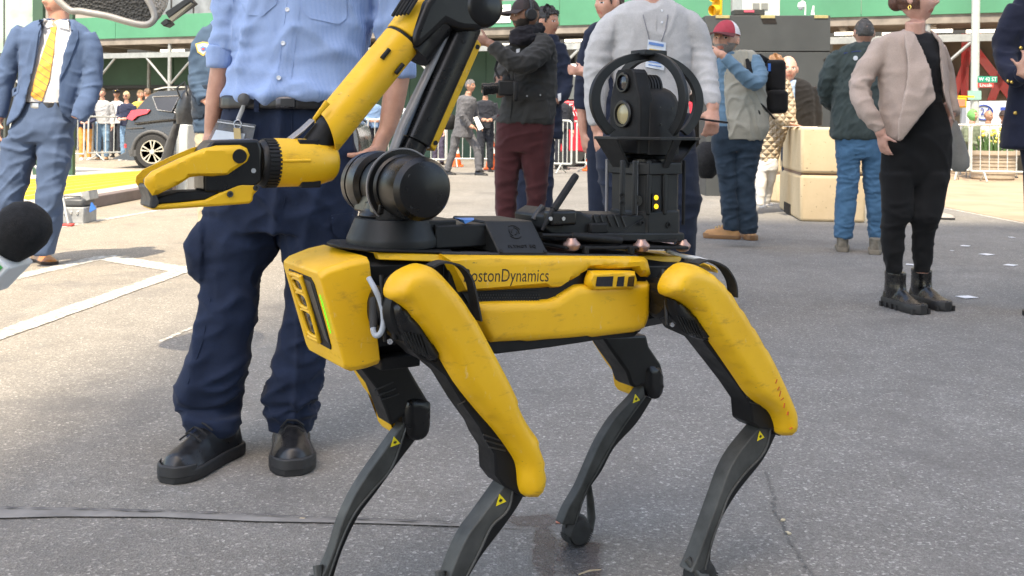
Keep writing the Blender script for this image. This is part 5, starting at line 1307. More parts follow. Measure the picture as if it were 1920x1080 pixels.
# white banner with a round emblem
bz = 22.3; gx = at(1850, bz)
bn_ = thing('banner', 'white banner with round blue emblem behind the seated people at right', 'banner', gx)
def S3(px, py, d=0): return W(px, py, bz + d) - gx
bwm = plain('banner_white', (0.62, 0.65, 0.68), 0.6, var=0.06, scale=1); blu = plain('banner_blue', (0.03, 0.07, 0.35), 0.5)
MB().prism([S3(1806, 190), S3(1960, 188), S3(1960, 262), S3(1800, 262)], (0, 0.04, 0)).build('sheet', bwm, bn_, 0)
MB().tube([S3(1844, 211, -.01) + Vector((0.20 * math.cos(a), 0, 0.16 * math.sin(a))) for a in (2 * math.pi * i / 24 for i in range(22))], 0.018, 6).build('ring', blu, bn_, 60)
text_mesh('lettering', '24', blu, bn_, basis(S3(1847, 210, -.02), (1, 0, 0), (0, 0, 1)), 0.22, 0.002)
MB().prism([S3(1876, 201, -.01), S3(1900, 201, -.01), S3(1900, 207, -.01), S3(1876, 207, -.01)], (0, 0.01, 0)).build('print_band', blu, bn_, 0)
for x in (1803, 1958): MB().cyl(Vector((S3(x, 200).x, 0.03, 0)), S3(x, 188) + Vector((0, 0.03, 0)), 0.02, 8).build('pole', galv, bn_)
# flower planter
gz = 20.2; gx = at(1862, gz)
plt = thing('flower_planter', 'large tan ribbed planter of daffodils behind the barrier at right', 'planter', gx)
m = MB()
prof = [(0, 0.36), (0.04, 0.40), (0.10, 0.40)]
for k_ in range(5): prof += [(0.12 + k_ * 0.07, 0.40 + k_ * 0.008), (0.13 + k_ * 0.07, 0.418 + k_ * 0.008), (0.17 + k_ * 0.07, 0.418 + k_ * 0.008), (0.18 + k_ * 0.07, 0.405 + k_ * 0.008)]
prof += [(0.50, 0.45), (0.50, 0.49), (0.58, 0.49), (0.58, 0.44), (0.53, 0.43), (0.53, 0.0)]
m.lathe((0, 0, 0), (0, 0, 1), prof, 32).build('pot', plain('planter_tan', (0.40, 0.33, 0.25), 0.7), plt, 40)
lf = plain('leaf_green', (0.06, 0.13, 0.04), 0.6, var=0.5, scale=30); pet = plain('petal_yellow', (0.75, 0.62, 0.1), 0.5)
for i in range(60):
    a = random.uniform(0, 6.28); r_ = random.uniform(0, 0.38); h_ = random.uniform(0.2, 0.5); d_ = Vector((math.cos(a) * r_, math.sin(a) * r_, 0.52)); b_ = random.uniform(-.12, .12)
    m = MB(); w_ = 0.018
    m.add([d_ + Vector((-w_, 0, 0)), d_ + Vector((w_, 0, 0)), d_ + Vector((b_ + w_, b_ * .5, h_ * .6)), d_ + Vector((b_ - w_, b_ * .5, h_ * .6)), d_ + Vector((b_ * 1.8, b_, h_))], [(0, 1, 2, 3), (3, 2, 4)])
    m.build('leaf', lf, plt, 0)
    if i % 3 == 0:
        MB().ball(d_ + Vector((b_ * 1.8, b_ - .02, h_ + 0.02)), (0.04, 0.04, 0.03), 8, 5).build('flower', pet, plt, 60)
# white and red bus behind
vz = 24.5; gx = at(1150, vz)
van = thing('airport_bus', 'white and red bus standing behind the barrier in the middle distance', 'bus', gx)
def V(px, py, d=0): return W(px, py, vz + d) - gx
wbm = plain('bus_white', (0.62, 0.62, 0.62), 0.3, coat=0.5); rdm = plain('bus_red', (0.55, 0.03, 0.05), 0.3, coat=0.5)
a0, a1 = V(1044, 123).x, V(1300, 123).x; zt = V(1060, 123).z
MB().box(((a0 + a1) / 2, 1.0, zt * 0.5 + 0.9), (a1 - a0, 2.2, zt - 1.8 + 0.1)).build('upper_body', wbm, van, 30, 0.12, 3)
zr = V(1060, 188).z
MB().box(((a0 + a1) / 2, 1.0, (zr + 0.35) / 2), (a1 - a0 - 0.02, 2.22, zr - 0.35)).build('lower_body', rdm, van, 30, 0.06)
for x0, x1 in ((1050, 1063), (1066, 1082), (1086, 1120), (1125, 1160)):
    MB().prism([V(x0, 143, -.12), V(x1, 143, -.12), V(x1, 186, -.12), V(x0, 186, -.12)], (0, 0.03, 0)).build('window', glass('bus_glass', (0.12, 0.13, 0.13), 0.08), van, 0)
text_mesh('lettering', 'AGEN', wtx, van, basis(V(1065, 201, -.14), (1, 0, 0), (0, 0, 1)), 0.22, 0.004)
text_mesh('lettering', 'AWAY', wtx, van, basis(V(1068, 214, -.14), (1, 0, 0), (0, 0, 1)), 0.15, 0.004)
for x in (1070, 1250): MB().lathe(Vector((V(x, 200).x, -0.1, 0.36)), (0, 1, 0), [(0, 0), (0, 0.2), (0.01, 0.2), (0.01, 0.34), (0.03, 0.36), (0.2, 0.36), (0.2, 0)], 24).build('wheel', plain('bus_tyre', (0.03, 0.03, 0.03), 0.8), van)
# traffic cones
orm = plain('cone_orange', (0.75, 0.12, 0.02), 0.5); cwh = plain('cone_band', (0.75, 0.75, 0.72), 0.5)
for i, (px, Y, h_, lab) in enumerate(((923, 22.2, 0.7, 'orange traffic cone beside the dark uniformed officer'), (855, 23.8, 0.6, 'orange traffic cone behind the legs of the walking grey suit'), (1108, 22.2, 0.5, 'orange traffic cone low behind the barrier, left of the pale henley'))):
    gx = at(px, Y); t = thing('traffic_cone', lab, 'cone', gx, 0, 'traffic cones')
    MB().box((0, 0, 0.02), (0.36, 0.36, 0.04)).build('base', orm, t, 30, 0.01)
    MB().lathe((0, 0, 0.04), (0, 0, 1), [(0, 0.14), (h_ * 0.45, 0.09)], 20).build('cone', orm, t, 40)
    MB().lathe((0, 0, 0.04 + h_ * 0.45), (0, 0, 1), [(0, 0.0905), (h_ * 0.2, 0.066)], 20).build('band', cwh, t, 40)
    MB().lathe((0, 0, 0.04 + h_ * 0.65), (0, 0, 1), [(0, 0.0655), (h_ * 0.3, 0.03), (h_ * 0.3, 0)], 20).build('tip', orm, t, 40)
# ================================================================== people
def voxel_mesh(mb, voxel, smooth_it=3):
    """one continuous skin over all the shapes in mb"""
    me = bpy.data.meshes.new('tmp_v'); me.from_pydata(mb.v, [], mb.f)
    bm = bmesh.new(); bm.from_mesh(me); bmesh.ops.recalc_face_normals(bm, faces=bm.faces); bm.to_mesh(me); bm.free()
    o = bpy.data.objects.new('tmp_v', me); COL.objects.link(o)
    rm = o.modifiers.new('r', 'REMESH'); rm.mode = 'VOXEL'; rm.voxel_size = voxel; rm.adaptivity = 0.0
    if smooth_it:
        sm = o.modifiers.new('s', 'SMOOTH'); sm.factor = 0.5; sm.iterations = smooth_it
    dg = bpy.context.evaluated_depsgraph_get()
    out = bpy.data.meshes.new_from_object(o.evaluated_get(dg))
    bpy.data.objects.remove(o); bpy.data.meshes.remove(me)
    return out
def mesh_np(me):
    n = len(me.vertices); co = np.empty(n * 3); no = np.empty(n * 3)
    me.vertices.foreach_get('co', co); me.vertices.foreach_get('normal', no)
    return co.reshape(-1, 3), no.reshape(-1, 3)
def to_px(co):
    """photo pixel of each point, for placing folds and colour areas"""
    Y = np.maximum(co[:, 1], 1e-3); u = co[:, 0] / Y * F; v = (co[:, 2] - CH) / Y * F
    return CX + u * CR + v * SR, HY - (-u * SR + v * CR)
def wave_noise(co, scale, seed, stretch=(1, 1, 1), n=7):
    rng = np.random.RandomState(seed); p = co / np.array(stretch) / scale * 2 * math.pi
    q = p + 0.9 * np.sin(p[:, [1, 2, 0]] * 0.45 + seed) + 0.5 * np.sin(p[:, [2, 0, 1]] * 0.8 + 2 * seed)
    d0 = np.array((rng.choice((-1, 1)) * rng.uniform(.35, 1.0), 0.2, 1.0)); spread = 0.55          # folds run mostly one way
    out = np.zeros(len(co))
    for i in range(n):
        k = rng.normal(size=3) * spread + d0; k /= np.linalg.norm(k); k *= rng.uniform(0.6, 1.5)
        out += np.sin(q @ k + rng.uniform(0, 6.28))
    return out / math.sqrt(n)
def fold_field(co, scale, seed, stretch):
    n = wave_noise(co, scale, seed, stretch)
    return np.maximum(0, 1 - np.abs(n) * 1.25) ** 1.5 - 0.25 + 0.12 * n          # sharp creases, wide flats

def in_poly(x, y, poly):
    ins = np.zeros(len(x), bool); n = len(poly)
    for i in range(n):
        x1, y1 = poly[i]; x2, y2 = poly[(i + 1) % n]
        if y1 == y2: continue
        c = ((y1 > y) != (y2 > y)) & (x < (x2 - x1) * (y - y1) / (y2 - y1) + x1)
        ins ^= c
    return ins

def head_mb(mb, c, size, yaw, pitch=0.0, tilt=0.0):
    """head of height 'size' centred at c; local +x is the face; returns the head matrix"""
    M = Matrix.Translation(c) @ (Matrix.Rotation(yaw, 4, 'Z') @ Matrix.Rotation(pitch, 4, 'Y') @ Matrix.Rotation(tilt, 4, 'X')) @ Matrix.Scale(size, 4)
    rs = []; NV, NU = 34, 40
    for i in range(NV + 1):
        la = -math.pi / 2 + math.pi * i / NV
        ring = []
        for j in range(NU):
            az = 2 * math.pi * j / NU
            if az > math.pi: az -= 2 * math.pi
            d = Vector((math.cos(la) * math.cos(az), math.cos(la) * math.sin(az), math.sin(la)))
            x, y, z = d.x * 0.40, d.y * 0.325, d.z * 0.5
            if x < 0: x *= 1.05
            if z < 0:                                  # jaw
                f = min(1, -z / 0.5)
                y *= 1 - 0.36 * f ** 1.4
                x = x * (1 - 0.10 * f) + 0.05 * f * (1 if x > 0 else 2.6)
            g = lambda a0, z0, sa, sz: math.exp(-((az - a0) / sa) ** 2 - ((z - z0) / sz) ** 2)
            fr = max(0, math.cos(az))
            dx = 0.115 * g(0, -0.075, 0.16, 0.055) + 0.06 * g(0, 0.0, 0.12, 0.07)      # nose
            dx += 0.022 * math.exp(-((z - 0.085) / 0.035) ** 2) * fr ** 2               # brow
            dx -= 0.042 * (g(0.42, 0.02, 0.22, 0.045) + g(-0.42, 0.02, 0.22, 0.045))    # eye sockets
            dx += 0.024 * g(0, -0.225, 0.32, 0.028) + 0.016 * g(0, -0.275, 0.28, 0.022) - 0.012 * g(0, -0.25, 0.36, 0.010)
            dx += 0.045 * g(0, -0.40, 0.34, 0.06)                                       # chin
            dx += 0.018 * (g(0.72, -0.10, 0.25, 0.09) + g(-0.72, -0.10, 0.25, 0.09))    # cheeks
            ring.append(M @ Vector((x + dx, y, z)))
        rs.append(ring)
    mb.rings(rs)
    for s in (1, -1):                                                                  # ears
        er = [[M @ Vector((-0.03 + 0.075 * k * math.cos(q) - 0.02 * math.sin(q), s * (0.318 + t), -0.02 + 0.125 * k * math.sin(q))) for q in (2 * math.pi * j / 12 for j in range(12))] for t, k in ((-0.06, 0.6), (0.0, 0.85), (0.045, 1.0), (0.06, 0.9), (0.05, 0.4))]
        mb.rings(er)
    return M

def hair_shell(M, fn, lift=0.03, rough=0.02, seed=1):
    """hair over the skull where fn(az, z) is true (head-local, z in head heights)"""
    m = MB(); NV, NU = 46, 64; pts = {}
    for i in range(NV + 1):
        la = -math.pi / 2 + math.pi * i / NV
        for j in range(NU):
            az = 2 * math.pi * j / NU; az = az - 2 * math.pi if az > math.pi else az
            x, y, z = math.cos(la) * math.cos(az) * 0.40, math.cos(la) * math.sin(az) * 0.325, math.sin(la) * 0.5
            if x < 0: x *= 1.05
            if z < 0:
                f = min(1, -z / 0.5); y *= 1 - 0.36 * f ** 1.4; x = x * (1 - 0.10 * f) + 0.05 * f * (1 if x > 0 else 2.6)
            k = 1 + (lift + rough * (math.sin(az * 5 + z * 23 + seed) * math.sin(az * 3 - z * 31) + 0.9 * math.sin(az * 17 + z * 11 + seed) * math.sin(az * 11 - z * 19) + 0.5 * math.sin(az * 29 - z * 9))) / 0.4
            pts[i, j] = (Vector((x * k, y * k, z * k)), fn(az, z))
    vs = []; idx = {}; fs_ = []
    for i in range(NV):
        for j in range(NU):
            q = [(i, j), (i, (j + 1) % NU), (i + 1, (j + 1) % NU), (i + 1, j)]
            if all(pts[k][1] for k in q):
                for k in q:
                    if k not in idx: idx[k] = len(vs); vs.append(pts[k][0])
                fs_.append(tuple(idx[k] for k in q))
    n = len(vs)
    inner = [v * 0.90 for v in vs]
    edge = {}
    for f in fs_:
        for a, b in zip(f, f[1:] + f[:1]): edge[(a, b)] = edge.get((a, b), 0) + 1
    side = [(b, a, a + n, b + n) for (a, b) in edge if (b, a) not in edge]
    m.add([M @ v for v in vs] + [M @ v for v in inner], fs_ + [tuple(i + n for i in reversed(f)) for f in fs_] + side)
    return m
def hair_short(az, z): return z > 0.20 - 0.28 * min(1, max(0, (abs(az) - 0.75) / 0.5)) - 0.07 * (abs(az) > 1.9) and not (1.35 < abs(az) < 1.85 and z < 0.10)
def hair_bald_sides(az, z): return abs(az) > 1.25 and -0.12 < z < 0.14 and not (1.35 < abs(az) < 1.85 and z < 0.08)
def hair_long(az, z): return (z > 0.22 or abs(az) > 1.0) and z > -0.46

def cap_parts(M, parent, base, mats, brim=True):
    """baseball cap: crown and brim in head space"""
    crown = MB(); rs = []
    for i in range(9):
        la = R(8) + (math.pi / 2 - R(8)) * i / 8
        rs.append([M @ Vector((math.cos(la) * math.cos(a) * 0.445 - 0.01, math.cos(la) * math.sin(a) * 0.37, 0.10 + math.sin(la) * 0.46)) for a in (2 * math.pi * j / 28 for j in range(28))])
    crown.rings(rs)
    crown.m = [1 if (k % 28) in range(5, 23) else 0 for k in range(len(crown.m))]
    c_ = crown.build('cap_crown', mats[:2], parent, 60, base=base)
    if brim:
        b = MB(); top = []; bot = []
        for k in range(13):
            a = -1.15 + 2.3 * k / 12
            top.append((Vector((0.40 * math.cos(a), 0.36 * math.sin(a), 0.17)), Vector((0.40 * math.cos(a) + 0.42 * math.cos(a) ** 0.7, 0.42 * math.sin(a), 0.10 - 0.06 * abs(math.sin(a))))))
        vs = [M @ p for t in top for p in t] + [M @ (p + Vector((0, 0, -0.025))) for t in top for p in t]
        n = 26; f = []
        for k in range(12):
            a, b_, c, d = 2 * k, 2 * k + 1, 2 * k + 3, 2 * k + 2
            f += [(a, b_, c, d), (n + d, n + c, n + b_, n + a), (b_, n + b_, n + c, c), (a, d, n + d, n + a)]
        f += [(0, n, n + 1, 1), (24, 25, n + 25, n + 24)]
        b.add(vs, f); b.build('cap_brim', mats[2], parent, 40, base=base)
    return c_

def hand_tubes(mb, wrist, fwd, side, normal, L, curl=0.5, spread=0.12, thumb=1, point=False):
    """palm and five bent fingers; fwd along the hand, side towards the thumb, normal out of the back of the hand"""
    fwd = Vector(fwd).normalized(); side = Vector(side); side = (side - fwd * side.dot(fwd)).normalized(); nrm = fwd.cross(side); nrm = nrm if nrm.dot(Vector(normal)) > 0 else -nrm
    wrist = Vector(wrist); pl = L * 0.50
    rs = []
    for f, w, t in ((-0.10, 0.155, 0.115), (0.05, 0.165, 0.11), (0.25, 0.20, 0.10), (0.45, 0.215, 0.085), (0.52, 0.20, 0.07)):
        c = wrist + fwd * (f * L)
        rs.append([c + side * (w * L * math.cos(q)) + nrm * (t * L * math.sin(q)) for q in (2 * math.pi * j / 12 for j in range(12))])
    mb.rings(rs)
    def finger(base, d, l, r, cu):
        pts = [base]; dd = d.copy(); axis = dd.cross(nrm).normalized()
        for s, a in ((0.46, 0.55), (0.30, 1.0), (0.24, 0.8)):
            dd = (Quaternion(axis, -cu * a) @ dd).normalized(); pts.append(pts[-1] + dd * (l * s))
        mb.tube(pts, [r, r * 0.96, r * 0.88, r * 0.7], 8)
    for i, (o, ln) in enumerate(((0.155, 0.40), (0.05, 0.45), (-0.055, 0.42), (-0.15, 0.33))):
        cu = 0.08 if (point and i == 0) else (curl * (1 + 0.12 * i) if not point else 1.35)
        finger(wrist + fwd * (L * 0.48) + side * (o * L), (fwd + side * (spread * (1.2 - 0.8 * i))).normalized(), ln * L, 0.052 * L, cu)
    finger(wrist + fwd * (L * 0.14) + side * (0.17 * L), (fwd * 0.75 + side * 0.75 - nrm * 0.25).normalized(), 0.42 * L, 0.060 * L, curl * 0.5)

class Person:
    def __init__(s, label, Z, base_px, group=None, skin_col=(0.52, 0.29, 0.20), name='person'):
        s.Z = Z
        b = ray(base_px, 240) * Z; s.base = Vector((b.x, Z, 0))
        s.t = thing(name, label, 'person', s.base, 0, group)
        s.body = MB(); s.heads = []; s.skin = skin_col
        s.pool = []
    def p(s, x, y, dz=0.0): return W(x, y, s.Z + dz)
    def tube_rows(s, mb, rows, sq=2.3, n=24, k=1.0):
        """horizontal sections read off the photo: (y, x0, x1, dz, depth ratio)"""
        rs = []
        for r in rows:
            y, x0, x1 = r[:3]; dz = r[3] if len(r) > 3 else 0; ra = r[4] if len(r) > 4 else 0.9
            c = s.p((x0 + x1) / 2, y, dz); hw = (x1 - x0) / 2 * (s.Z + dz) / F * k
            e = 2 / sq
            rs.append([c + Vector((hw * math.copysign(abs(math.cos(q)) ** e, math.cos(q)), hw * ra * math.copysign(abs(math.sin(q)) ** e, math.sin(q)), 0)) for q in (2 * math.pi * j / n for j in range(n))])
        mb.rings(rs)
    def tube_pts(s, mb, pts, n=18, k=1.0):
        """limb along photo points: (x, y, half width in pixels, dz, depth ratio)"""
        P = [s.p(q[0], q[1], q[3] if len(q) > 3 else 0) for q in pts]; N = len(P); rs = []
        for i, q in enumerate(pts):
            t = (P[min(i + 1, N - 1)] - P[max(i - 1, 0)]).normalized()
            n1 = t.cross(Vector((0, 1, 0)))
            if n1.length < 0.15: n1 = Vector((1, 0, 0))
            n1.normalize(); n2 = n1.cross(t).normalized()
            w = q[2] * P[i].y / F * k; ra = q[4] if len(q) > 4 else 1.0
            rs.append([P[i] + n1 * (w * math.cos(a)) + n2 * (w * ra * math.sin(a)) for a in (2 * math.pi * j / n for j in range(n))])
        mb.rings(rs)
    def garment(s, name, mat, rows=(), limbs=(), voxel=0.012, folds=(), cut=None, thick=0.006, core=0.80, grow=1.0, sm=3, core_rows=True, parent=None, smooth_n=2):
        """cloth over the body: rows/limbs read off the photo, one skin, folded. folds: (amp, scale, seed, stretch, [mask px x, y, radius])"""
        mb = MB()
        for r in rows:
            s.tube_rows(mb, self_sub(r, smooth_n), k=grow); 
            if core and core_rows: s.tube_rows(s.body, r, k=core)
        for l in limbs:
            s.tube_pts(mb, self_sub(l, smooth_n), k=grow)
            if core: s.tube_pts(s.body, l, k=core)
        me = voxel_mesh(mb, voxel, sm)
        co, no = mesh_np(me)
        if folds:
            px, py = to_px(co); d = np.zeros(len(co))
            for f in folds:
                amp, sc, seed = f[:3]; st = f[3] if len(f) > 3 and f[3] else (1, 1, 1)
                g = amp * fold_field(co - np.array(s.base), sc, seed, st)
                if len(f) > 4 and f[4]:
                    mk = np.zeros(len(co))
                    for (mx, my, mr) in f[4]: mk = np.maximum(mk, np.exp(-((px - mx) ** 2 + (py - my) ** 2) / mr ** 2))
                    g = g * mk
                d += g
            co = co + no * d[:, None]
        me.vertices.foreach_set('co', (co - np.array(s.base)).ravel())
        if cut:
            px, py = to_px(co); kill = np.zeros(len(co), bool)
            for poly in cut: kill |= in_poly(px, py, poly) & (no[:, 1] < 0.15)
            bm = bmesh.new(); bm.from_mesh(me); bm.verts.ensure_lookup_table()
            bmesh.ops.delete(bm, geom=[bm.verts[i] for i in np.nonzero(kill)[0]], context='VERTS')
            for _ in range(3):
                bv = [v for v in bm.verts if v.is_boundary]
                new = []
                for v in bv:
                    nb = [e.other_vert(v).co for e in v.link_edges if e.is_boundary]
                    new.append((v, (v.co + sum(nb, Vector()) / max(1, len(nb))) / 2 if nb else v.co.copy()))
                for v, c in new: v.co = c
            bm.to_mesh(me); bm.free()
        me.name = name; me.materials.clear(); me.materials.append(mat)
        me.polygons.foreach_set('use_smooth', [True] * len(me.polygons)); me.update()
        o = bpy.data.objects.new(name, me); COL.objects.link(o); o.parent = parent or s.t
        if cut:
            so = o.modifiers.new('thick', 'SOLIDIFY'); so.thickness = thick; so.offset = -1
        return o
    def head(s, x, y, hpx, yaw_deg, pitch=0.0, tilt=0.0, dz=0.0, beard=None, brow=(0.05, 0.03, 0.02), lips=None):
        """yaw 0 looks at the viewer, + to the picture's right, 90 = right profile"""
        c = s.p(x, y, dz); size = hpx * (s.Z + dz) / F
        M = head_mb(s.body, c, size, R(-90 + yaw_deg), R(pitch), R(tilt))
        s.heads.append((M, beard, brow, lips)); s.M = M
        return M
    def finish(s, voxel=0.008, sm=1):
        me = voxel_mesh(s.body, voxel, sm)
        co, no = mesh_np(me)
        sk = skin('skin_%.2f_%.2f' % (s.skin[0], s.skin[1]), s.skin)
        me.materials.clear(); me.materials.append(sk)
        c3 = s.skin
        if s.heads:
            M, beard, brow, lips = s.heads[0]
            me.materials.append(plain('lip_%.2f' % c3[0], lips or (c3[0] * 0.85, c3[1] * 0.55, c3[2] * 0.55), 0.4))
            me.materials.append(hairmat('brow_%.2f_%.2f' % brow[:2], brow))
            me.materials.append(plain('eye_dark', (0.012, 0.009, 0.008), 0.2)); me.materials.append(plain('eye_white', (0.55, 0.52, 0.5), 0.3))
            me.materials.append(hairmat('beard_%.2f_%.2f' % ((beard or brow)[:2]), beard or brow))
            Mi = np.array(M.inverted())
            fc = np.empty(len(me.polygons) * 3); me.polygons.foreach_get('center', fc); fc = fc.reshape(-1, 3)
            L = fc @ Mi[:3, :3].T + Mi[:3, 3]
            x, y, z = L[:, 0], L[:, 1], L[:, 2]; ay = np.abs(y)
            front = (x > 0.2) & (np.abs(z) < 0.6) & (ay < 0.4)
            idx = np.zeros(len(fc), int)
            if beard:
                low = (z < -0.10) & (z > -0.55) & (x > -0.02) & (x < 0.47) & (ay < 0.40) & ((z < -0.16 - 0.0 * x) | (ay > 0.19))
                idx[low & ~((ay < 0.085) & (z > -0.30) & (z < -0.215))] = 5
                idx[front & (ay < 0.12) & (z > -0.205) & (z < -0.155)] = 5
            idx[front & (ay < 0.105) & (z > -0.292) & (z < -0.208) & (idx == 0)] = 1
            idx[front & (ay > 0.055) & (ay < 0.215) & (z > 0.062) & (z < 0.095)] = 2
            idx[front & (ay > 0.085) & (ay < 0.195) & (z > 0.000) & (z < 0.032)] = 4
            idx[front & (ay > 0.115) & (ay < 0.165) & (z > -0.004) & (z < 0.034)] = 3
            me.polygons.foreach_set('material_index', idx)
        me.vertices.foreach_set('co', (co - np.array(s.base)).ravel())
        me.name = 'body'
        me.polygons.foreach_set('use_smooth', [True] * len(me.polygons)); me.update()
        o = bpy.data.objects.new('body', me); COL.objects.link(o); o.parent = s.t
        return o
    def add(s, mb, name, mat, smooth=40, bevel=0.0, parent=None): return mb.build(name, mat, parent or s.t, smooth, bevel, base=s.base)
    def hair(s, fn, col, lift=0.03, rough=0.02): return s.add(hair_shell(s.M, fn, lift, rough), 'hair', hairmat('hair_%.3f_%.3f' % col[:2], col), 60)
    def cap(s, mats): return cap_parts(s.M, s.t, s.base, mats)
    def shoe(s, heel, toe, mats, w=0.045, h=0.10, sole=0.025, top=0.0, bulk=False, laces=False, length=None):
        """shoe from heel to toe (ground points): upper and sole as parts"""
        A, B = Vector(heel), Vector(toe); A.z = B.z = 0; t = (B - A)
        if length: t = t.normalized() * length
        L = t.length; t.normalize(); sd = Vector((-t.y, t.x, 0)); B = A + t * L
        so = []; up = []
        outl = [(0.0, 0.62), (0.04, 0.82), (0.15, 0.90), (0.35, 0.82), (0.55, 0.95), (0.72, 1.08), (0.85, 1.0), (0.94, 0.74), (1.0, 0.30)]
        hh = [0.98, 1.0, 1.0, 1.0, 0.80, 0.60, 0.52, 0.44, 0.24]
        if bulk: hh = [0.98, 1.0, 1.0, 1.0, 0.90, 0.74, 0.68, 0.62, 0.40]; outl = [(0.0, 0.66), (0.04, 0.86), (0.15, 0.94), (0.35, 0.90), (0.55, 1.0), (0.72, 1.10), (0.85, 1.04), (0.94, 0.80), (1.0, 0.40)]
        rs0 = []
        for z in (0.0, sole * 0.15, sole * 0.9, sole):
            k = 0.97 if z in (0.0, sole) else 1.03
            rs0.append([A + t * (L * f) + sd * (w * ww * k) + Vector((0, 0, z + 0.001)) for f, ww in outl] + [A + t * (L * f) - sd * (w * ww * k) + Vector((0, 0, z + 0.001)) for f, ww in reversed(outl)])
        so = MB().rings(rs0); 
        rs1 = []
        for (f, ww), z in zip(outl, hh):
            c = A + t * (L * (0.015 + 0.97 * f)); zz = max(sole + 0.012, z * h); n = 14
            rs1.append([c + sd * (w * 0.95 * ww * math.cos(a) * (1.0 if math.sin(a) < 0.2 else 0.86)) + Vector((0, 0, sole * 0.9 + max(-0.004, (zz - sole) * math.sin(a)))) for a in (2 * math.pi * j / n for j in range(n))])
        u = MB().rings(rs1)
        if top:
            c = A + t * (L * 0.24)
            u.rings([[c + Vector((0, 0, z)) + t * (L * 0.22 * kk * math.cos(a)) + sd * (w * 0.86 * kk * math.sin(a)) for a in (2 * math.pi * j / 18 for j in range(18))] for z, kk in ((sole, 0.9), (h * 0.8, 1.05), (top * 0.7, 1.0), (top, 1.04))])
        if top or laces:
            me = voxel_mesh(u, 0.006, 4); me.materials.clear(); me.materials.append(mats[0]); me.transform(Matrix.Translation(-s.base))
            me.polygons.foreach_set('use_smooth', [True] * len(me.polygons)); me.name = 'shoe'
            o = bpy.data.objects.new('shoe', me); COL.objects.link(o); o.parent = s.t
        else: o = s.add(u, 'shoe', mats[0], 60)
        s.add(so, 'sole', mats[1], 35, 0.003, o)
        if bulk:
            ob = [(f, ww) for f, ww in outl if f > 0.8]
            ed = [A + t * (L * f) + sd * (w * ww) for f, ww in ob] + [A + t * (L * f) - sd * (w * ww) for f, ww in reversed(ob)]
            rs2 = [[p + Vector((0, 0, sole * 0.5)) + t * 0.004, p + Vector((0, 0, sole + 0.010)) + t * 0.002, p + Vector((0, 0, sole + 0.013)) - t * 0.006, p + Vector((0, 0, sole * 0.6)) - t * 0.008] for p in ed]
            s.add(MB().rings(rs2), 'toe_bumper', mats[1], 40, 0.002, o)
        if laces:
            for k in range(4):
                f = 0.40 + 0.085 * k; z = float(np.interp(f, [q_[0] for q_ in outl], hh)) * h + 0.002
                c = A + t * (L * f) + Vector((0, 0, z))
                s.add(MB().tube([c + sd * w * 0.55 + Vector((0, 0, -0.012)), c + sd * w * 0.2 + t * 0.008 + Vector((0, 0, 0.005)), c - sd * w * 0.25 - t * 0.004 + Vector((0, 0, 0.004)), c - sd * w * 0.58 + t * 0.010 + Vector((0, 0, -0.012))], 0.0028, 6), 'lace', mats[2] if len(mats) > 2 else mats[1], 60, parent=o)
        c = A + t * (L * 0.22)
        return o
    def plate(s, px, dz, mat, name, thick=0.004, parent=None, bevel=0.0, n=0, dzs=None):
        """flat trim lying on the clothes: outline in photo pixels at depth dz"""
        q = [(p.x, p.y) for p in smooth_poly(px, n)] if n else px
        P = [s.p(x, y, dz if dzs is None else dzs(x, y)) for x, y in q]
        return s.add(MB().prism(P, (0, thick, 0)), name, mat, 30, bevel, parent)
def self_sub(rows, n):
    """smooth interpolation between the sections"""
    if n <= 1 or len(rows) < 3: return rows
    L = max(len(r) for r in rows); full = []
    for r in rows:
        r = list(r)
        if L > 3 and len(r) < 4: r.append(0.0)
        if L > 4 and len(r) < 5: r.append(0.9 if True else 1.0)
        full.append(r)
    A = np.array(full, float); out = []
    for i in range(len(A) - 1):
        p0, p1, p2, p3 = A[max(i - 1, 0)], A[i], A[i + 1], A[min(i + 2, len(A) - 1)]
        for k in range(n):
            t = k / n; out.append(tuple(0.5 * (2 * p1 + (p2 - p0) * t + (2 * p0 - 5 * p1 + 4 * p2 - p3) * t * t + (3 * p1 - p0 - 3 * p2 + p3) * t ** 3)))
    out.append(tuple(A[-1]))
    return out
from mathutils.bvhtree import BVHTree
def bvh_of(o):
    me = o.data
    return BVHTree.FromPolygons([v.co.copy() for v in me.vertices], [tuple(p.vertices) for p in me.polygons])
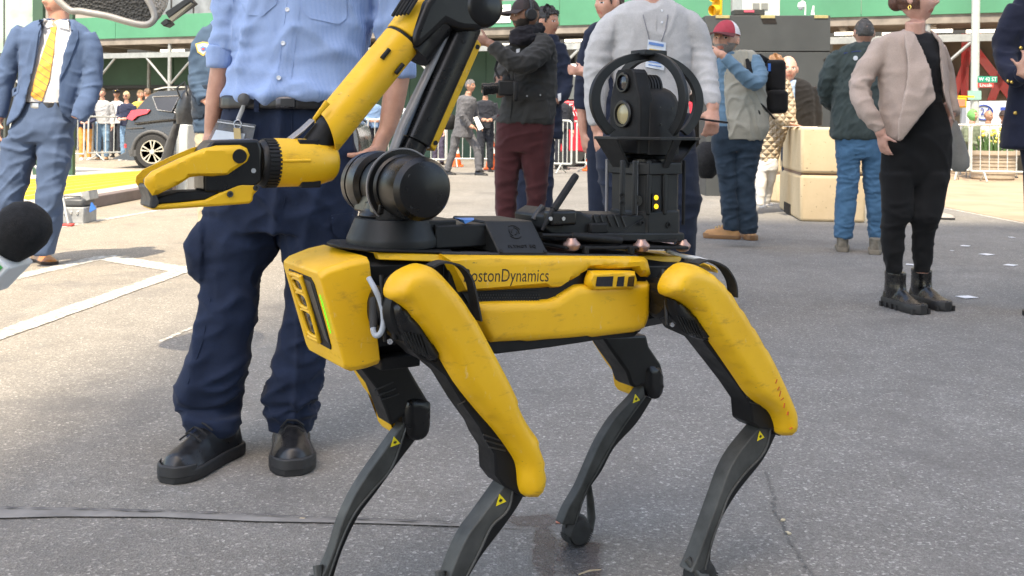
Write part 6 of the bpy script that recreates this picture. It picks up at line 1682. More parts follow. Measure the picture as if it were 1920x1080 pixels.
def decal(P, o, px, mat, name, off=0.003, thick=0.003, sp=6, n=0, parent=None, bv=None):
    """a piece of cloth or trim lying on garment o, outline in photo pixels"""
    bv = bv or bvh_of(o)
    q = smooth_poly(px, n) if n else [Vector(p) for p in px]
    # densify the outline
    out = []
    for i, a in enumerate(q):
        b = q[(i + 1) % len(q)]; k = max(1, int((b - a).length / sp))
        out += [a.lerp(b, j / k) for j in range(k)]
    xs = [p.x for p in out]; ys = [p.y for p in out]; ins = []
    X, Y = np.meshgrid(np.arange(min(xs) + sp / 2, max(xs), sp), np.arange(min(ys) + sp / 2, max(ys), sp)); X = X.ravel(); Y = Y.ravel()
    if len(X):
        m_ = in_poly(X, Y, [(p.x, p.y) for p in out])
        ins = [Vector((a, b)) for a, b in zip(X[m_], Y[m_])]
    vs2, _, fs_, *_ = delaunay_2d_cdt(out + ins, [], [list(range(len(out)))], 1, 1e-4)
    org = Vector((0, 0, CH)) - P.base; pts = []; dep = []
    for p in vs2:
        d = ray(p.x, p.y).normalized(); h = bv.ray_cast(org, d)
        dep.append((d, (h[0] - org).length if h[0] is not None else None))
    known = [x for _, x in dep if x is not None]; mean = sum(known) / len(known) if known else P.Z
    med = sorted(known)[len(known) // 2] if known else P.Z
    for d, x in dep:
        x = med if x is None else x
        pts.append(org + d * (x - off))
    N = len(pts); m = MB()
    back = [p + Vector((0, thick, 0)) for p in pts]
    edge = {}
    for f in fs_:
        f = list(f)
        for a, b in zip(f, f[1:] + f[:1]): edge[(a, b)] = 1
    side = [(b, a, a + N, b + N) for (a, b) in edge if (b, a) not in edge]
    m.add(pts + back, [tuple(f) for f in fs_] + [tuple(i + N for i in reversed(f)) for f in fs_] + side)
    return m.build(name, mat, parent or P.t, 50)
def hit(P, o, x, y, off=0.0, bv=None):
    bv = bv or bvh_of(o); org = Vector((0, 0, CH)) - P.base; d = ray(x, y).normalized(); h = bv.ray_cast(org, d)
    return (h[0] if h[0] is not None else P.p(x, y) - P.base) - d * off
def line_on(P, o, px, r, mat, name, off=0.001, parent=None, bv=None):
    bv = bv or bvh_of(o)
    return MB().tube([hit(P, o, x, y, off, bv) for x, y in px], r, 6).build(name, mat, parent or P.t, 60)

VX = 0.010
NAVY = cloth('navy_work_cloth', (0.0085, 0.0165, 0.041), sheen=0.06, var=0.25)
BLKL = plain('black_leather', (0.012, 0.012, 0.013), 0.32, var=0.3, scale=30, bump_s=0.3)
SOLB = plain('black_sole', (0.02, 0.02, 0.021), 0.6)

# ---- man in the blue work shirt, behind the robot ----------------------------------------
A = Person('person in light blue work shirt and navy trousers standing right behind the robot', 2.84, 480, skin_col=(0.50, 0.27, 0.19))
SHIRT = cloth('blue_work_shirt', (0.20, 0.315, 0.57), sheen=0.1, var=0.06, stripe=((1, 0.0, 0), 0.0032, (0.36, 0.46, 0.68), 0.45))
srt = A.garment('shirt', SHIRT, core=0.72, rows=[[(-215, 520, 620, 0.02, 0.9), (-190, 455, 700, 0, 0.5), (-150, 425, 735, 0, 0.52), (-80, 432, 722, 0, 0.56), (0, 446, 700, 0, 0.58), (60, 444, 690, 0, 0.6), (120, 440, 682, 0, 0.6), (160, 432, 676, -0.01, 0.62), (182, 419, 672, -0.015, 0.63), (192, 424, 668, -0.01, 0.60)]],
    limbs=[[(470, -165, 44), (436, -110, 42), (430, -40, 33), (428, 30, 30), (424, 75, 29), (419, 95, 27)], [(690, -165, 44), (722, -110, 42), (732, -40, 36), (738, 40, 34), (745, 100, 32)]],
    voxel=VX, folds=[(0.014, 0.32, 3, (0.5, 1, 2.6)), (0.008, 0.20, 8, (0.8, 1, 1.4)), (0.012, 0.12, 5, (2.2, 1, 0.6), [(425, 70, 60), (740, 70, 60)]), (0.010, 0.15, 11, (1, 1, 1.2), [(470, 140, 90), (640, 120, 100)])])
cuffm = SHIRT
for pts in ([(419, 88, 30), (416, 100, 30), (412, 122, 27), (411, 130, 26)], [(746, 100, 33), (750, 118, 32), (753, 140, 30), (754, 148, 29)]):
    A.garment('sleeve_cuff', cuffm, limbs=[pts], voxel=VX, folds=[(0.004, 0.08, 4)], core=0)
A.tube_pts(A.body, [(418, 100, 20), (413, 135, 19.5), (404, 190, 19), (397, 240, 14.5), (394, 268, 12)])
A.tube_pts(A.body, [(748, 110, 24), (746, 145, 23), (737, 195, 22), (727, 240, 17), (715, 265, 14)])
hand_tubes(A.body, A.p(394, 270), (0.05, 0, -1), (0.3, -1, 0), (-1, 0, 0), 0.19, 0.7)
hand_tubes(A.body, A.p(714, 266), (-0.35, -0.1, -1), (-0.3, -1, 0), (1, 0, 0), 0.19, 0.7)
tr = A.garment('trousers', NAVY, core=0.62, grow=0.985, rows=[[(178, 424, 650, 0, 0.58), (200, 420, 656, 0, 0.6), (250, 412, 668, 0.01, 0.62), (310, 400, 676, 0.02, 0.62), (370, 390, 676, 0.02, 0.58), (432, 384, 672, 0.02, 0.50)],
        [(410, 384, 520, 0.02, 0.9), (450, 384, 516, 0.02, 0.95), (490, 384, 505, 0.02, 0.95), (530, 382, 489, 0.02, 1.0), (600, 375, 484, 0.01, 1.0), (650, 361, 473, 0, 1.0), (700, 339, 468, 0, 0.95), (735, 330, 460, 0, 0.95), (758, 335, 452, 0, 0.9), (772, 342, 452, -0.035, 0.95), (780, 342, 456, -0.04, 0.98), (800, 347, 450, -0.045, 1.0), (817, 348, 444, -0.045, 1.0)],
        [(410, 521, 672, 0.02, 0.85), (450, 523, 665, 0.02, 0.9), (490, 527, 658, 0.02, 0.9), (560, 536, 648, 0.02, 0.95), (640, 520, 624, 0.02, 0.98), (690, 508, 612, 0.02, 0.98), (725, 497, 609, 0.02, 0.95), (743, 490, 606, 0.02, 0.95), (757, 500, 588, 0.02, 0.95), (769, 491, 601, 0.02, 0.95), (786, 500, 590, 0.02, 0.95), (806, 503, 577, 0.02, 0.98)]],
    limbs=[[(388, 420, 20, 0.0), (378, 448, 30, 0.0), (376, 480, 30, 0.0), (382, 506, 26, 0.0), (392, 526, 14, 0.0)]], voxel=0.008, smooth_n=3, folds=[(0.014, 0.36, 2, (0.5, 1, 2.6)), (0.007, 0.20, 5, (1, 1, 1.2)), (0.016, 0.15, 9, (1.6, 1, 0.7), [(400, 740, 75), (550, 740, 70)]), (0.012, 0.15, 13, (1.5, 1, 0.8), [(430, 560, 80), (520, 400, 90), (580, 640, 70)])])
bt = bvh_of(tr); bs = bvh_of(srt)
# cargo pockets
decal(A, tr, [(620, 404), (664, 398), (668, 440), (634, 446), (624, 436)], NAVY, 'pocket_flap', 0.006, 0.006, 6, bv=bt)
line_on(A, tr, [(622, 409), (662, 403)], 0.0012, plain('navy_thread', (0.03, 0.05, 0.1), 0.8), 'seam', 0.008, bv=bt)
for px in ([(430, 205), (428, 260), (418, 300)], [(548, 205), (547, 300), (533, 380), (521, 425)], [(395, 560), (380, 640), (352, 720)]): line_on(A, tr, px, 0.0016, NAVY, 'seam', 0.0005, bv=bt)
# belt, buckle, loops, badge and keys
beltm = plain('black_belt', (0.014, 0.014, 0.016), 0.35, var=0.25, scale=40)
blt = A.garment('belt', beltm, rows=[[(181, 416, 658, 0, 0.67), (184, 415, 659, 0, 0.68), (202, 414, 663, 0, 0.68), (206, 414, 663, 0, 0.67)]], voxel=0.006, core=0, sm=1, smooth_n=1)
bb_ = bvh_of(blt)
decal(A, blt, [(517, 179), (553, 180), (553, 205), (517, 204)], plain('buckle', (0.10, 0.10, 0.11), 0.3, 0.8), 'buckle', 0.006, 0.005, 6, bv=bb_)
decal(A, blt, [(526, 185), (552, 185), (552, 200), (526, 199)], beltm, 'belt_end', 0.009, 0.003, 6, bv=bb_)
for x in (476, 600): decal(A, blt, [(x, 176), (x + 9, 176), (x + 9, 210), (x, 210)], NAVY, 'belt_loop', 0.006, 0.004, 6, bv=bb_)
bd = thing('badge_holder', 'clear plastic badge holder with keys clipped to the belt of the blue shirt', 'badge', A.base)
clip = plain('clip_grey', (0.35, 0.36, 0.37), 0.4); clear = plain('clear_vinyl', (0.22, 0.25, 0.29), 0.15, var=0.1); clear.node_tree.nodes['Principled BSDF'].inputs['Alpha'].default_value = 0.35
P0 = hit(A, blt, 458, 186, 0.02, bb_); P1 = hit(A, tr, 446, 225, 0.02, bt); P2 = hit(A, tr, 442, 250, 0.024, bt)
MB().lathe(P0, (0, -1, 0), [(0, 0.016), (0.008, 0.016), (0.010, 0.012), (0.010, 0)], 20).build('reel', plain('reel_dark', (0.06, 0.06, 0.065), 0.35), bd, 40)
MB().tube([P0 + Vector((0, 0, -0.012)), P1 + Vector((0.012, 0, 0.03)), P1], [0.004, 0.006, 0.006], 8, flat=0.4, up=(0, 1, 0)).build('strap', clip, bd, 40)
MB().tube([P1 + Vector((0.010 * math.cos(a), -0.002, -0.012 + 0.012 * math.sin(a))) for a in (2 * math.pi * i / 16 for i in range(16))], 0.0017, 6, close=True).build('ring', STL, bd, 60)
pp = [hit(A, tr, x, y, 0.018, bt) for x, y in ((417, 223), (480, 234), (472, 268), (402, 262))]
yy_ = min(p.y for p in pp); pp = [Vector((p.x, yy_, p.z)) for p in pp]
MB().prism(pp, (0, 0.003, 0)).build('sleeve', clear, bd, 30, 0.001)
def lerp2(u, v): return pp[0].lerp(pp[1], u).lerp(pp[3].lerp(pp[2], u), v)
MB().prism([lerp2(a, b) + Vector((0, -0.002, 0)) for a, b in ((0.08, 0.5), (0.8, 0.55), (0.8, 1.3), (0.08, 1.3))], (0, 0.0012, 0)).build('card', plain('card_white', (0.6, 0.68, 0.78), 0.5), bd, 0)
MB().tube([lerp2(0.02, 0.14) + Vector((0, -0.002, 0)), lerp2(0.98, 0.14) + Vector((0, -0.002, 0))], 0.0016, 6).build('zip', plain('zip_pale', (0.5, 0.53, 0.56), 0.3), bd, 60)
brass = plain('key_brass', (0.42, 0.33, 0.18), 0.35, 0.7)
for k_ in range(3):
    a_ = P1 + Vector((0.004 * (k_ - 1), -0.006 - 0.003 * k_, -0.022)); MB().prism([a_ + Vector((-0.006, 0, 0)), a_ + Vector((0.006, 0, 0)), a_ + Vector((0.004 + 0.003 * k_, 0, -0.045)), a_ + Vector((-0.003 + 0.003 * k_, 0, -0.045))], (0, 0.002, 0)).build('key', brass, bd, 0)
# buttons, placket and pockets on the shirt
white = plain('button_white', (0.75, 0.77, 0.8), 0.35)
for x, y in ((549, -45), (539, 18), (531, 81), (523, 146)):
    p = hit(A, srt, x, y, 0.001, bs); MB().lathe(p, (0, -1, 0), [(0, 0.0058), (0.002, 0.0062), (0.003, 0.005), (0.0022, 0.004), (0.0022, 0)], 16).build('button', white, A.t, 40)
for x0, x1 in ((528, 516), (553, 542)): line_on(A, srt, [(x0 + (x1 - x0) * t_ + 18 * (1 - t_), -60 + 240 * t_) for t_ in (0, .2, .4, .6, .8, 1)], 0.0009, SHIRT, 'placket_seam', 0.0002, bv=bs)
decal(A, srt, [(452, -60), (520, -60), (518, 8), (492, 30), (460, 28), (450, 0)], SHIRT, 'chest_pocket', 0.003, 0.003, 9, bv=bs)
decal(A, srt, [(566, -60), (650, -60), (650, 34), (636, 46), (580, 34), (566, 18)], SHIRT, 'chest_pocket', 0.003, 0.003, 9, bv=bs)
# boots
A.shoe(G(438, 846), G(313, 908), (BLKL, SOLB, plain('black_lace', (0.01, 0.01, 0.011), 0.8)), 0.054, 0.118, 0.034, 0.11, laces=True, bulk=True)
A.shoe(G(545, 826), G(550, 894), (BLKL, SOLB, MATS['black_lace']), 0.056, 0.118, 0.034, 0.12, laces=True, bulk=True)
A.head(575, -290, 172, -10, beard=None)
A.tube_pts(A.body, [(572, -180, 46), (573, -225, 42), (574, -260, 44)])
A.finish(0.009)
A.hair(hair_short, (0.06, 0.04, 0.025))

# ---- man in the blue suit ---------------------------------------------------------------
B = Person('person in blue suit, white shirt and yellow tie standing in the sun at left', 6.5, 80, skin_col=(0.56, 0.30, 0.21))
SUIT = cloth('blue_suit', (0.068, 0.108, 0.195), sheen=0.05, var=0.08)
TRS = cloth('suit_trousers', (0.062, 0.095, 0.165), sheen=0.05, var=0.08)
WSH = cloth('white_shirt', (0.70, 0.70, 0.72), sheen=0.1, var=0.04)
bsh = B.garment('shirt', WSH, rows=[[(38, 92, 130, 0, 0.9), (52, 76, 150, 0, 0.5), (90, 62, 160, 0, 0.55), (140, 52, 156, 0, 0.58), (196, 44, 134, 0, 0.6)]], voxel=VX, folds=[(0.004, 0.15, 4)])
btr = B.garment('trousers', TRS, core=0.6, rows=[[(190, 44, 134, 0, 0.58), (215, 34, 138, 0, 0.6), (245, 20, 137, 0, 0.62), (268, 8, 136, 0, 0.5)],
    [(258, 6, 74, 0, 0.95), (300, 3, 66, 0, 0.95), (340, 0, 50, -0.02, 0.98), (380, -4, 42, -0.03, 1), (430, -2, 36, 0, 1), (490, 2, 34, 0.0, 1)], [(258, 76, 137, 0, 1.0), (300, 73, 133, 0, 1), (340, 71, 122, -0.02, 1), (375, 69, 115, -0.04, 1), (420, 66, 113, -0.01, 1), (455, 64, 106, 0, 1), (478, 63, 101, 0, 1)]],
    voxel=VX, folds=[(0.015, 0.19, 3, (1.2, 1, 1), [(40, 280, 60), (110, 290, 55)]), (0.016, 0.17, 6, (1.2, 1, 1), [(30, 350, 40), (95, 385, 40)]), (0.006, 0.35, 8, (0.6, 1, 2))])
bbt = B.garment('belt', beltm, rows=[[(191, 44, 134, 0, 0.605), (193, 44, 134, 0, 0.62), (203, 42, 135, 0, 0.62), (206, 42, 135, 0, 0.605)]], voxel=0.007, core=0, sm=1, smooth_n=1)
decal(B, bbt, [(57, 193), (72, 194), (72, 205), (57, 204)], plain('suit_buckle', (0.4, 0.4, 0.4), 0.3, 0.8), 'buckle', 0.004, 0.004, 3)
jk = B.garment('jacket', SUIT, grow=0.97, core_rows=False, rows=[[(36, 84, 134, 0.02, 0.8), (42, 60, 152, 0, 0.5), (60, 38, 172, 0, 0.5), (95, 36, 170, 0, 0.55), (140, 38, 164, 0, 0.6), (190, 28, 152, 0, 0.66), (228, 16, 142, 0, 0.68), (240, 16, 138, 0, 0.66)]],
    limbs=[[(48, 56, 19), (34, 76, 21), (18, 120, 19), (8, 160, 17), (2, 195, 15), (-2, 220, 13)], [(162, 66, 19), (172, 92, 20), (175, 130, 19), (170, 168, 19, -0.03), (158, 200, 18, -0.08), (146, 224, 16, -0.1)]],
    voxel=VX, folds=[(0.011, 0.17, 4, (1.4, 1, 0.9), [(172, 150, 40), (155, 205, 40), (15, 130, 40)]), (0.006, 0.3, 7, (0.7, 1, 1.6))],
    cut=[[(78, 36), (128, 36), (131, 58), (118, 100), (109, 150), (108, 190), (112, 210), (140, 236), (140, 250), (4, 252), (14, 236), (34, 220), (46, 196), (52, 170), (66, 120), (78, 62)]], thick=0.010)
# lapels, flap, buttons, pocket square edge
bj = bvh_of(jk)
for px in ([(82, 38), (72, 62), (66, 105), (58, 145), (54, 160), (62, 110), (58, 80), (66, 52), (74, 36)], [(128, 38), (130, 62), (120, 100), (112, 140), (111, 152), (128, 120), (147, 70), (146, 56), (140, 52), (134, 44)]):
    decal(B, jk, px, SUIT, 'lapel', 0.010, 0.006, 4, bv=bj)
decal(B, jk, [(20, 168), (36, 160), (34, 174), (22, 182)], SUIT, 'pocket_flap', 0.006, 0.006, 4, bv=bj)
for x, y in ((64, 146), (50, 181)): MB().lathe(hit(B, jk, x, y, 0.003, bj), (0, -1, 0), [(0, 0.009), (0.004, 0.008), (0.004, 0)], 10).build('button', plain('suit_button', (0.03, 0.03, 0.04), 0.4), B.t)
tie = cloth('yellow_tie', (0.80, 0.40, 0.08), sheen=0.1, var=0.05, stripe=((0.55, 0, 0.84), 0.042, (0.20, 0.12, 0.10), 0.10))
bvs = bvh_of(bsh)
decal(B, bsh, [(95, 50), (106, 50), (104, 60), (100, 100), (92, 150), (78, 190), (62, 184), (57, 178), (70, 130), (86, 80), (94, 60)], tie, 'tie', 0.010, 0.006, 4, bv=bvs)
decal(B, bsh, [(82, 34), (92, 40), (100, 50), (88, 52), (80, 48)], WSH, 'collar', 0.014, 0.005, 3, bv=bvs); decal(B, bsh, [(128, 36), (130, 56), (108, 50), (118, 42)], WSH, 'collar', 0.014, 0.005, 3, bv=bvs)
B.tube_pts(B.body, [(0, 212, 8), (-3, 226, 9)]); hand_tubes(B.body, B.p(-3, 222), (0.05, -0.1, -1), (0.4, -1, 0), (-1, 0, 0), 0.19, 0.4)
hand_tubes(B.body, B.p(130, 238, 0.0), (-0.4, 0, -1), (-0.3, -1, 0), (1, 0, 0), 0.15, 0.6)
B.tube_pts(B.body, [(110, 60, 20), (110, 40, 18), (110, 22, 19)])
B.head(111, 0, 72, -32, pitch=4)
tanl = plain('tan_leather', (0.42, 0.16, 0.035), 0.35, var=0.25, scale=20); tsol = plain('brown_sole', (0.05, 0.03, 0.02), 0.6)
B.shoe(G(66, 488), G(118, 501), (tanl, tsol), 0.05, 0.085, 0.018, 0.0, length=0.30); B.shoe(G(12, 498), G(-26, 512), (tanl, tsol), 0.05, 0.085, 0.018, length=0.30)
B.finish(0.008); B.hair(hair_short, (0.30, 0.28, 0.26), 0.02)

# ---- police officer half hidden behind the blue shirt ------------------------------------------
C = Person('person in police shirt with shoulder patch, half hidden behind the blue work shirt', 7.0, 398, skin_col=(0.45, 0.24, 0.17))
PSH = cloth('police_shirt', (0.050, 0.085, 0.135), sheen=0.05, var=0.08); KHK = cloth('khaki', (0.48, 0.40, 0.28), var=0.08); DVS = cloth('dark_vest', (0.02, 0.032, 0.05), var=0.15)
psh = C.garment('shirt', PSH, rows=[[(34, 410, 440, 0, .9), (50, 388, 460, 0, .55), (80, 372, 476, 0, .55), (140, 366, 470, 0, .6), (200, 364, 462, 0, .62), (248, 364, 462, 0, .62)]], limbs=[[(398, 60, 20), (380, 90, 22), (374, 130, 20), (376, 165, 18, -.05), (386, 190, 15, -.1)]], voxel=0.012, folds=[(0.014, 0.14, 3, (2, 1, .8), [(372, 155, 40), (365, 235, 40)]), (0.006, 0.25, 5)])
C.garment('vest', DVS, rows=[[(160, 362, 462, 0, .64), (190, 360, 462, 0, .66), (225, 361, 462, 0, .66)]], voxel=0.012, core=0, cut=[[(370, 235), (395, 205), (400, 240)]], folds=[(0.006, 0.12, 3)])
C.garment('trousers', KHK, rows=[[(236, 366, 460, 0, .6), (300, 366, 460, 0, .55)], [(280, 367, 410, 0, 1), (360, 370, 408, 0, 1), (430, 373, 402, 0, 1), (472, 374, 400, 0, 1)], [(280, 415, 460, 0, 1), (360, 416, 452, 0, 1), (470, 420, 448, 0, 1)]], voxel=0.012, folds=[(0.008, 0.18, 3)])
pb_ = bvh_of(psh)
decal(C, psh, [(366, 82), (380, 78), (396, 80), (394, 94), (381, 105), (370, 98)], plain('patch_gold', (0.62, 0.42, 0.10), 0.6), 'shoulder_patch', 0.006, 0.004, 4, bv=pb_)
decal(C, psh, [(369, 84), (381, 81), (393, 83), (391, 93), (381, 101), (372, 96)], plain('patch_white', (0.6, 0.64, 0.68), 0.6), 'patch_field', 0.010, 0.003, 4, bv=pb_)
decal(C, psh, [(375, 89), (380, 86), (387, 89), (385, 95), (380, 97), (376, 94)], plain('patch_blue', (0.12, 0.25, 0.5), 0.6), 'patch_crest', 0.014, 0.003, 3, bv=pb_)
decal(C, psh, [(378, 90), (384, 90), (382, 94), (379, 94)], plain('patch_red', (0.5, 0.08, 0.08), 0.6), 'patch_crest', 0.018, 0.003, 2, bv=pb_)
C.tube_pts(C.body, [(425, 46, 14), (425, 22, 13)]); C.head(425, -5, 62, 60)
hand_tubes(C.body, C.p(390, 196, -.12), (0.6, -.3, -.5), (0, -1, 0.2), (0, 0, 1), 0.18, 0.5)
C.shoe(G(384, 476), G(378, 492), (BLKL, SOLB), length=.29); C.shoe(G(432, 476), G(440, 492), (BLKL, SOLB), length=.29)
C.finish(0.012); C.hair(hair_short, (0.04, 0.03, 0.02))

# ---- photographer ---------------------------------------------------------------------
D = Person('person in black cap, charcoal jacket and maroon trousers raising one arm, holding a camera', 6.8, 985, skin_col=(0.23, 0.115, 0.075))
CHR = cloth('charcoal_jacket', (0.034, 0.034, 0.033), sheen=0.08, var=0.2); MAR = cloth('maroon_cord', (0.055, 0.014, 0.016), sheen=0.1, var=0.2)
D.garment('trousers', MAR, rows=[[(215, 930, 1040, 0, .6), (250, 929, 1038, 0, .62), (285, 928, 1032, 0, .55)], [(270, 928, 977, 0, 1), (330, 928, 973, 0, 1), (410, 931, 966, 0, 1), (485, 933, 962, 0, 1)], [(270, 970, 1034, 0, .9), (330, 982, 1028, 0, 1), (410, 990, 1021, 0, 1), (485, 990, 1018, 0, 1)]], voxel=VX, folds=[(0.012, 0.2, 3, (1.5, 1, .8), [(970, 280, 60), (955, 380, 40), (1005, 350, 40)]), (0.005, 0.3, 5, (.6, 1, 2))])
dj = D.garment('jacket', CHR, rows=[[(62, 975, 1020, 0, .8), (72, 958, 1036, 0, .55), (100, 955, 1043, 0, .6), (150, 946, 1044, 0, .62), (200, 938, 1044, 0, .66), (226, 930, 1041, 0, .68), (232, 932, 1040, 0, .66)]],
    limbs=[[(1022, 84, 22, -.05), (1000, 108, 22, -.16), (976, 120, 20, -.24), (955, 112, 18, -.27), (936, 98, 15, -.28), (922, 84, 12, -.28)], [(965, 92, 18), (952, 120, 17, .02), (942, 142, 14, -.04), (937, 150, 12, -.08)]],
    voxel=VX, folds=[(0.012, 0.13, 4, (1.6, 1, .8), [(990, 115, 50), (1030, 110, 40)]), (0.008, 0.24, 7, (.8, 1, 1.4)), (0.006, .1, 9)])
db = bvh_of(dj)
decal(D, dj, [(978, 168), (1022, 166), (1024, 186), (1000, 190), (980, 184)], CHR, 'pocket_flap', 0.008, 0.006, 4, bv=db)
decal(D, dj, [(977, 170), (1024, 168), (1034, 222), (982, 224)], CHR, 'pocket', 0.005, 0.004, 5, bv=db)
for x, y in ((988, 180), (1013, 178)): MB().lathe(hit(D, dj, x, y, 0.010, db), (0, -1, 0), [(0, 0.006), (0.003, 0.006), (0.003, 0)], 10).build('snap', STL, D.t)
line_on(D, dj, [(960, 95), (962, 130), (962, 165), (956, 225)], 0.004, CHR, 'zip_placket', 0.002, bv=db)
decal(D, dj, [(968, 92), (975, 91), (974, 98), (968, 99)], plain('tag_white', (0.6, 0.6, 0.62), 0.5), 'name_tag', 0.006, 0.002, 3, bv=db)
D.garment('scarf', cloth('black_scarf', (0.012, 0.011, 0.015), var=0.3), limbs=[[(962, 70, 12, -.05), (975, 62, 13, -.08), (998, 58, 12, -.04), (1016, 52, 10, .02)], [(958, 78, 9, -.06), (978, 76, 11, -.1), (1000, 70, 11, -.06)]], voxel=VX, core=0, folds=[(0.008, .07, 3, (1, 1, .7))])
D.tube_pts(D.body, [(990, 75, 14), (988, 55, 14)])
D.head(985, 30, 64, -72, pitch=2, beard=(0.02, 0.014, 0.012))
D.tube_pts(D.body, [(928, 88, 8, -.28), (916, 80, 8.5, -.28)]); hand_tubes(D.body, D.p(916, 80, -.28), (-1, 0, 0.25), (0, 0, 1), (0, -1, 0), 0.17, 0.35)
hand_tubes(D.body, D.p(938, 148, -.09), (0.1, -0.35, -0.8), (-1, 0, 0), (-.3, -1, .3), 0.17, 0.8)
capm = [plain('cap_black', (0.03, 0.018, 0.018), 0.8), plain('cap_black2', (0.022, 0.016, 0.016), 0.8), plain('cap_brim_black', (0.03, 0.02, 0.02), 0.7)]
D.cap(capm)
hpm = plain('headphone_black', (0.012, 0.012, 0.013), 0.5)
hp = thing('headphones', 'black over-ear headphones worn over the dark cap', 'headphones', D.base)
for s_ in (1, -1):
    q = MB().lathe(D.M @ Vector((-0.04, 0.30 * s_, 0.0)) - D.base, (D.M.to_3x3() @ Vector((0, s_, 0))), [(0, 0.0), (0, 0.036), (0.01, 0.042), (0.035, 0.042), (0.045, 0.034), (0.047, 0)], 22); q.build('ear_cup', hpm, hp, 40)
MB().tube([D.M @ Vector((-0.06, 0.44 * math.cos(a), 0.10 + 0.54 * math.sin(a))) - D.base for a in (math.pi * i / 14 for i in range(15))], 0.012, 8).build('headband', hpm, hp, 60)
cam_t = thing('photo_camera', 'black photo camera with long lens held at the chest by the capped person', 'camera', D.p(945, 165, -.25))
o_ = D.p(945, 165, -.25); kk = (6.55) / F
MB().box((0.02, 0, 0.0), (0.12, 0.075, 0.10)).box((0.015, 0, 0.065), (0.06, 0.06, 0.045), taper=0.7).build('camera_body', BLK, cam_t, 30, 0.012, 3)
MB().box((0.075, -0.015, -0.02), (0.035, 0.09, 0.13)).build('grip', BLKM, cam_t, 30, 0.014, 3)
MB().lathe((-0.035, 0, 0.0), (-1, -0.15, -0.12), [(0, 0.036), (0.03, 0.036), (0.031, 0.039), (0.05, 0.039), (0.051, 0.036), (0.075, 0.037), (0.076, 0.041), (0.105, 0.042), (0.105, 0.036), (0.10, 0.034), (0.10, 0)], 28).build('lens', BLKS, cam_t, 30)
MB().tube([Vector((-0.03, 0, 0.06)), Vector((-0.06, 0.02, 0.12)), Vector((-0.04, 0.03, 0.19)), Vector((0.02, 0.05, 0.24))], 0.009, 6, flat=0.3, up=(0, 1, 0)).build('strap', BLKM, cam_t, 60)
for hx in (948, 1004): D.shoe(G(hx + 6, 484), G(hx - 6, 500), (BLKL, SOLB), length=.29)
D.finish(0.008)

# ---- navy-suited man behind the photographer ------------------------------------------------
E = Person('person in navy suit half hidden behind the photographer', 7.9, 1030, skin_col=(0.42, 0.22, 0.15))
NVS = cloth('navy_suit', (0.014, 0.020, 0.040), var=0.2)
E.garment('jacket', NVS, rows=[[(66, 1010, 1045, 0, .8), (74, 985, 1050, 0, .5), (110, 982, 1056, 0, .55), (180, 985, 1054, 0, .6), (260, 984, 1056, 0, .62)]], limbs=[[(1046, 84, 13), (1055, 110, 14), (1062, 150, 13), (1058, 176, 12, -.05), (1044, 190, 10, -.1)]], voxel=.012, folds=[(.008, .16, 3)])
E.garment('trousers', NVS, rows=[[(250, 965, 1040, 0, .6), (290, 962, 1040, 0, .5)], [(280, 962, 1000, 0, 1), (415, 968, 996, 0, 1), (455, 970, 994, 0, 1)], [(280, 1004, 1040, 0, 1), (455, 1010, 1034, 0, 1)]], voxel=.012, folds=[(.008, .16, 4)])
E.tube_pts(E.body, [(1026, 78, 11), (1026, 62, 10)]); E.head(1026, 42, 56, 55); hand_tubes(E.body, E.p(1044, 188, -.1), (-1, -.2, -.2), (0, 0, 1), (0, -1, 0), .17, .6)
E.plate([(1046, 176), (1052, 174), (1052, 188), (1047, 190)], -.16, WSH, 'shirt_cuff', .03)
for hx in (980, 1022): E.shoe(G(hx, 458), G(hx + 4, 468), (BLKL, SOLB), length=.28)
E.finish(.010); E.hair(hair_short, (0.012, 0.010, 0.010), .05, .03)

# ---- man in the pale henley -----------------------------------------------------------
H = Person('person in pale grey henley with lanyard badge, phone in hand, behind the camera tower', 4.95, 1220, skin_col=(0.55, 0.30, 0.22))
HEN = cloth('pale_henley', crease=0.2, col=(0.44, 0.435, 0.435), sheen=0.1, var=0.06, scale=30)
DNV = cloth('dark_navy_jeans', (0.012, 0.018, 0.035), var=0.2)
H.garment('trousers', DNV, rows=[[(212, 1146, 1296, 0, .6), (250, 1128, 1302, 0, .6), (300, 1118, 1306, 0, .5)], [(285, 1116, 1204, 0, .95), (340, 1122, 1200, 0, 1), (400, 1136, 1196, 0, 1), (480, 1140, 1194, 0, 1), (580, 1146, 1192, 0, 1)], [(285, 1210, 1305, 0, .95), (340, 1222, 1310, 0, 1), (372, 1230, 1315, 0, 1), (405, 1238, 1307, 0, 1), (475, 1246, 1303, 0, 1), (580, 1248, 1296, 0, 1)]], voxel=VX, folds=[(.012, .2, 3, (1.4, 1, .8), [(1290, 385, 50), (1130, 350, 50)]), (.006, .3, 5, (.6, 1, 2))])
hn = H.garment('henley', HEN, grow=0.96, rows=[[(0, 1190, 1252, .02, .9), (8, 1160, 1280, 0, .5), (30, 1140, 1298, 0, .5), (80, 1144, 1300, 0, .56), (140, 1146, 1298, 0, .58), (190, 1146, 1294, 0, .6), (224, 1142, 1298, 0, .62), (236, 1144, 1296, 0, .6)]],
    limbs=[[(1162, 34, 20), (1140, 56, 26), (1124, 100, 26), (1119, 150, 24), (1117, 200, 20), (1119, 236, 15)], [(1282, 34, 20), (1303, 56, 26), (1316, 100, 24), (1324, 140, 22, -.04), (1333, 180, 18, -.10), (1336, 198, 15, -.12)]],
    voxel=VX, folds=[(.010, .14, 4, (2, 1, .6), [(1120, 120, 60), (1325, 140, 60)]), (.007, .24, 8, (.8, 1, 1.5))])
hb_ = bvh_of(hn)
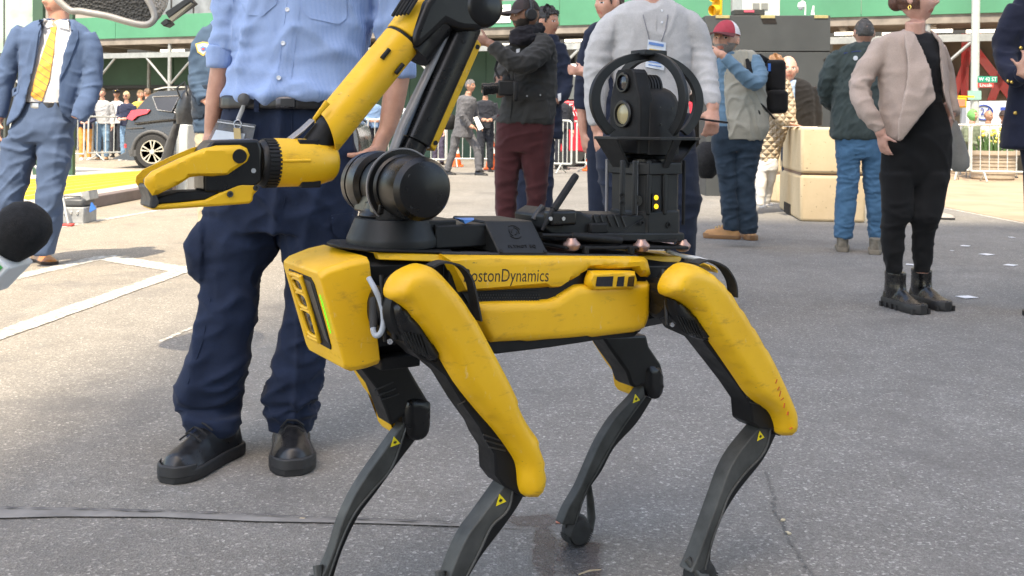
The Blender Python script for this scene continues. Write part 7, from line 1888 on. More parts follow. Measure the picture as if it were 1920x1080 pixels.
for x0 in (1232, 1252): line_on(H, hn, [(x0, 2), (x0 - 1, 30), (x0 - 2, 58)], .0016, HEN, 'placket_seam', .001, bv=hb_)
for y in (20, 42): MB().lathe(hit(H, hn, 1241, y, .001, hb_), (0, -1, 0), [(0, .006), (.002, .006), (.003, 0)], 10).build('button', white, H.t)
decal(H, hn, [(1262, 78), (1296, 86), (1296, 120), (1260, 118)], HEN, 'chest_pocket', .003, .003, 6, bv=hb_)
cord = plain('lanyard_grey', (0.2, 0.2, 0.22), .6)
ly = thing('lanyard_badge', 'white paper badge on a grey lanyard hanging on the pale henley', 'badge', H.base)
for px in ([(1203, -5), (1206, 30), (1214, 60), (1218, 78)], [(1256, -5), (1252, 30), (1248, 55), (1240, 78)]): MB().tube([hit(H, hn, x, y, .004, hb_) for x, y in px], .0025, 6).build('cord', cord, ly, 60)
crd = decal(H, hn, [(1215, 74), (1249, 80), (1245, 132), (1210, 125)], plain('badge_paper', (0.62, 0.68, 0.75), .5), 'card', .012, .002, 5, parent=ly, bv=hb_)
decal(H, hn, [(1218, 91), (1244, 95), (1243, 103), (1217, 99)], plain('badge_yellow', (0.75, 0.5, 0.1), .5), 'photo_strip', .015, .001, 4, parent=ly, bv=hb_)
decal(H, hn, [(1217, 78), (1245, 83), (1244, 88), (1216, 83)], plain('badge_blue', (0.12, 0.25, 0.55), .5), 'print', .015, .001, 4, parent=ly, bv=hb_)
for y_ in (108, 114, 120): decal(H, hn, [(1216, y_), (1240, y_ + 4), (1240, y_ + 6), (1216, y_ + 2)], MATS['badge_blue'], 'print', .015, .001, 4, parent=ly, bv=hb_)
H.tube_pts(H.body, [(1119, 226, 13), (1120, 244, 11.5)]); hand_tubes(H.body, H.p(1120, 243), (0.12, -.05, -1), (.5, -1, 0), (-1, -.3, 0), .185, .35)
H.tube_pts(H.body, [(1336, 190, 13, -.12), (1337, 205, 11.5, -.13)]); hand_tubes(H.body, H.p(1337, 204, -.13), (-.10, -.35, -.8), (-1, -.2, 0), (.5, -1, .4), .18, .75)
ph_t = thing('smartphone', 'black smartphone held in the hand of the pale henley', 'phone', H.p(1333, 226, -.22))
MB().box((0, 0, 0), (.15, .07, .009), Matrix.Rotation(.12, 3, 'Y')).build('case', BLKS, ph_t, 30, .004, 3)
H.tube_pts(H.body, [(1221, 20, 30), (1221, -12, 26), (1221, -30, 28)]); H.head(1221, -62, 94, -8, beard=(0.09, 0.05, 0.03))
for hx in (1168, 1272): H.shoe(G(hx, 585), G(hx + (hx - 1220) * .15, 612), (BLKL, SOLB), length=.29)
H.finish(.008); H.hair(hair_short, (0.06, 0.04, 0.025))

# ---- person behind the henley, left ---------------------------------------------------
I = Person('person in navy polo with bare forearms, half hidden behind the pale henley', 6.4, 1118, skin_col=(0.55, 0.30, 0.22))
I.garment('polo', NVS, rows=[[(40, 1125, 1165, 0, .8), (50, 1104, 1190, 0, .5), (90, 1098, 1194, 0, .55), (160, 1100, 1190, 0, .58), (235, 1100, 1190, 0, .6)]], limbs=[[(1112, 60, 15), (1100, 100, 16), (1094, 150, 16), (1091, 205, 15)]], voxel=.012, folds=[(.006, .15, 3)])
I.garment('trousers', DNV, rows=[[(225, 1100, 1190, 0, .6), (280, 1098, 1190, 0, .5)], [(270, 1099, 1140, 0, 1), (420, 1104, 1136, 0, 1), (500, 1108, 1134, 0, 1)], [(270, 1148, 1190, 0, 1), (500, 1156, 1182, 0, 1)]], voxel=.012)
I.tube_pts(I.body, [(1091, 195, 10, 0), (1092, 225, 9.5, 0), (1094, 252, 7.5, 0)]); hand_tubes(I.body, I.p(1094, 250), (.15, 0, -1), (.6, -1, 0), (-1, 0, 0), .18, .4)
I.tube_pts(I.body, [(1100, 130, 9, -.2), (1092, 140, 9, -.22)]); hand_tubes(I.body, I.p(1096, 136, -.2), (-.6, -.2, .1), (0, 0, 1), (-.4, -1, 0), .15, .9)
I.tube_pts(I.body, [(1146, 55, 14), (1144, 34, 13)]); I.head(1142, 8, 68, -60)
for hx in (1122, 1168): I.shoe(G(hx, 505), G(hx - 3, 520), (BLKL, SOLB), length=.28)
I.finish(.010); I.hair(hair_short, (0.05, 0.03, 0.02))

# ---- bearded man, red cap -------------------------------------------------------------
J = Person('person with grey beard, red and white cap and beige vest, pointing past the camera', 8.0, 1385, skin_col=(0.56, 0.31, 0.22))
BSH = cloth('denim_shirt', (0.12, 0.21, 0.29), var=.1); VST = cloth('beige_vest', (0.36, 0.34, 0.28), var=.07); JNS = cloth('dark_jeans', (0.020, 0.036, 0.056), var=.3); TBT = plain('tan_boot', (0.46, 0.23, 0.085), .6, var=.15); GUM = plain('gum_sole', (0.28, 0.14, 0.06), .6)
J.garment('jeans', JNS, rows=[[(236, 1338, 1434, 0, .6), (262, 1334, 1431, 0, .62), (285, 1335, 1428, 0, .5)], [(272, 1334, 1378, 0, 1), (330, 1346, 1380, 0, 1.1), (380, 1352, 1382, 0, 1.1), (424, 1356, 1386, 0, 1.1), (432, 1357, 1384, 0, 1.1)], [(272, 1374, 1429, 0, .95), (330, 1378, 1416, 0, 1), (380, 1382, 1417, 0, 1), (428, 1386, 1420, 0, 1), (438, 1388, 1417, 0, 1)]], voxel=VX, folds=[(.012, .16, 3, (1.4, 1, .8), [(1395, 320, 50), (1400, 410, 40), (1365, 400, 40)]), (.005, .2, 5)])
J.garment('shirt', BSH, grow=0.90, core=0.7, rows=[[(98, 1352, 1400, 0, .8), (112, 1342, 1418, 0, .6), (160, 1338, 1424, 0, .64), (220, 1338, 1424, 0, .68), (258, 1336, 1424, 0, .68)]], limbs=[[(1412, 112, 17, -.02), (1424, 140, 18, -.12), (1416, 156, 17, -.22), (1394, 142, 15, -.27), (1374, 122, 13, -.28), (1358, 106, 11, -.28)], [(1346, 116, 12, .02), (1338, 150, 12, .04), (1336, 190, 12, .02)]], voxel=VX, folds=[(.008, .12, 3, (1.5, 1, .8))])
jv = J.garment('vest', VST, rows=[[(96, 1360, 1412, .01, .8), (106, 1350, 1420, .0, .62), (150, 1346, 1432, 0, .70), (200, 1342, 1438, 0, .74), (236, 1340, 1441, 0, .76), (262, 1340, 1430, 0, .76)]], voxel=VX, core=0, folds=[(.012, .18, 5, (.8, 1, 1.6))], cut=[[(1330, 90), (1362, 90), (1372, 110), (1356, 132), (1358, 190), (1362, 230), (1368, 275), (1330, 275)], [(1340, 80), (1372, 96), (1366, 104), (1340, 104)]], thick=.014)
jb = bvh_of(jv)
line_on(J, jv, [(1404, 200), (1412, 225), (1416, 240)], .003, VST, 'pocket_zip', .002, bv=jb); line_on(J, jv, [(1360, 135), (1362, 190), (1366, 240), (1370, 268)], .007, VST, 'front_edge', .001, bv=jb)
J.tube_pts(J.body, [(1364, 112, 12), (1362, 100, 12)])
J.head(1361, 75, 68, -34, pitch=-4, beard=(0.22, 0.19, 0.17), tilt=-4)
J.tube_pts(J.body, [(1360, 108, 7.5, -.28), (1352, 101, 7.5, -.28)]); hand_tubes(J.body, J.p(1352, 101, -.28), (-1, -.1, .05), (0, .2, 1), (0, -1, .3), .18, .9, point=True)
J.cap([plain('cap_red', (0.36, 0.03, 0.05), .7), plain('cap_white', (0.68, 0.66, 0.68), .8), plain('cap_brim_red', (0.10, 0.015, 0.02), .7)])
J.shoe(G(1388, 449), G(1327, 446), (TBT, GUM, plain('lace_tan', (.55, .36, .12), .8)), .052, .115, .034, .14, laces=True, length=.31, bulk=True); J.shoe(G(1398, 444), G(1430, 462), (TBT, GUM, MATS['lace_tan']), .052, .115, .034, .14, laces=True, length=.31, bulk=True)
J.finish(.008)
jbag = thing('camera_backpack', 'black camera backpack worn on the back of the beige vest', 'backpack', J.p(1450, 175, .1))
o_ = J.p(1450, 175, .1)
kq = 8.1 / F
bgm = cloth('black_pack', (0.010, 0.010, 0.011), var=.3)
MB().box((0, 0, 32 * kq), (36 * kq, .22, 60 * kq)).build('main_pocket', bgm, jbag, 30, .035, 4); MB().box((.01, -.02, -16 * kq), (38 * kq, .24, 44 * kq)).build('lower_pocket', bgm, jbag, 30, .04, 4)
MB().tube([Vector((-.06, -.05, .24)), Vector((-.14, -.1, .28)), Vector((-.25, -.2, .24)), Vector((-.24, -.28, .08))], .03, 8, flat=.3, up=(0, 1, .3)).build('strap', bgm, jbag, 60)
MB().tube([Vector((-.22, -.20, -.03)), Vector((-.12, -.22, -.12)), Vector((-.02, -.1, -.2))], .018, 8, flat=.4).tube([Vector((-.22, -.20, -.03)), Vector((-.17, -.23, -.16)), Vector((-.13, -.2, -.30))], .012, 6).build('strap', bgm, jbag, 60)
MB().box((-.065, -.12, .2), (.02, .01, .06)).build('blue_tab', MATS['flap_blue'], jbag, 0)
# black bag carried low beside the beard man
fb = thing('hand_bag', 'furry black bag hanging low beside the dark jeans', 'bag', J.p(1326, 300, .3))
m = MB(); rs = []
for i in range(9):
    z = (i / 8 - .5) * .30; r_ = .085 * math.sin(math.pi * (i + .7) / 9.4) + .02
    rs.append([Vector((r_ * 1.15 * math.cos(a) * (1 + .1 * math.sin(5 * a + i)), r_ * math.sin(a), z)) for a in (2 * math.pi * j / 18 for j in range(18))])
m.rings(rs).build('sack', plain('fur_black', (.012, .012, .013), .8, var=.6, scale=60, bump_s=1), fb, 60)

# ---- woman in the quilted coat -----------------------------------------------------------
Kp = Person('person in tan quilted coat and white trousers writing on the concrete block', 11.2, 1450, skin_col=(0.52, 0.29, 0.20))
def quilt():
    m, nt, b = _nt('tan_quilt'); v = coord(nt)
    sep = nt.nodes.new('ShaderNodeSeparateXYZ'); nt.links.new(v, sep.inputs[0])
    def tri(sgn):
        a = nt.nodes.new('ShaderNodeMath'); a.operation = 'MULTIPLY_ADD'; nt.links.new(sep.outputs[2], a.inputs[0]); a.inputs[1].default_value = sgn; nt.links.new(sep.outputs[0], a.inputs[2])
        f = nt.nodes.new('ShaderNodeMath'); f.operation = 'PINGPONG'; nt.links.new(a.outputs[0], f.inputs[0]); f.inputs[1].default_value = .045
        return f.outputs[0]
    mn = nt.nodes.new('ShaderNodeMath'); mn.operation = 'MINIMUM'; nt.links.new(tri(1.0), mn.inputs[0]); nt.links.new(tri(-1.0), mn.inputs[1])
    b.inputs['Base Color'].default_value = (.40, .31, .21, 1); b.inputs['Roughness'].default_value = .55
    bump(nt, b, mn.outputs[0], 1.0, .6)
    return m
QLT = quilt(); WTR = cloth('white_trousers', (.62, .60, .57), var=.05)
Kp.garment('coat', QLT, rows=[[(146, 1440, 1468, 0, .8), (154, 1430, 1482, 0, .6), (190, 1430, 1486, 0, .7), (240, 1426, 1478, 0, .75), (280, 1424, 1464, 0, .8), (312, 1424, 1456, 0, .8)]], limbs=[[(1474, 164, 9), (1482, 195, 10, -.05), (1482, 222, 10, -.1), (1490, 236, 8, -.1)], [(1446, 170, 9, -.1), (1450, 200, 11, -.18), (1462, 222, 10, -.22), (1478, 232, 8, -.2)]], voxel=.014, folds=[(.006, .09, 3)])
Kp.garment('trousers', WTR, rows=[[(296, 1424, 1460, 0, .8), (320, 1420, 1458, 0, .7)], [(314, 1418, 1440, 0, 1), (350, 1416, 1436, 0, 1), (385, 1418, 1432, 0, 1)], [(314, 1438, 1460, 0, 1), (350, 1434, 1450, .1, 1), (382, 1430, 1444, .15, 1)]], voxel=.012, folds=[(.006, .16, 3)])
Kp.tube_pts(Kp.body, [(1453, 150, 8), (1453, 138, 7.5)]); Kp.head(1454, 128, 44, 20)
hand_tubes(Kp.body, Kp.p(1490, 236, -.1), (.8, -.2, -.2), (0, -1, .3), (0, 0, 1), .17, .6); hand_tubes(Kp.body, Kp.p(1478, 233, -.2), (1, -.1, -.1), (0, -1, .3), (0, 0, 1), .17, .5)
svs = plain('silver_sneaker', (.55, .54, .52), .35, .2)
Kp.shoe(G(1423, 386), G(1460, 398), (svs, WTR), length=.28); Kp.shoe(G(1430, 383), G(1452, 388), (svs, WTR), length=.27)
Kp.finish(.012); Kp.hair(hair_long, (.20, .10, .045), .07, .03)
pn = thing('notepad', 'white sheet of paper lying on the concrete block under the writing hands', 'paper', Vector((nA.x + .02, nA.y + .1, .967)))
MB().box((.06, .22, .002), (.30, .24, .004)).build('sheet', plain('paper_white', (.75, .75, .75), .6), pn, 0)
# ---- bald man -----------------------------------------------------------------------------
Lp = Person('person with bald head, dark jacket and light blue shirt behind the concrete block', 11.8, 1500, skin_col=(0.60, 0.34, 0.26))
DKJ = cloth('dark_brown_jacket', (.011, .010, .010), var=.2); LBS = cloth('pale_blue_shirt', (.35, .48, .66), var=.06)
lsh = Lp.garment('shirt', LBS, rows=[[(150, 1468, 1492, 0, .8), (158, 1462, 1502, 0, .6), (235, 1464, 1512, 0, .6)]], voxel=.014)
Lp.garment('jacket', DKJ, core_rows=False, rows=[[(146, 1468, 1496, .02, .8), (154, 1456, 1516, 0, .55), (175, 1454, 1528, 0, .6), (240, 1460, 1530, 0, .62), (270, 1460, 1530, 0, .62)]], limbs=[[(1520, 164, 12), (1530, 200, 12), (1530, 235, 11)], [(1462, 166, 11), (1458, 200, 12), (1470, 232, 10, -.15)]], voxel=.012, folds=[(.006, .14, 3)], cut=[[(1470, 140), (1494, 140), (1490, 160), (1488, 236), (1480, 250), (1478, 200)]], thick=.012)
Lp.garment('trousers', DNV, rows=[[(255, 1464, 1528, 0, .6), (300, 1464, 1528, 0, .5)], [(290, 1466, 1492, 0, 1), (388, 1468, 1490, 0, 1)], [(290, 1500, 1528, 0, 1), (388, 1502, 1524, 0, 1)]], voxel=.014)
Lp.tube_pts(Lp.body, [(1480, 156, 9), (1479, 146, 9)]); Lp.head(1478, 130, 50, -6)
for hx in (1480, 1514): Lp.shoe(G(hx, 392), G(hx, 398), (BLKL, SOLB), length=.28)
Lp.finish(.010)
# ---- man seen from behind in jeans ---------------------------------------------------------
N = Person('person seen from behind in dark green jacket and bright blue jeans', 7.8, 1610, skin_col=(0.45, 0.25, 0.18))
DGJ = cloth('dark_green_jacket', (.045, .062, .060), var=.1, sheen=.1); BJN = cloth('bright_jeans', (.048, .125, .22), var=.12, col2=(.062, .15, .255), scale=6)
N.garment('jeans', BJN, rows=[[(240, 1566, 1652, 0, .62), (268, 1567, 1654, 0, .64), (296, 1568, 1655, 0, .55)], [(282, 1568, 1613, 0, 1), (330, 1571, 1610, 0, 1), (370, 1568, 1606, 0, 1), (420, 1565, 1600, 0, 1), (446, 1565, 1597, 0, 1)], [(282, 1615, 1656, 0, 1), (330, 1619, 1656, 0, 1), (370, 1623, 1658, 0, 1), (420, 1628, 1658, 0, 1), (448, 1629, 1656, 0, 1)]], voxel=VX, folds=[(.012, .10, 3, (1.8, 1, .7), [(1590, 300, 40), (1590, 345, 40), (1640, 345, 40), (1585, 435, 30), (1640, 430, 30)]), (.005, .2, 5)])
nj = N.garment('jacket', DGJ, rows=[[(80, 1604, 1636, 0, .8), (88, 1578, 1654, 0, .5), (112, 1566, 1664, 0, .55), (170, 1562, 1664, 0, .6), (220, 1560, 1662, 0, .64), (254, 1558, 1660, 0, .66), (262, 1562, 1656, 0, .62)]], limbs=[[(1576, 102, 15), (1558, 128, 16), (1547, 158, 15, .02), (1552, 186, 14, .12), (1566, 200, 12, .2)], [(1656, 102, 15), (1668, 150, 15), (1664, 200, 13, .1)]], voxel=VX, folds=[(.010, .16, 4, (.9, 1, 1.3)), (.006, .1, 6)])
nbv = bvh_of(nj)
njb = bvh_of(bpy.data.objects[[o.name for o in N.t.children if o.name.startswith('jeans')][0]])
for px in ([(1577, 272), (1602, 271), (1603, 296), (1590, 304), (1578, 297)], [(1622, 272), (1646, 272), (1646, 297), (1634, 304), (1622, 297)]): decal(N, nj, px, BJN, 'back_pocket', .006, .005, 4, bv=njb)
MB().lathe(hit(N, nj, 1604, 109, .002, nbv), (0, -1, 0), [(0, .018), (.003, .018), (.004, 0)], 16).build('emblem', white, N.t)
line_on(N, nj, [(1582, 100), (1605, 96), (1640, 96)], .003, cloth('blue_piping', (.03, .05, .2)), 'piping', .002, bv=nbv)
N.tube_pts(N.body, [(1620, 90, 12), (1620, 76, 12)]); N.head(1620, 63, 54, 172, pitch=-8)
hks = plain('hiking_shoe', (.15, .13, .10), .6, var=.4, scale=30); hsl = plain('hiking_sole', (.20, .17, .13), .6)
N.shoe(G(1580, 473), G(1576, 452), (hks, hsl), .05, .11, .035, .12, length=.30); N.shoe(G(1640, 478), G(1646, 456), (hks, hsl), .05, .11, .035, .12, length=.30)
N.finish(.009); N.hair(lambda az, z: z > (.2 if abs(az) < 1.1 else -.03 - .05 * (abs(az) > 2.2)) and not (1.3 < abs(az) < 1.95 and z < .12), (.05, .045, .04), .012, .012)
# ---- woman in the tan blazer ---------------------------------------------------------------
Q = Person('person in tan draped blazer, black trousers and chunky black boots at right', 5.15, 1712, skin_col=(0.55, 0.32, 0.25))
BLZ = cloth('tan_blazer', (.43, .335, .285), var=.05, sheen=.08); BTR = cloth('black_trousers', (.0045, .0045, .005), var=.2, sheen=.05); BTP = cloth('black_top', (.012, .012, .014), var=.3)
Q.garment('top', BTP, rows=[[(62, 1704, 1738, 0, .8), (72, 1668, 1762, 0, .5), (110, 1664, 1766, 0, .6), (160, 1672, 1764, 0, .52), (215, 1670, 1768, 0, .5)]], voxel=VX, folds=[(.004, .1, 3)])
Q.garment('trousers', BTR, grow=0.96, rows=[[(186, 1676, 1766, 0, .5), (220, 1662, 1778, 0, .52), (260, 1652, 1786, 0, .52), (310, 1650, 1786, 0, .46), (345, 1651, 1778, 0, .36)], [(325, 1650, 1714, 0, .95), (370, 1652, 1712, 0, 1), (402, 1654, 1709, -.01, 1), (425, 1651, 1698, 0, 1), (470, 1655, 1694, 0, 1), (492, 1658, 1692, 0, 1), (512, 1662, 1690, 0, 1)], [(325, 1712, 1780, 0, .95), (370, 1710, 1772, 0, 1), (405, 1708, 1763, -.02, 1), (430, 1709, 1753, 0, 1), (470, 1711, 1749, .02, 1), (494, 1713, 1746, .02, 1), (512, 1714, 1744, .02, 1)]], voxel=VX, folds=[(.010, .16, 3, (1.5, 1, .8), [(1680, 420, 40), (1730, 425, 40), (1675, 495, 30), (1728, 495, 30)]), (.005, .3, 5)])
qj = Q.garment('blazer', BLZ, core_rows=False, rows=[[(56, 1694, 1742, .03, .8), (66, 1662, 1758, .0, .5), (82, 1645, 1768, 0, .52), (120, 1650, 1772, 0, .62), (170, 1652, 1778, 0, .66), (215, 1652, 1786, 0, .70), (245, 1656, 1792, 0, .7), (268, 1668, 1790, 0, .68)]], limbs=[[(1658, 84, 19), (1640, 110, 22), (1618, 142, 21), (1610, 172, 19, -.02), (1624, 205, 16, -.06), (1642, 232, 13, -.08), (1650, 244, 11, -.08)], [(1758, 88, 15, .05), (1772, 130, 16, .1), (1780, 180, 15, .1), (1784, 215, 13, .05)]],
    voxel=VX, folds=[(.012, .13, 4, (1.5, 1, .8), [(1618, 160, 45), (1640, 220, 40)]), (.012, .28, 7, (.6, 1, 2.2))],
    cut=[[(1712, 52), (1742, 52), (1760, 80), (1766, 130), (1770, 175), (1790, 228), (1800, 240), (1800, 290), (1690, 290), (1688, 268), (1720, 232), (1750, 190), (1748, 150), (1738, 110), (1722, 76)]], thick=.008)
qb = bvh_of(qj)
# the draped front falling to a point
Q.garment('draped_front', BLZ, rows=[[(60, 1697, 1711, -.08, .3), (90, 1698, 1731, -.12, .2), (130, 1700, 1744, -.15, .16), (170, 1697, 1753, -.165, .16), (186, 1694, 1755, -.17, .16), (204, 1690, 1738, -.17, .2), (235, 1684, 1714, -.165, .25), (264, 1682, 1692, -.15, .4)]], voxel=.007, core=0, sm=2, folds=[(.008, .24, 3, (.6, 1, 2))])
Q.tube_pts(Q.body, [(1716, 84, 20), (1716, 62, 18, -.01), (1716, 40, 18, -.02)]); Q.head(1718, 0, 84, 52, pitch=2, lips=(.42, .14, .14))
Q.tube_pts(Q.body, [(1648, 240, 10, -.08), (1652, 252, 10, -.08)]); hand_tubes(Q.body, Q.p(1651, 248, -.08), (.25, .1, -1), (.6, -1, 0), (-1, -.2, 0), .15, .3)
hand_tubes(Q.body, Q.p(1784, 216, .05), (-.2, 0, -1), (-.6, -1, 0), (1, 0, 0), .16, .4)
CBT = plain('boot_leather', (.010, .009, .009), .25, var=.3, scale=25, coat=.2); CSL = plain('chunky_sole', (.018, .017, .017), .5)
for he, to in ((G(1662, 572), G(1720, 588)), (G(1712, 566), G(1782, 586))):
    o_ = Q.shoe(he, to, (CBT, CSL), .052, .125, .05, .19, length=.30)
    A_, t_ = Vector((he.x, he.y, 0)), (to - he).normalized()
    for k_ in range(7):
        c_ = A_ + t_ * (.02 + k_ * .043) - Q.base
        for sg in (1, -1): MB().box(c_ + Vector((-t_.y, t_.x, 0)) * (.047 * sg) + Vector((0, 0, .014)), (.016, .014, .026), Matrix.Rotation(math.atan2(t_.y, t_.x), 3, 'Z')).build('lug', CSL, o_, 0)
Q.finish(.008); Q.hair(lambda az, z: (z > .20 or abs(az) > 1.1) and z > -.22, (.085, .032, .018), .05, .015)
Q.add(MB().ball(Q.M @ Vector((-.43, 0, -.04)), Vector((.042, .042, .046))), 'hair_bun', hairmat('hair_bun_m', (.085, .032, .018)), 60)
ear = MB().tube([Q.M @ Vector((-.02 + .028 * math.cos(a), -.385, -.20 + .045 * math.sin(a))) for a in (2 * math.pi * i / 12 for i in range(12))], .003, 6, close=True)
Q.add(ear, 'earring', plain('gold', (.8, .55, .15), .25, .9))
gb = thing('tote_bag', 'grey cloth bag hanging behind the black trousers of the tan blazer', 'bag', Q.p(1800, 300, .25))
o_ = Q.p(1800, 300, .25); m = MB(); rs = []
for i, (y, hw) in enumerate(((226, 4), (245, 10), (270, 17), (295, 22), (312, 20), (322, 10))):
    c_ = Q.p(1790 + i * 2, y, .25) - o_; w_ = hw * 5.4 / F
    rs.append([c_ + Vector((w_ * math.cos(a) * (1 + .08 * math.sin(6 * a)), .5 * w_ * math.sin(a), 0)) for a in (2 * math.pi * j / 22 for j in range(22))])
m.rings(rs).build('sack', cloth('grey_tote', (.30, .30, .28), var=.1), gb, 60)
# ---- officer at the right edge ---------------------------------------------------------------
S_ = Person('person in navy dress coat with gold buttons, cut off at the right edge', 5.2, 1945, skin_col=(0.50, 0.28, 0.20))
NVC = cloth('navy_dress_coat', (.012, .015, .032), var=.2)
sc_ = S_.garment('coat', NVC, rows=[[(-12, 1930, 1970, 0, .8), (0, 1904, 2000, 0, .5), (40, 1898, 2006, 0, .55), (120, 1898, 2004, 0, .6), (180, 1892, 2012, 0, .62), (240, 1884, 2022, 0, .66), (280, 1878, 2030, 0, .68)]], limbs=[[(1912, 16, 22), (1896, 50, 25), (1886, 95, 23), (1892, 130, 20, -.08), (1908, 146, 18, -.16), (1922, 140, 14, -.22)]], voxel=VX, folds=[(.010, .14, 3, (1.6, 1, .8), [(1890, 100, 60)]), (.008, .35, 5, (.6, 1, 2))])
S_.garment('trousers', NVC, rows=[[(250, 1910, 2014, 0, .6), (310, 1918, 2012, 0, .5)], [(300, 1920, 1962, 0, 1), (450, 1924, 1962, 0, 1), (560, 1926, 1960, 0, 1)], [(300, 1970, 2012, 0, 1), (560, 1976, 2008, 0, 1)]], voxel=.012)
sb = bvh_of(sc_); gold = plain('gold_button', (.75, .50, .14), .25, .9)
for x, y in ((1914, 90), (1904, 212)): MB().ball(hit(S_, sc_, x, y, .004, sb), (.011, .008, .011), 10, 6).build('button', gold, S_.t, 60)
for x, y in ((1890, 152), (1897, 154)): MB().ball(hit(S_, sc_, x, y, .003, sb), (.009, .007, .009), 10, 6).build('button', gold, S_.t, 60)
S_.tube_pts(S_.body, [(1920, 140, 11, -.22), (1930, 132, 10, -.24)]); hand_tubes(S_.body, S_.p(1916, 138, -.22), (.3, -.2, 1), (-1, 0, .2), (0, -1, 0), .16, .9)
S_.tube_pts(S_.body, [(1950, 0, 22), (1950, -20, 21)]); S_.head(1950, -50, 84, -20)
S_.shoe(G(1944, 580), G(1930, 602), (BLKL, SOLB), length=.29); S_.shoe(G(1984, 580), G(1992, 602), (BLKL, SOLB), length=.29)
S_.finish(.010); S_.hair(hair_short, (.04, .03, .02))

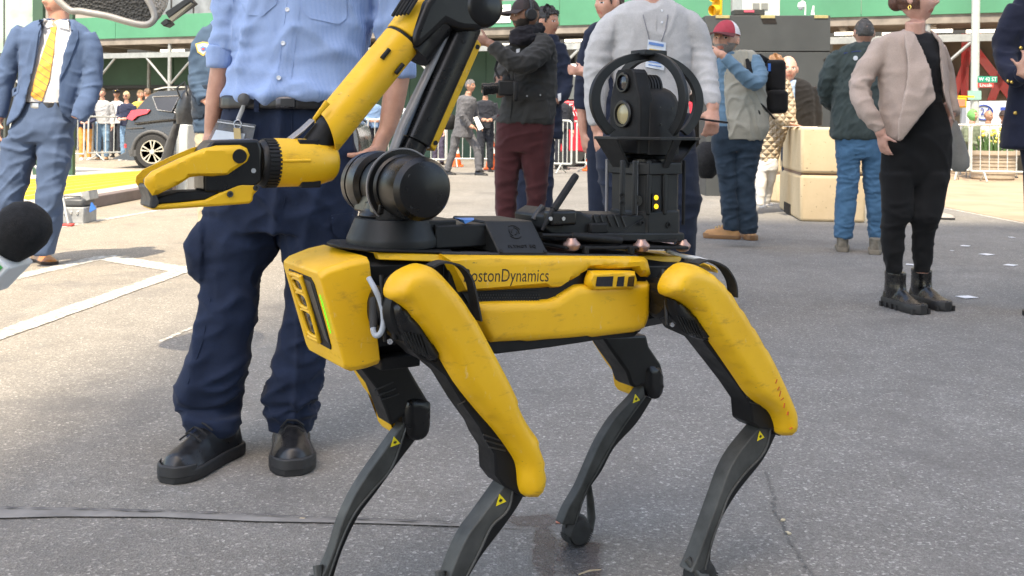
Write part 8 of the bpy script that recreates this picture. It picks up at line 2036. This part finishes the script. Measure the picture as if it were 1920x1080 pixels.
# ---- smaller figures: one builder, each with its own clothes and pose ----------------------------
def figure(label, px, Z, h, yaw, top, legs, skin_col, hair_col=None, hat=None, shoes=None, arm='down', stride=0.0, lean=0.0, sit=False, top_len=0.50, extra=None, group='people in the background', skirt=None, beard=None, vox=.016, hairfn=hair_short, armR=None):
    P = Person(label, Z, px, group, skin_col); k = F / Z
    gy = G_y(px, Z); ca, sa = math.cos(R(yaw)), math.sin(R(yaw))
    def q(fw, side, z, r=None):
        """body frame (forward, side, height in units of h) -> limb tuple"""
        X = sa * fw + ca * side; dY = -ca * fw + sa * side
        Y = Z + dY * h; kk = F / Y
        x = CX + (P.base.x + X * h) / Y * F; y = HY - (z * h - CH) / Y * F + (x - CX) * ROLL
        return (x, y, (r or 0) * h * kk, dY * h)
    hz = .50 if not sit else .28
    sw = .105
    dz0 = 0.0 if not sit else -.22
    lx = lean
    def T(z): return lx * max(0, (z - .5)) 
    tr_ = []
    tor = [q(T(.83), 0, .835 + dz0, .035) , q(T(.81), 0, .815 + dz0, .085), q(T(.76), 0, .765 + dz0, .098), q(T(.68), 0, .68 + dz0, .092), q(T(.58), 0, .58 + dz0, .088), q(0, 0, top_len + dz0, .095)]
    tor = [(a, b, w * (abs(ca) * 1 + abs(sa) * .68), d, .62 if abs(ca) > .6 else 1.35) for a, b, w, d in tor]
    arms_l = []; hands = []
    for s_ in (1, -1):
        sh = q(T(.80), s_ * sw, .795 + dz0, .040)
        mode = arm if s_ == 1 or armR is None else armR
        if mode == 'down': e, w = q(T(.65) - .01, s_ * .145, .63 + dz0, .034), q(.03, s_ * .14, .49 + dz0, .026); hd_ = q(.05, s_ * .135, .44 + dz0)
        elif mode == 'front': e, w = q(T(.65) - .0, s_ * .14, .64 + dz0, .034), q(.12, s_ * .05, .60 + dz0, .026); hd_ = q(.16, s_ * .02, .60 + dz0)
        elif mode == 'up': e, w = q(T(.65) + .06, s_ * .13, .68 + dz0, .034), q(.14, s_ * .06, .82 + dz0, .026); hd_ = q(.15, s_ * .05, .87 + dz0)
        else: e, w = q(T(.65) + .05, s_ * .14, .62 + dz0, .034), q(.13, s_ * .08, .52 + dz0, .026); hd_ = q(.17, s_ * .07, .50 + dz0)
        arms_l.append([sh, e, w]); hands.append((w, hd_))
    P.garment('top', top, limbs=[tor] + arms_l, voxel=vox, folds=[(.008, .14, int(px) % 17 + 1)], smooth_n=1)
    lg = []
    for s_ in (1, -1):
        st = stride * s_
        if sit: lg.append([q(-.02, s_ * .055, hz, .060), q(.20, s_ * .06, hz + .01, .05), q(.24, s_ * .06, .26, .042), q(.23, s_ * .06, .04, .036)])
        else: lg.append([q(0, s_ * .045, .53, .056), q(st * .35, s_ * .052, .40, .052), q(st * .7 + .012 + .02 * (st != 0), s_ * .055, .27, .042), q(st, s_ * .055, .045, .036)])
    P.garment('trousers', legs, limbs=lg, voxel=vox, folds=[(.008, .16, int(px) % 13 + 1)], smooth_n=1)
    nk = [q(T(.82), 0, .82 + dz0, .034), q(T(.87) + .008, 0, .875 + dz0, .033)]
    P.tube_pts(P.body, nk)
    hp_ = q(T(.93) + .012, 0, .935 + dz0)
    P.head(hp_[0], hp_[1], .130 * h * k, yaw, dz=hp_[3], beard=beard)
    for w, hd_ in hands:
        a, b = P.p(w[0], w[1], w[3]), P.p(hd_[0], hd_[1], hd_[3])
        P.tube_pts(P.body, [w[:2] + (w[2] * .9, w[3]), hd_[:2] + (w[2] * .8, hd_[3])]); hand_tubes(P.body, a.lerp(b, .4), b - a, (ca * .3 + .2, -1, 0), (1, 0, .2), .105 * h, .5)
    fwd = Vector((sa, -ca, 0))
    for s_, l_ in zip((1, -1), lg):
        an = P.p(l_[-1][0], l_[-1][1], l_[-1][3]); a = Vector((an.x, an.y, 0)) - fwd * .08
        P.shoe(a, a + fwd * .28, shoes or (BLKL, SOLB), .048, .09, .022)
    P.finish(.014)
    if hair_col: P.hair(hairfn, hair_col, .03)
    if hat == 'police':
        m_ = MB().rings([[P.M @ Vector((x0 + rx * math.cos(a), ry * math.sin(a), z)) for a in (2 * math.pi * j / 20 for j in range(20))] for z, rx, ry, x0 in ((.18, .42, .35, 0), (.28, .42, .36, 0), (.32, .52, .44, .02), (.42, .55, .47, .0), (.46, .40, .34, -.02))])
        P.add(m_, 'cap', plain('police_cap', (.012, .014, .025), .6)); P.add(MB().prism([P.M @ Vector((.36 * math.cos(a) + (.2 if k_ else 0) * math.cos(a), .34 * math.sin(a), .20 - (.07 if k_ else 0))) for k_, a in [(0, -1), (0, -.5), (0, 0), (0, .5), (0, 1), (1, .8), (1, .4), (1, 0), (1, -.4), (1, -.8)]], (0, 0, .005)), 'visor', BLKS)
        P.add(MB().ball(P.M @ Vector((.50, 0, .36)), .018, 8, 6), 'cap_badge', gold)
    elif hat: cap_parts(P.M, P.t, P.base, hat)
    return P
def G_y(px, Z): return HY + CH / Z * F
GHD = cloth('grey_hoodie', (.42, .43, .45), var=.06); LJN = cloth('light_jeans', (.16, .27, .40), var=.15); WSN = plain('white_sneaker', (.6, .6, .6), .5)
PWS = cloth('police_white_shirt', (.55, .57, .62), var=.05); NVT = cloth('navy_cardigan', (.022, .028, .06), var=.15); ORG = cloth('orange_top', (.62, .28, .07), var=.1); YLW = cloth('yellow_top', (.62, .45, .08), var=.1)
GRS = cloth('grey_suit', (.105, .105, .115), var=.1); DPU = cloth('police_dark', (.022, .025, .034), var=.2); PUR = cloth('purple_trousers', (.07, .06, .10), var=.1); OLV = cloth('olive_top', (.16, .19, .13), var=.1)
LSK, MSK, DSK = (.56, .32, .24), (.42, .23, .16), (.16, .08, .05)
figure('person in grey hoodie and light jeans behind the barrier, left of the black car', 192, 25.6, 1.80, 12, GHD, LJN, LSK, (.10, .07, .05), shoes=(plain('brown_shoe', (.25, .14, .07), .6), SOLB))
figure('person in peaked police cap and white shirt behind the grey hoodie', 219, 27.6, 1.84, 8, PWS, DPU, MSK, (.03, .02, .02), hat='police')
w_ = figure('person with blond hair, sunglasses and navy cardigan beside the black car tail', 238, 25.4, 1.72, -10, NVT, LJN, LSK, (.50, .38, .22), shoes=(WSN, WSN), arm='front', hairfn=lambda az, z: (z > .18 or abs(az) > 1.0) and z > -.28)
w_.add(MB().tube([w_.M @ Vector((.39 - .16 * abs(y) ** 2, y, .015)) for y in (-.26, -.15, 0, .15, .26)], .012, 6), 'sunglasses', BLKS)
figure('person with brown hair and yellow top seen over the roof of the black car', 262, 27.2, 1.82, 60, YLW, DPU, LSK, (.16, .10, .05))
figure('person with cropped hair and orange top beside the car roof', 277, 26.6, 1.84, -120, ORG, DPU, LSK, (.12, .07, .04))
figure('person in orange trousers behind the barrier beside the suit jacket', 160, 25.2, 1.55, 20, NVT, ORG, LSK, (.2, .12, .06), shoes=(WSN, WSN), arm='front')
g_ = figure('person in grey suit striding with papers behind the robot arm', 868, 19.6, 1.84, 62, GRS, GRS, MSK, (.12, .11, .11), stride=.16, lean=.18, top_len=.40, arm='hip', vox=.012)
figure('person in dark police uniform standing beside an orange cone', 910, 21.2, 1.80, 10, DPU, DPU, MSK, (.02, .015, .012), hat='police', arm='front', vox=.012)
figure('person in police cap behind the barrier, right of the maroon trousers', 1052, 22.8, 1.80, 20, DPU, DPU, LSK, (.05, .03, .02), hat='police')
figure('person in dark clothes behind the barrier, left of the pale henley', 1112, 23.2, 1.78, -10, DPU, DPU, LSK, (.05, .03, .02), shoes=(WSN, SOLB))
figure('person in purple trousers behind the black upper arm of the robot', 822, 24.6, 1.74, -30, PUR, PUR, LSK, (.05, .03, .02))
figure('person in blue shirt behind the barrier under the raised robot forearm', 700, 24.8, 1.76, 15, cloth('sky_top', (.16, .26, .42), var=.1), DPU, LSK, (.1, .06, .03), arm='front')
figure('person in white top behind the barrier, partly hidden by the blue shirt sleeve', 775, 25.4, 1.72, -5, WSH, DPU, MSK, (.05, .03, .02))
figure('person in striped dark trousers and sneakers hidden behind the tan blazer', 1752, 10.9, 1.72, 70, OLV, KHK, LSK, (.1, .06, .03), shoes=(plain('grey_sneaker', (.30, .28, .26), .6), SOLB))
for i_, (lab, px, Z, yaw, tp, sk_, hc, ht) in enumerate((('person seated in green hooded jacket behind the barrier at right', 1822, 21.0, 40, OLV, LSK, None, 'hood'), ('person seated in white jacket with bald brown head before the banner', 1852, 21.4, 30, cloth('cream_jacket', (.6, .58, .52), var=.08), MSK, None, None), ('person seated in white jacket and dark cap before the banner', 1882, 21.4, -35, WSH, MSK, None, 'cap'))):
    P = figure(lab, px, Z, 1.80, yaw, tp, DPU, sk_, hc, sit=True, arm='front', group='people seated behind the barrier', hat=[MATS['cap_black'], MATS['cap_black2'], MATS['cap_brim_black']] if ht == 'cap' else None)
    if ht == 'hood': P.add(hair_shell(P.M, lambda az, z: abs(az) > .7 or z > .3, .07, .01), 'hood', cloth('green_hood', (.16, .42, .14), var=.1))
    st_ = thing('folding_chair', lab.replace('person seated in', 'folding chair under the').split(' behind')[0].split(' before')[0] + ' sitter', 'chair', P.base, 0, 'chairs behind the barrier')
    MB().box((0, 0, .42), (.42, .42, .03)).build('seat', galv, st_, 30, .01)
    for x in (-.19, .19):
        for y in (-.19, .19): MB().cyl((x, y, 0), (x, y, .41), .012, 8).build('leg', galv, st_)
    MB().box((0, .2, .70), (.42, .03, .25)).build('backrest', galv, st_, 30, .01)
# papers in the walker's hand, man's bag
pw = thing('paper_sheaf', 'white papers in the hand of the striding grey suit', 'paper', W(893, 232, 19.3))
MB().prism([Vector((-.06, 0, .12)), Vector((.02, 0, .14)), Vector((.14, 0, -.08)), Vector((.05, 0, -.13))], (0, .01, 0)).build('sheets', MATS['paper_white'], pw, 0)
bw = thing('shoulder_bag', 'black shoulder bag behind the striding grey suit', 'bag', W(842, 228, 19.9))
m = MB(); m.rings([[Vector((.15 * r_ * math.cos(a), .08 * r_ * math.sin(a), z)) for a in (2 * math.pi * j / 14 for j in range(14))] for z, r_ in ((-.16, .6), (-.13, .95), (0, 1.05), (.1, .9), (.15, .5))]).build('sack', BLKM, bw, 60)
MB().tube([Vector((-.05, 0, .13)), Vector((.1, 0, .45)), Vector((.2, 0, .62))], .015, 6).build('strap', BLKM, bw, 60)
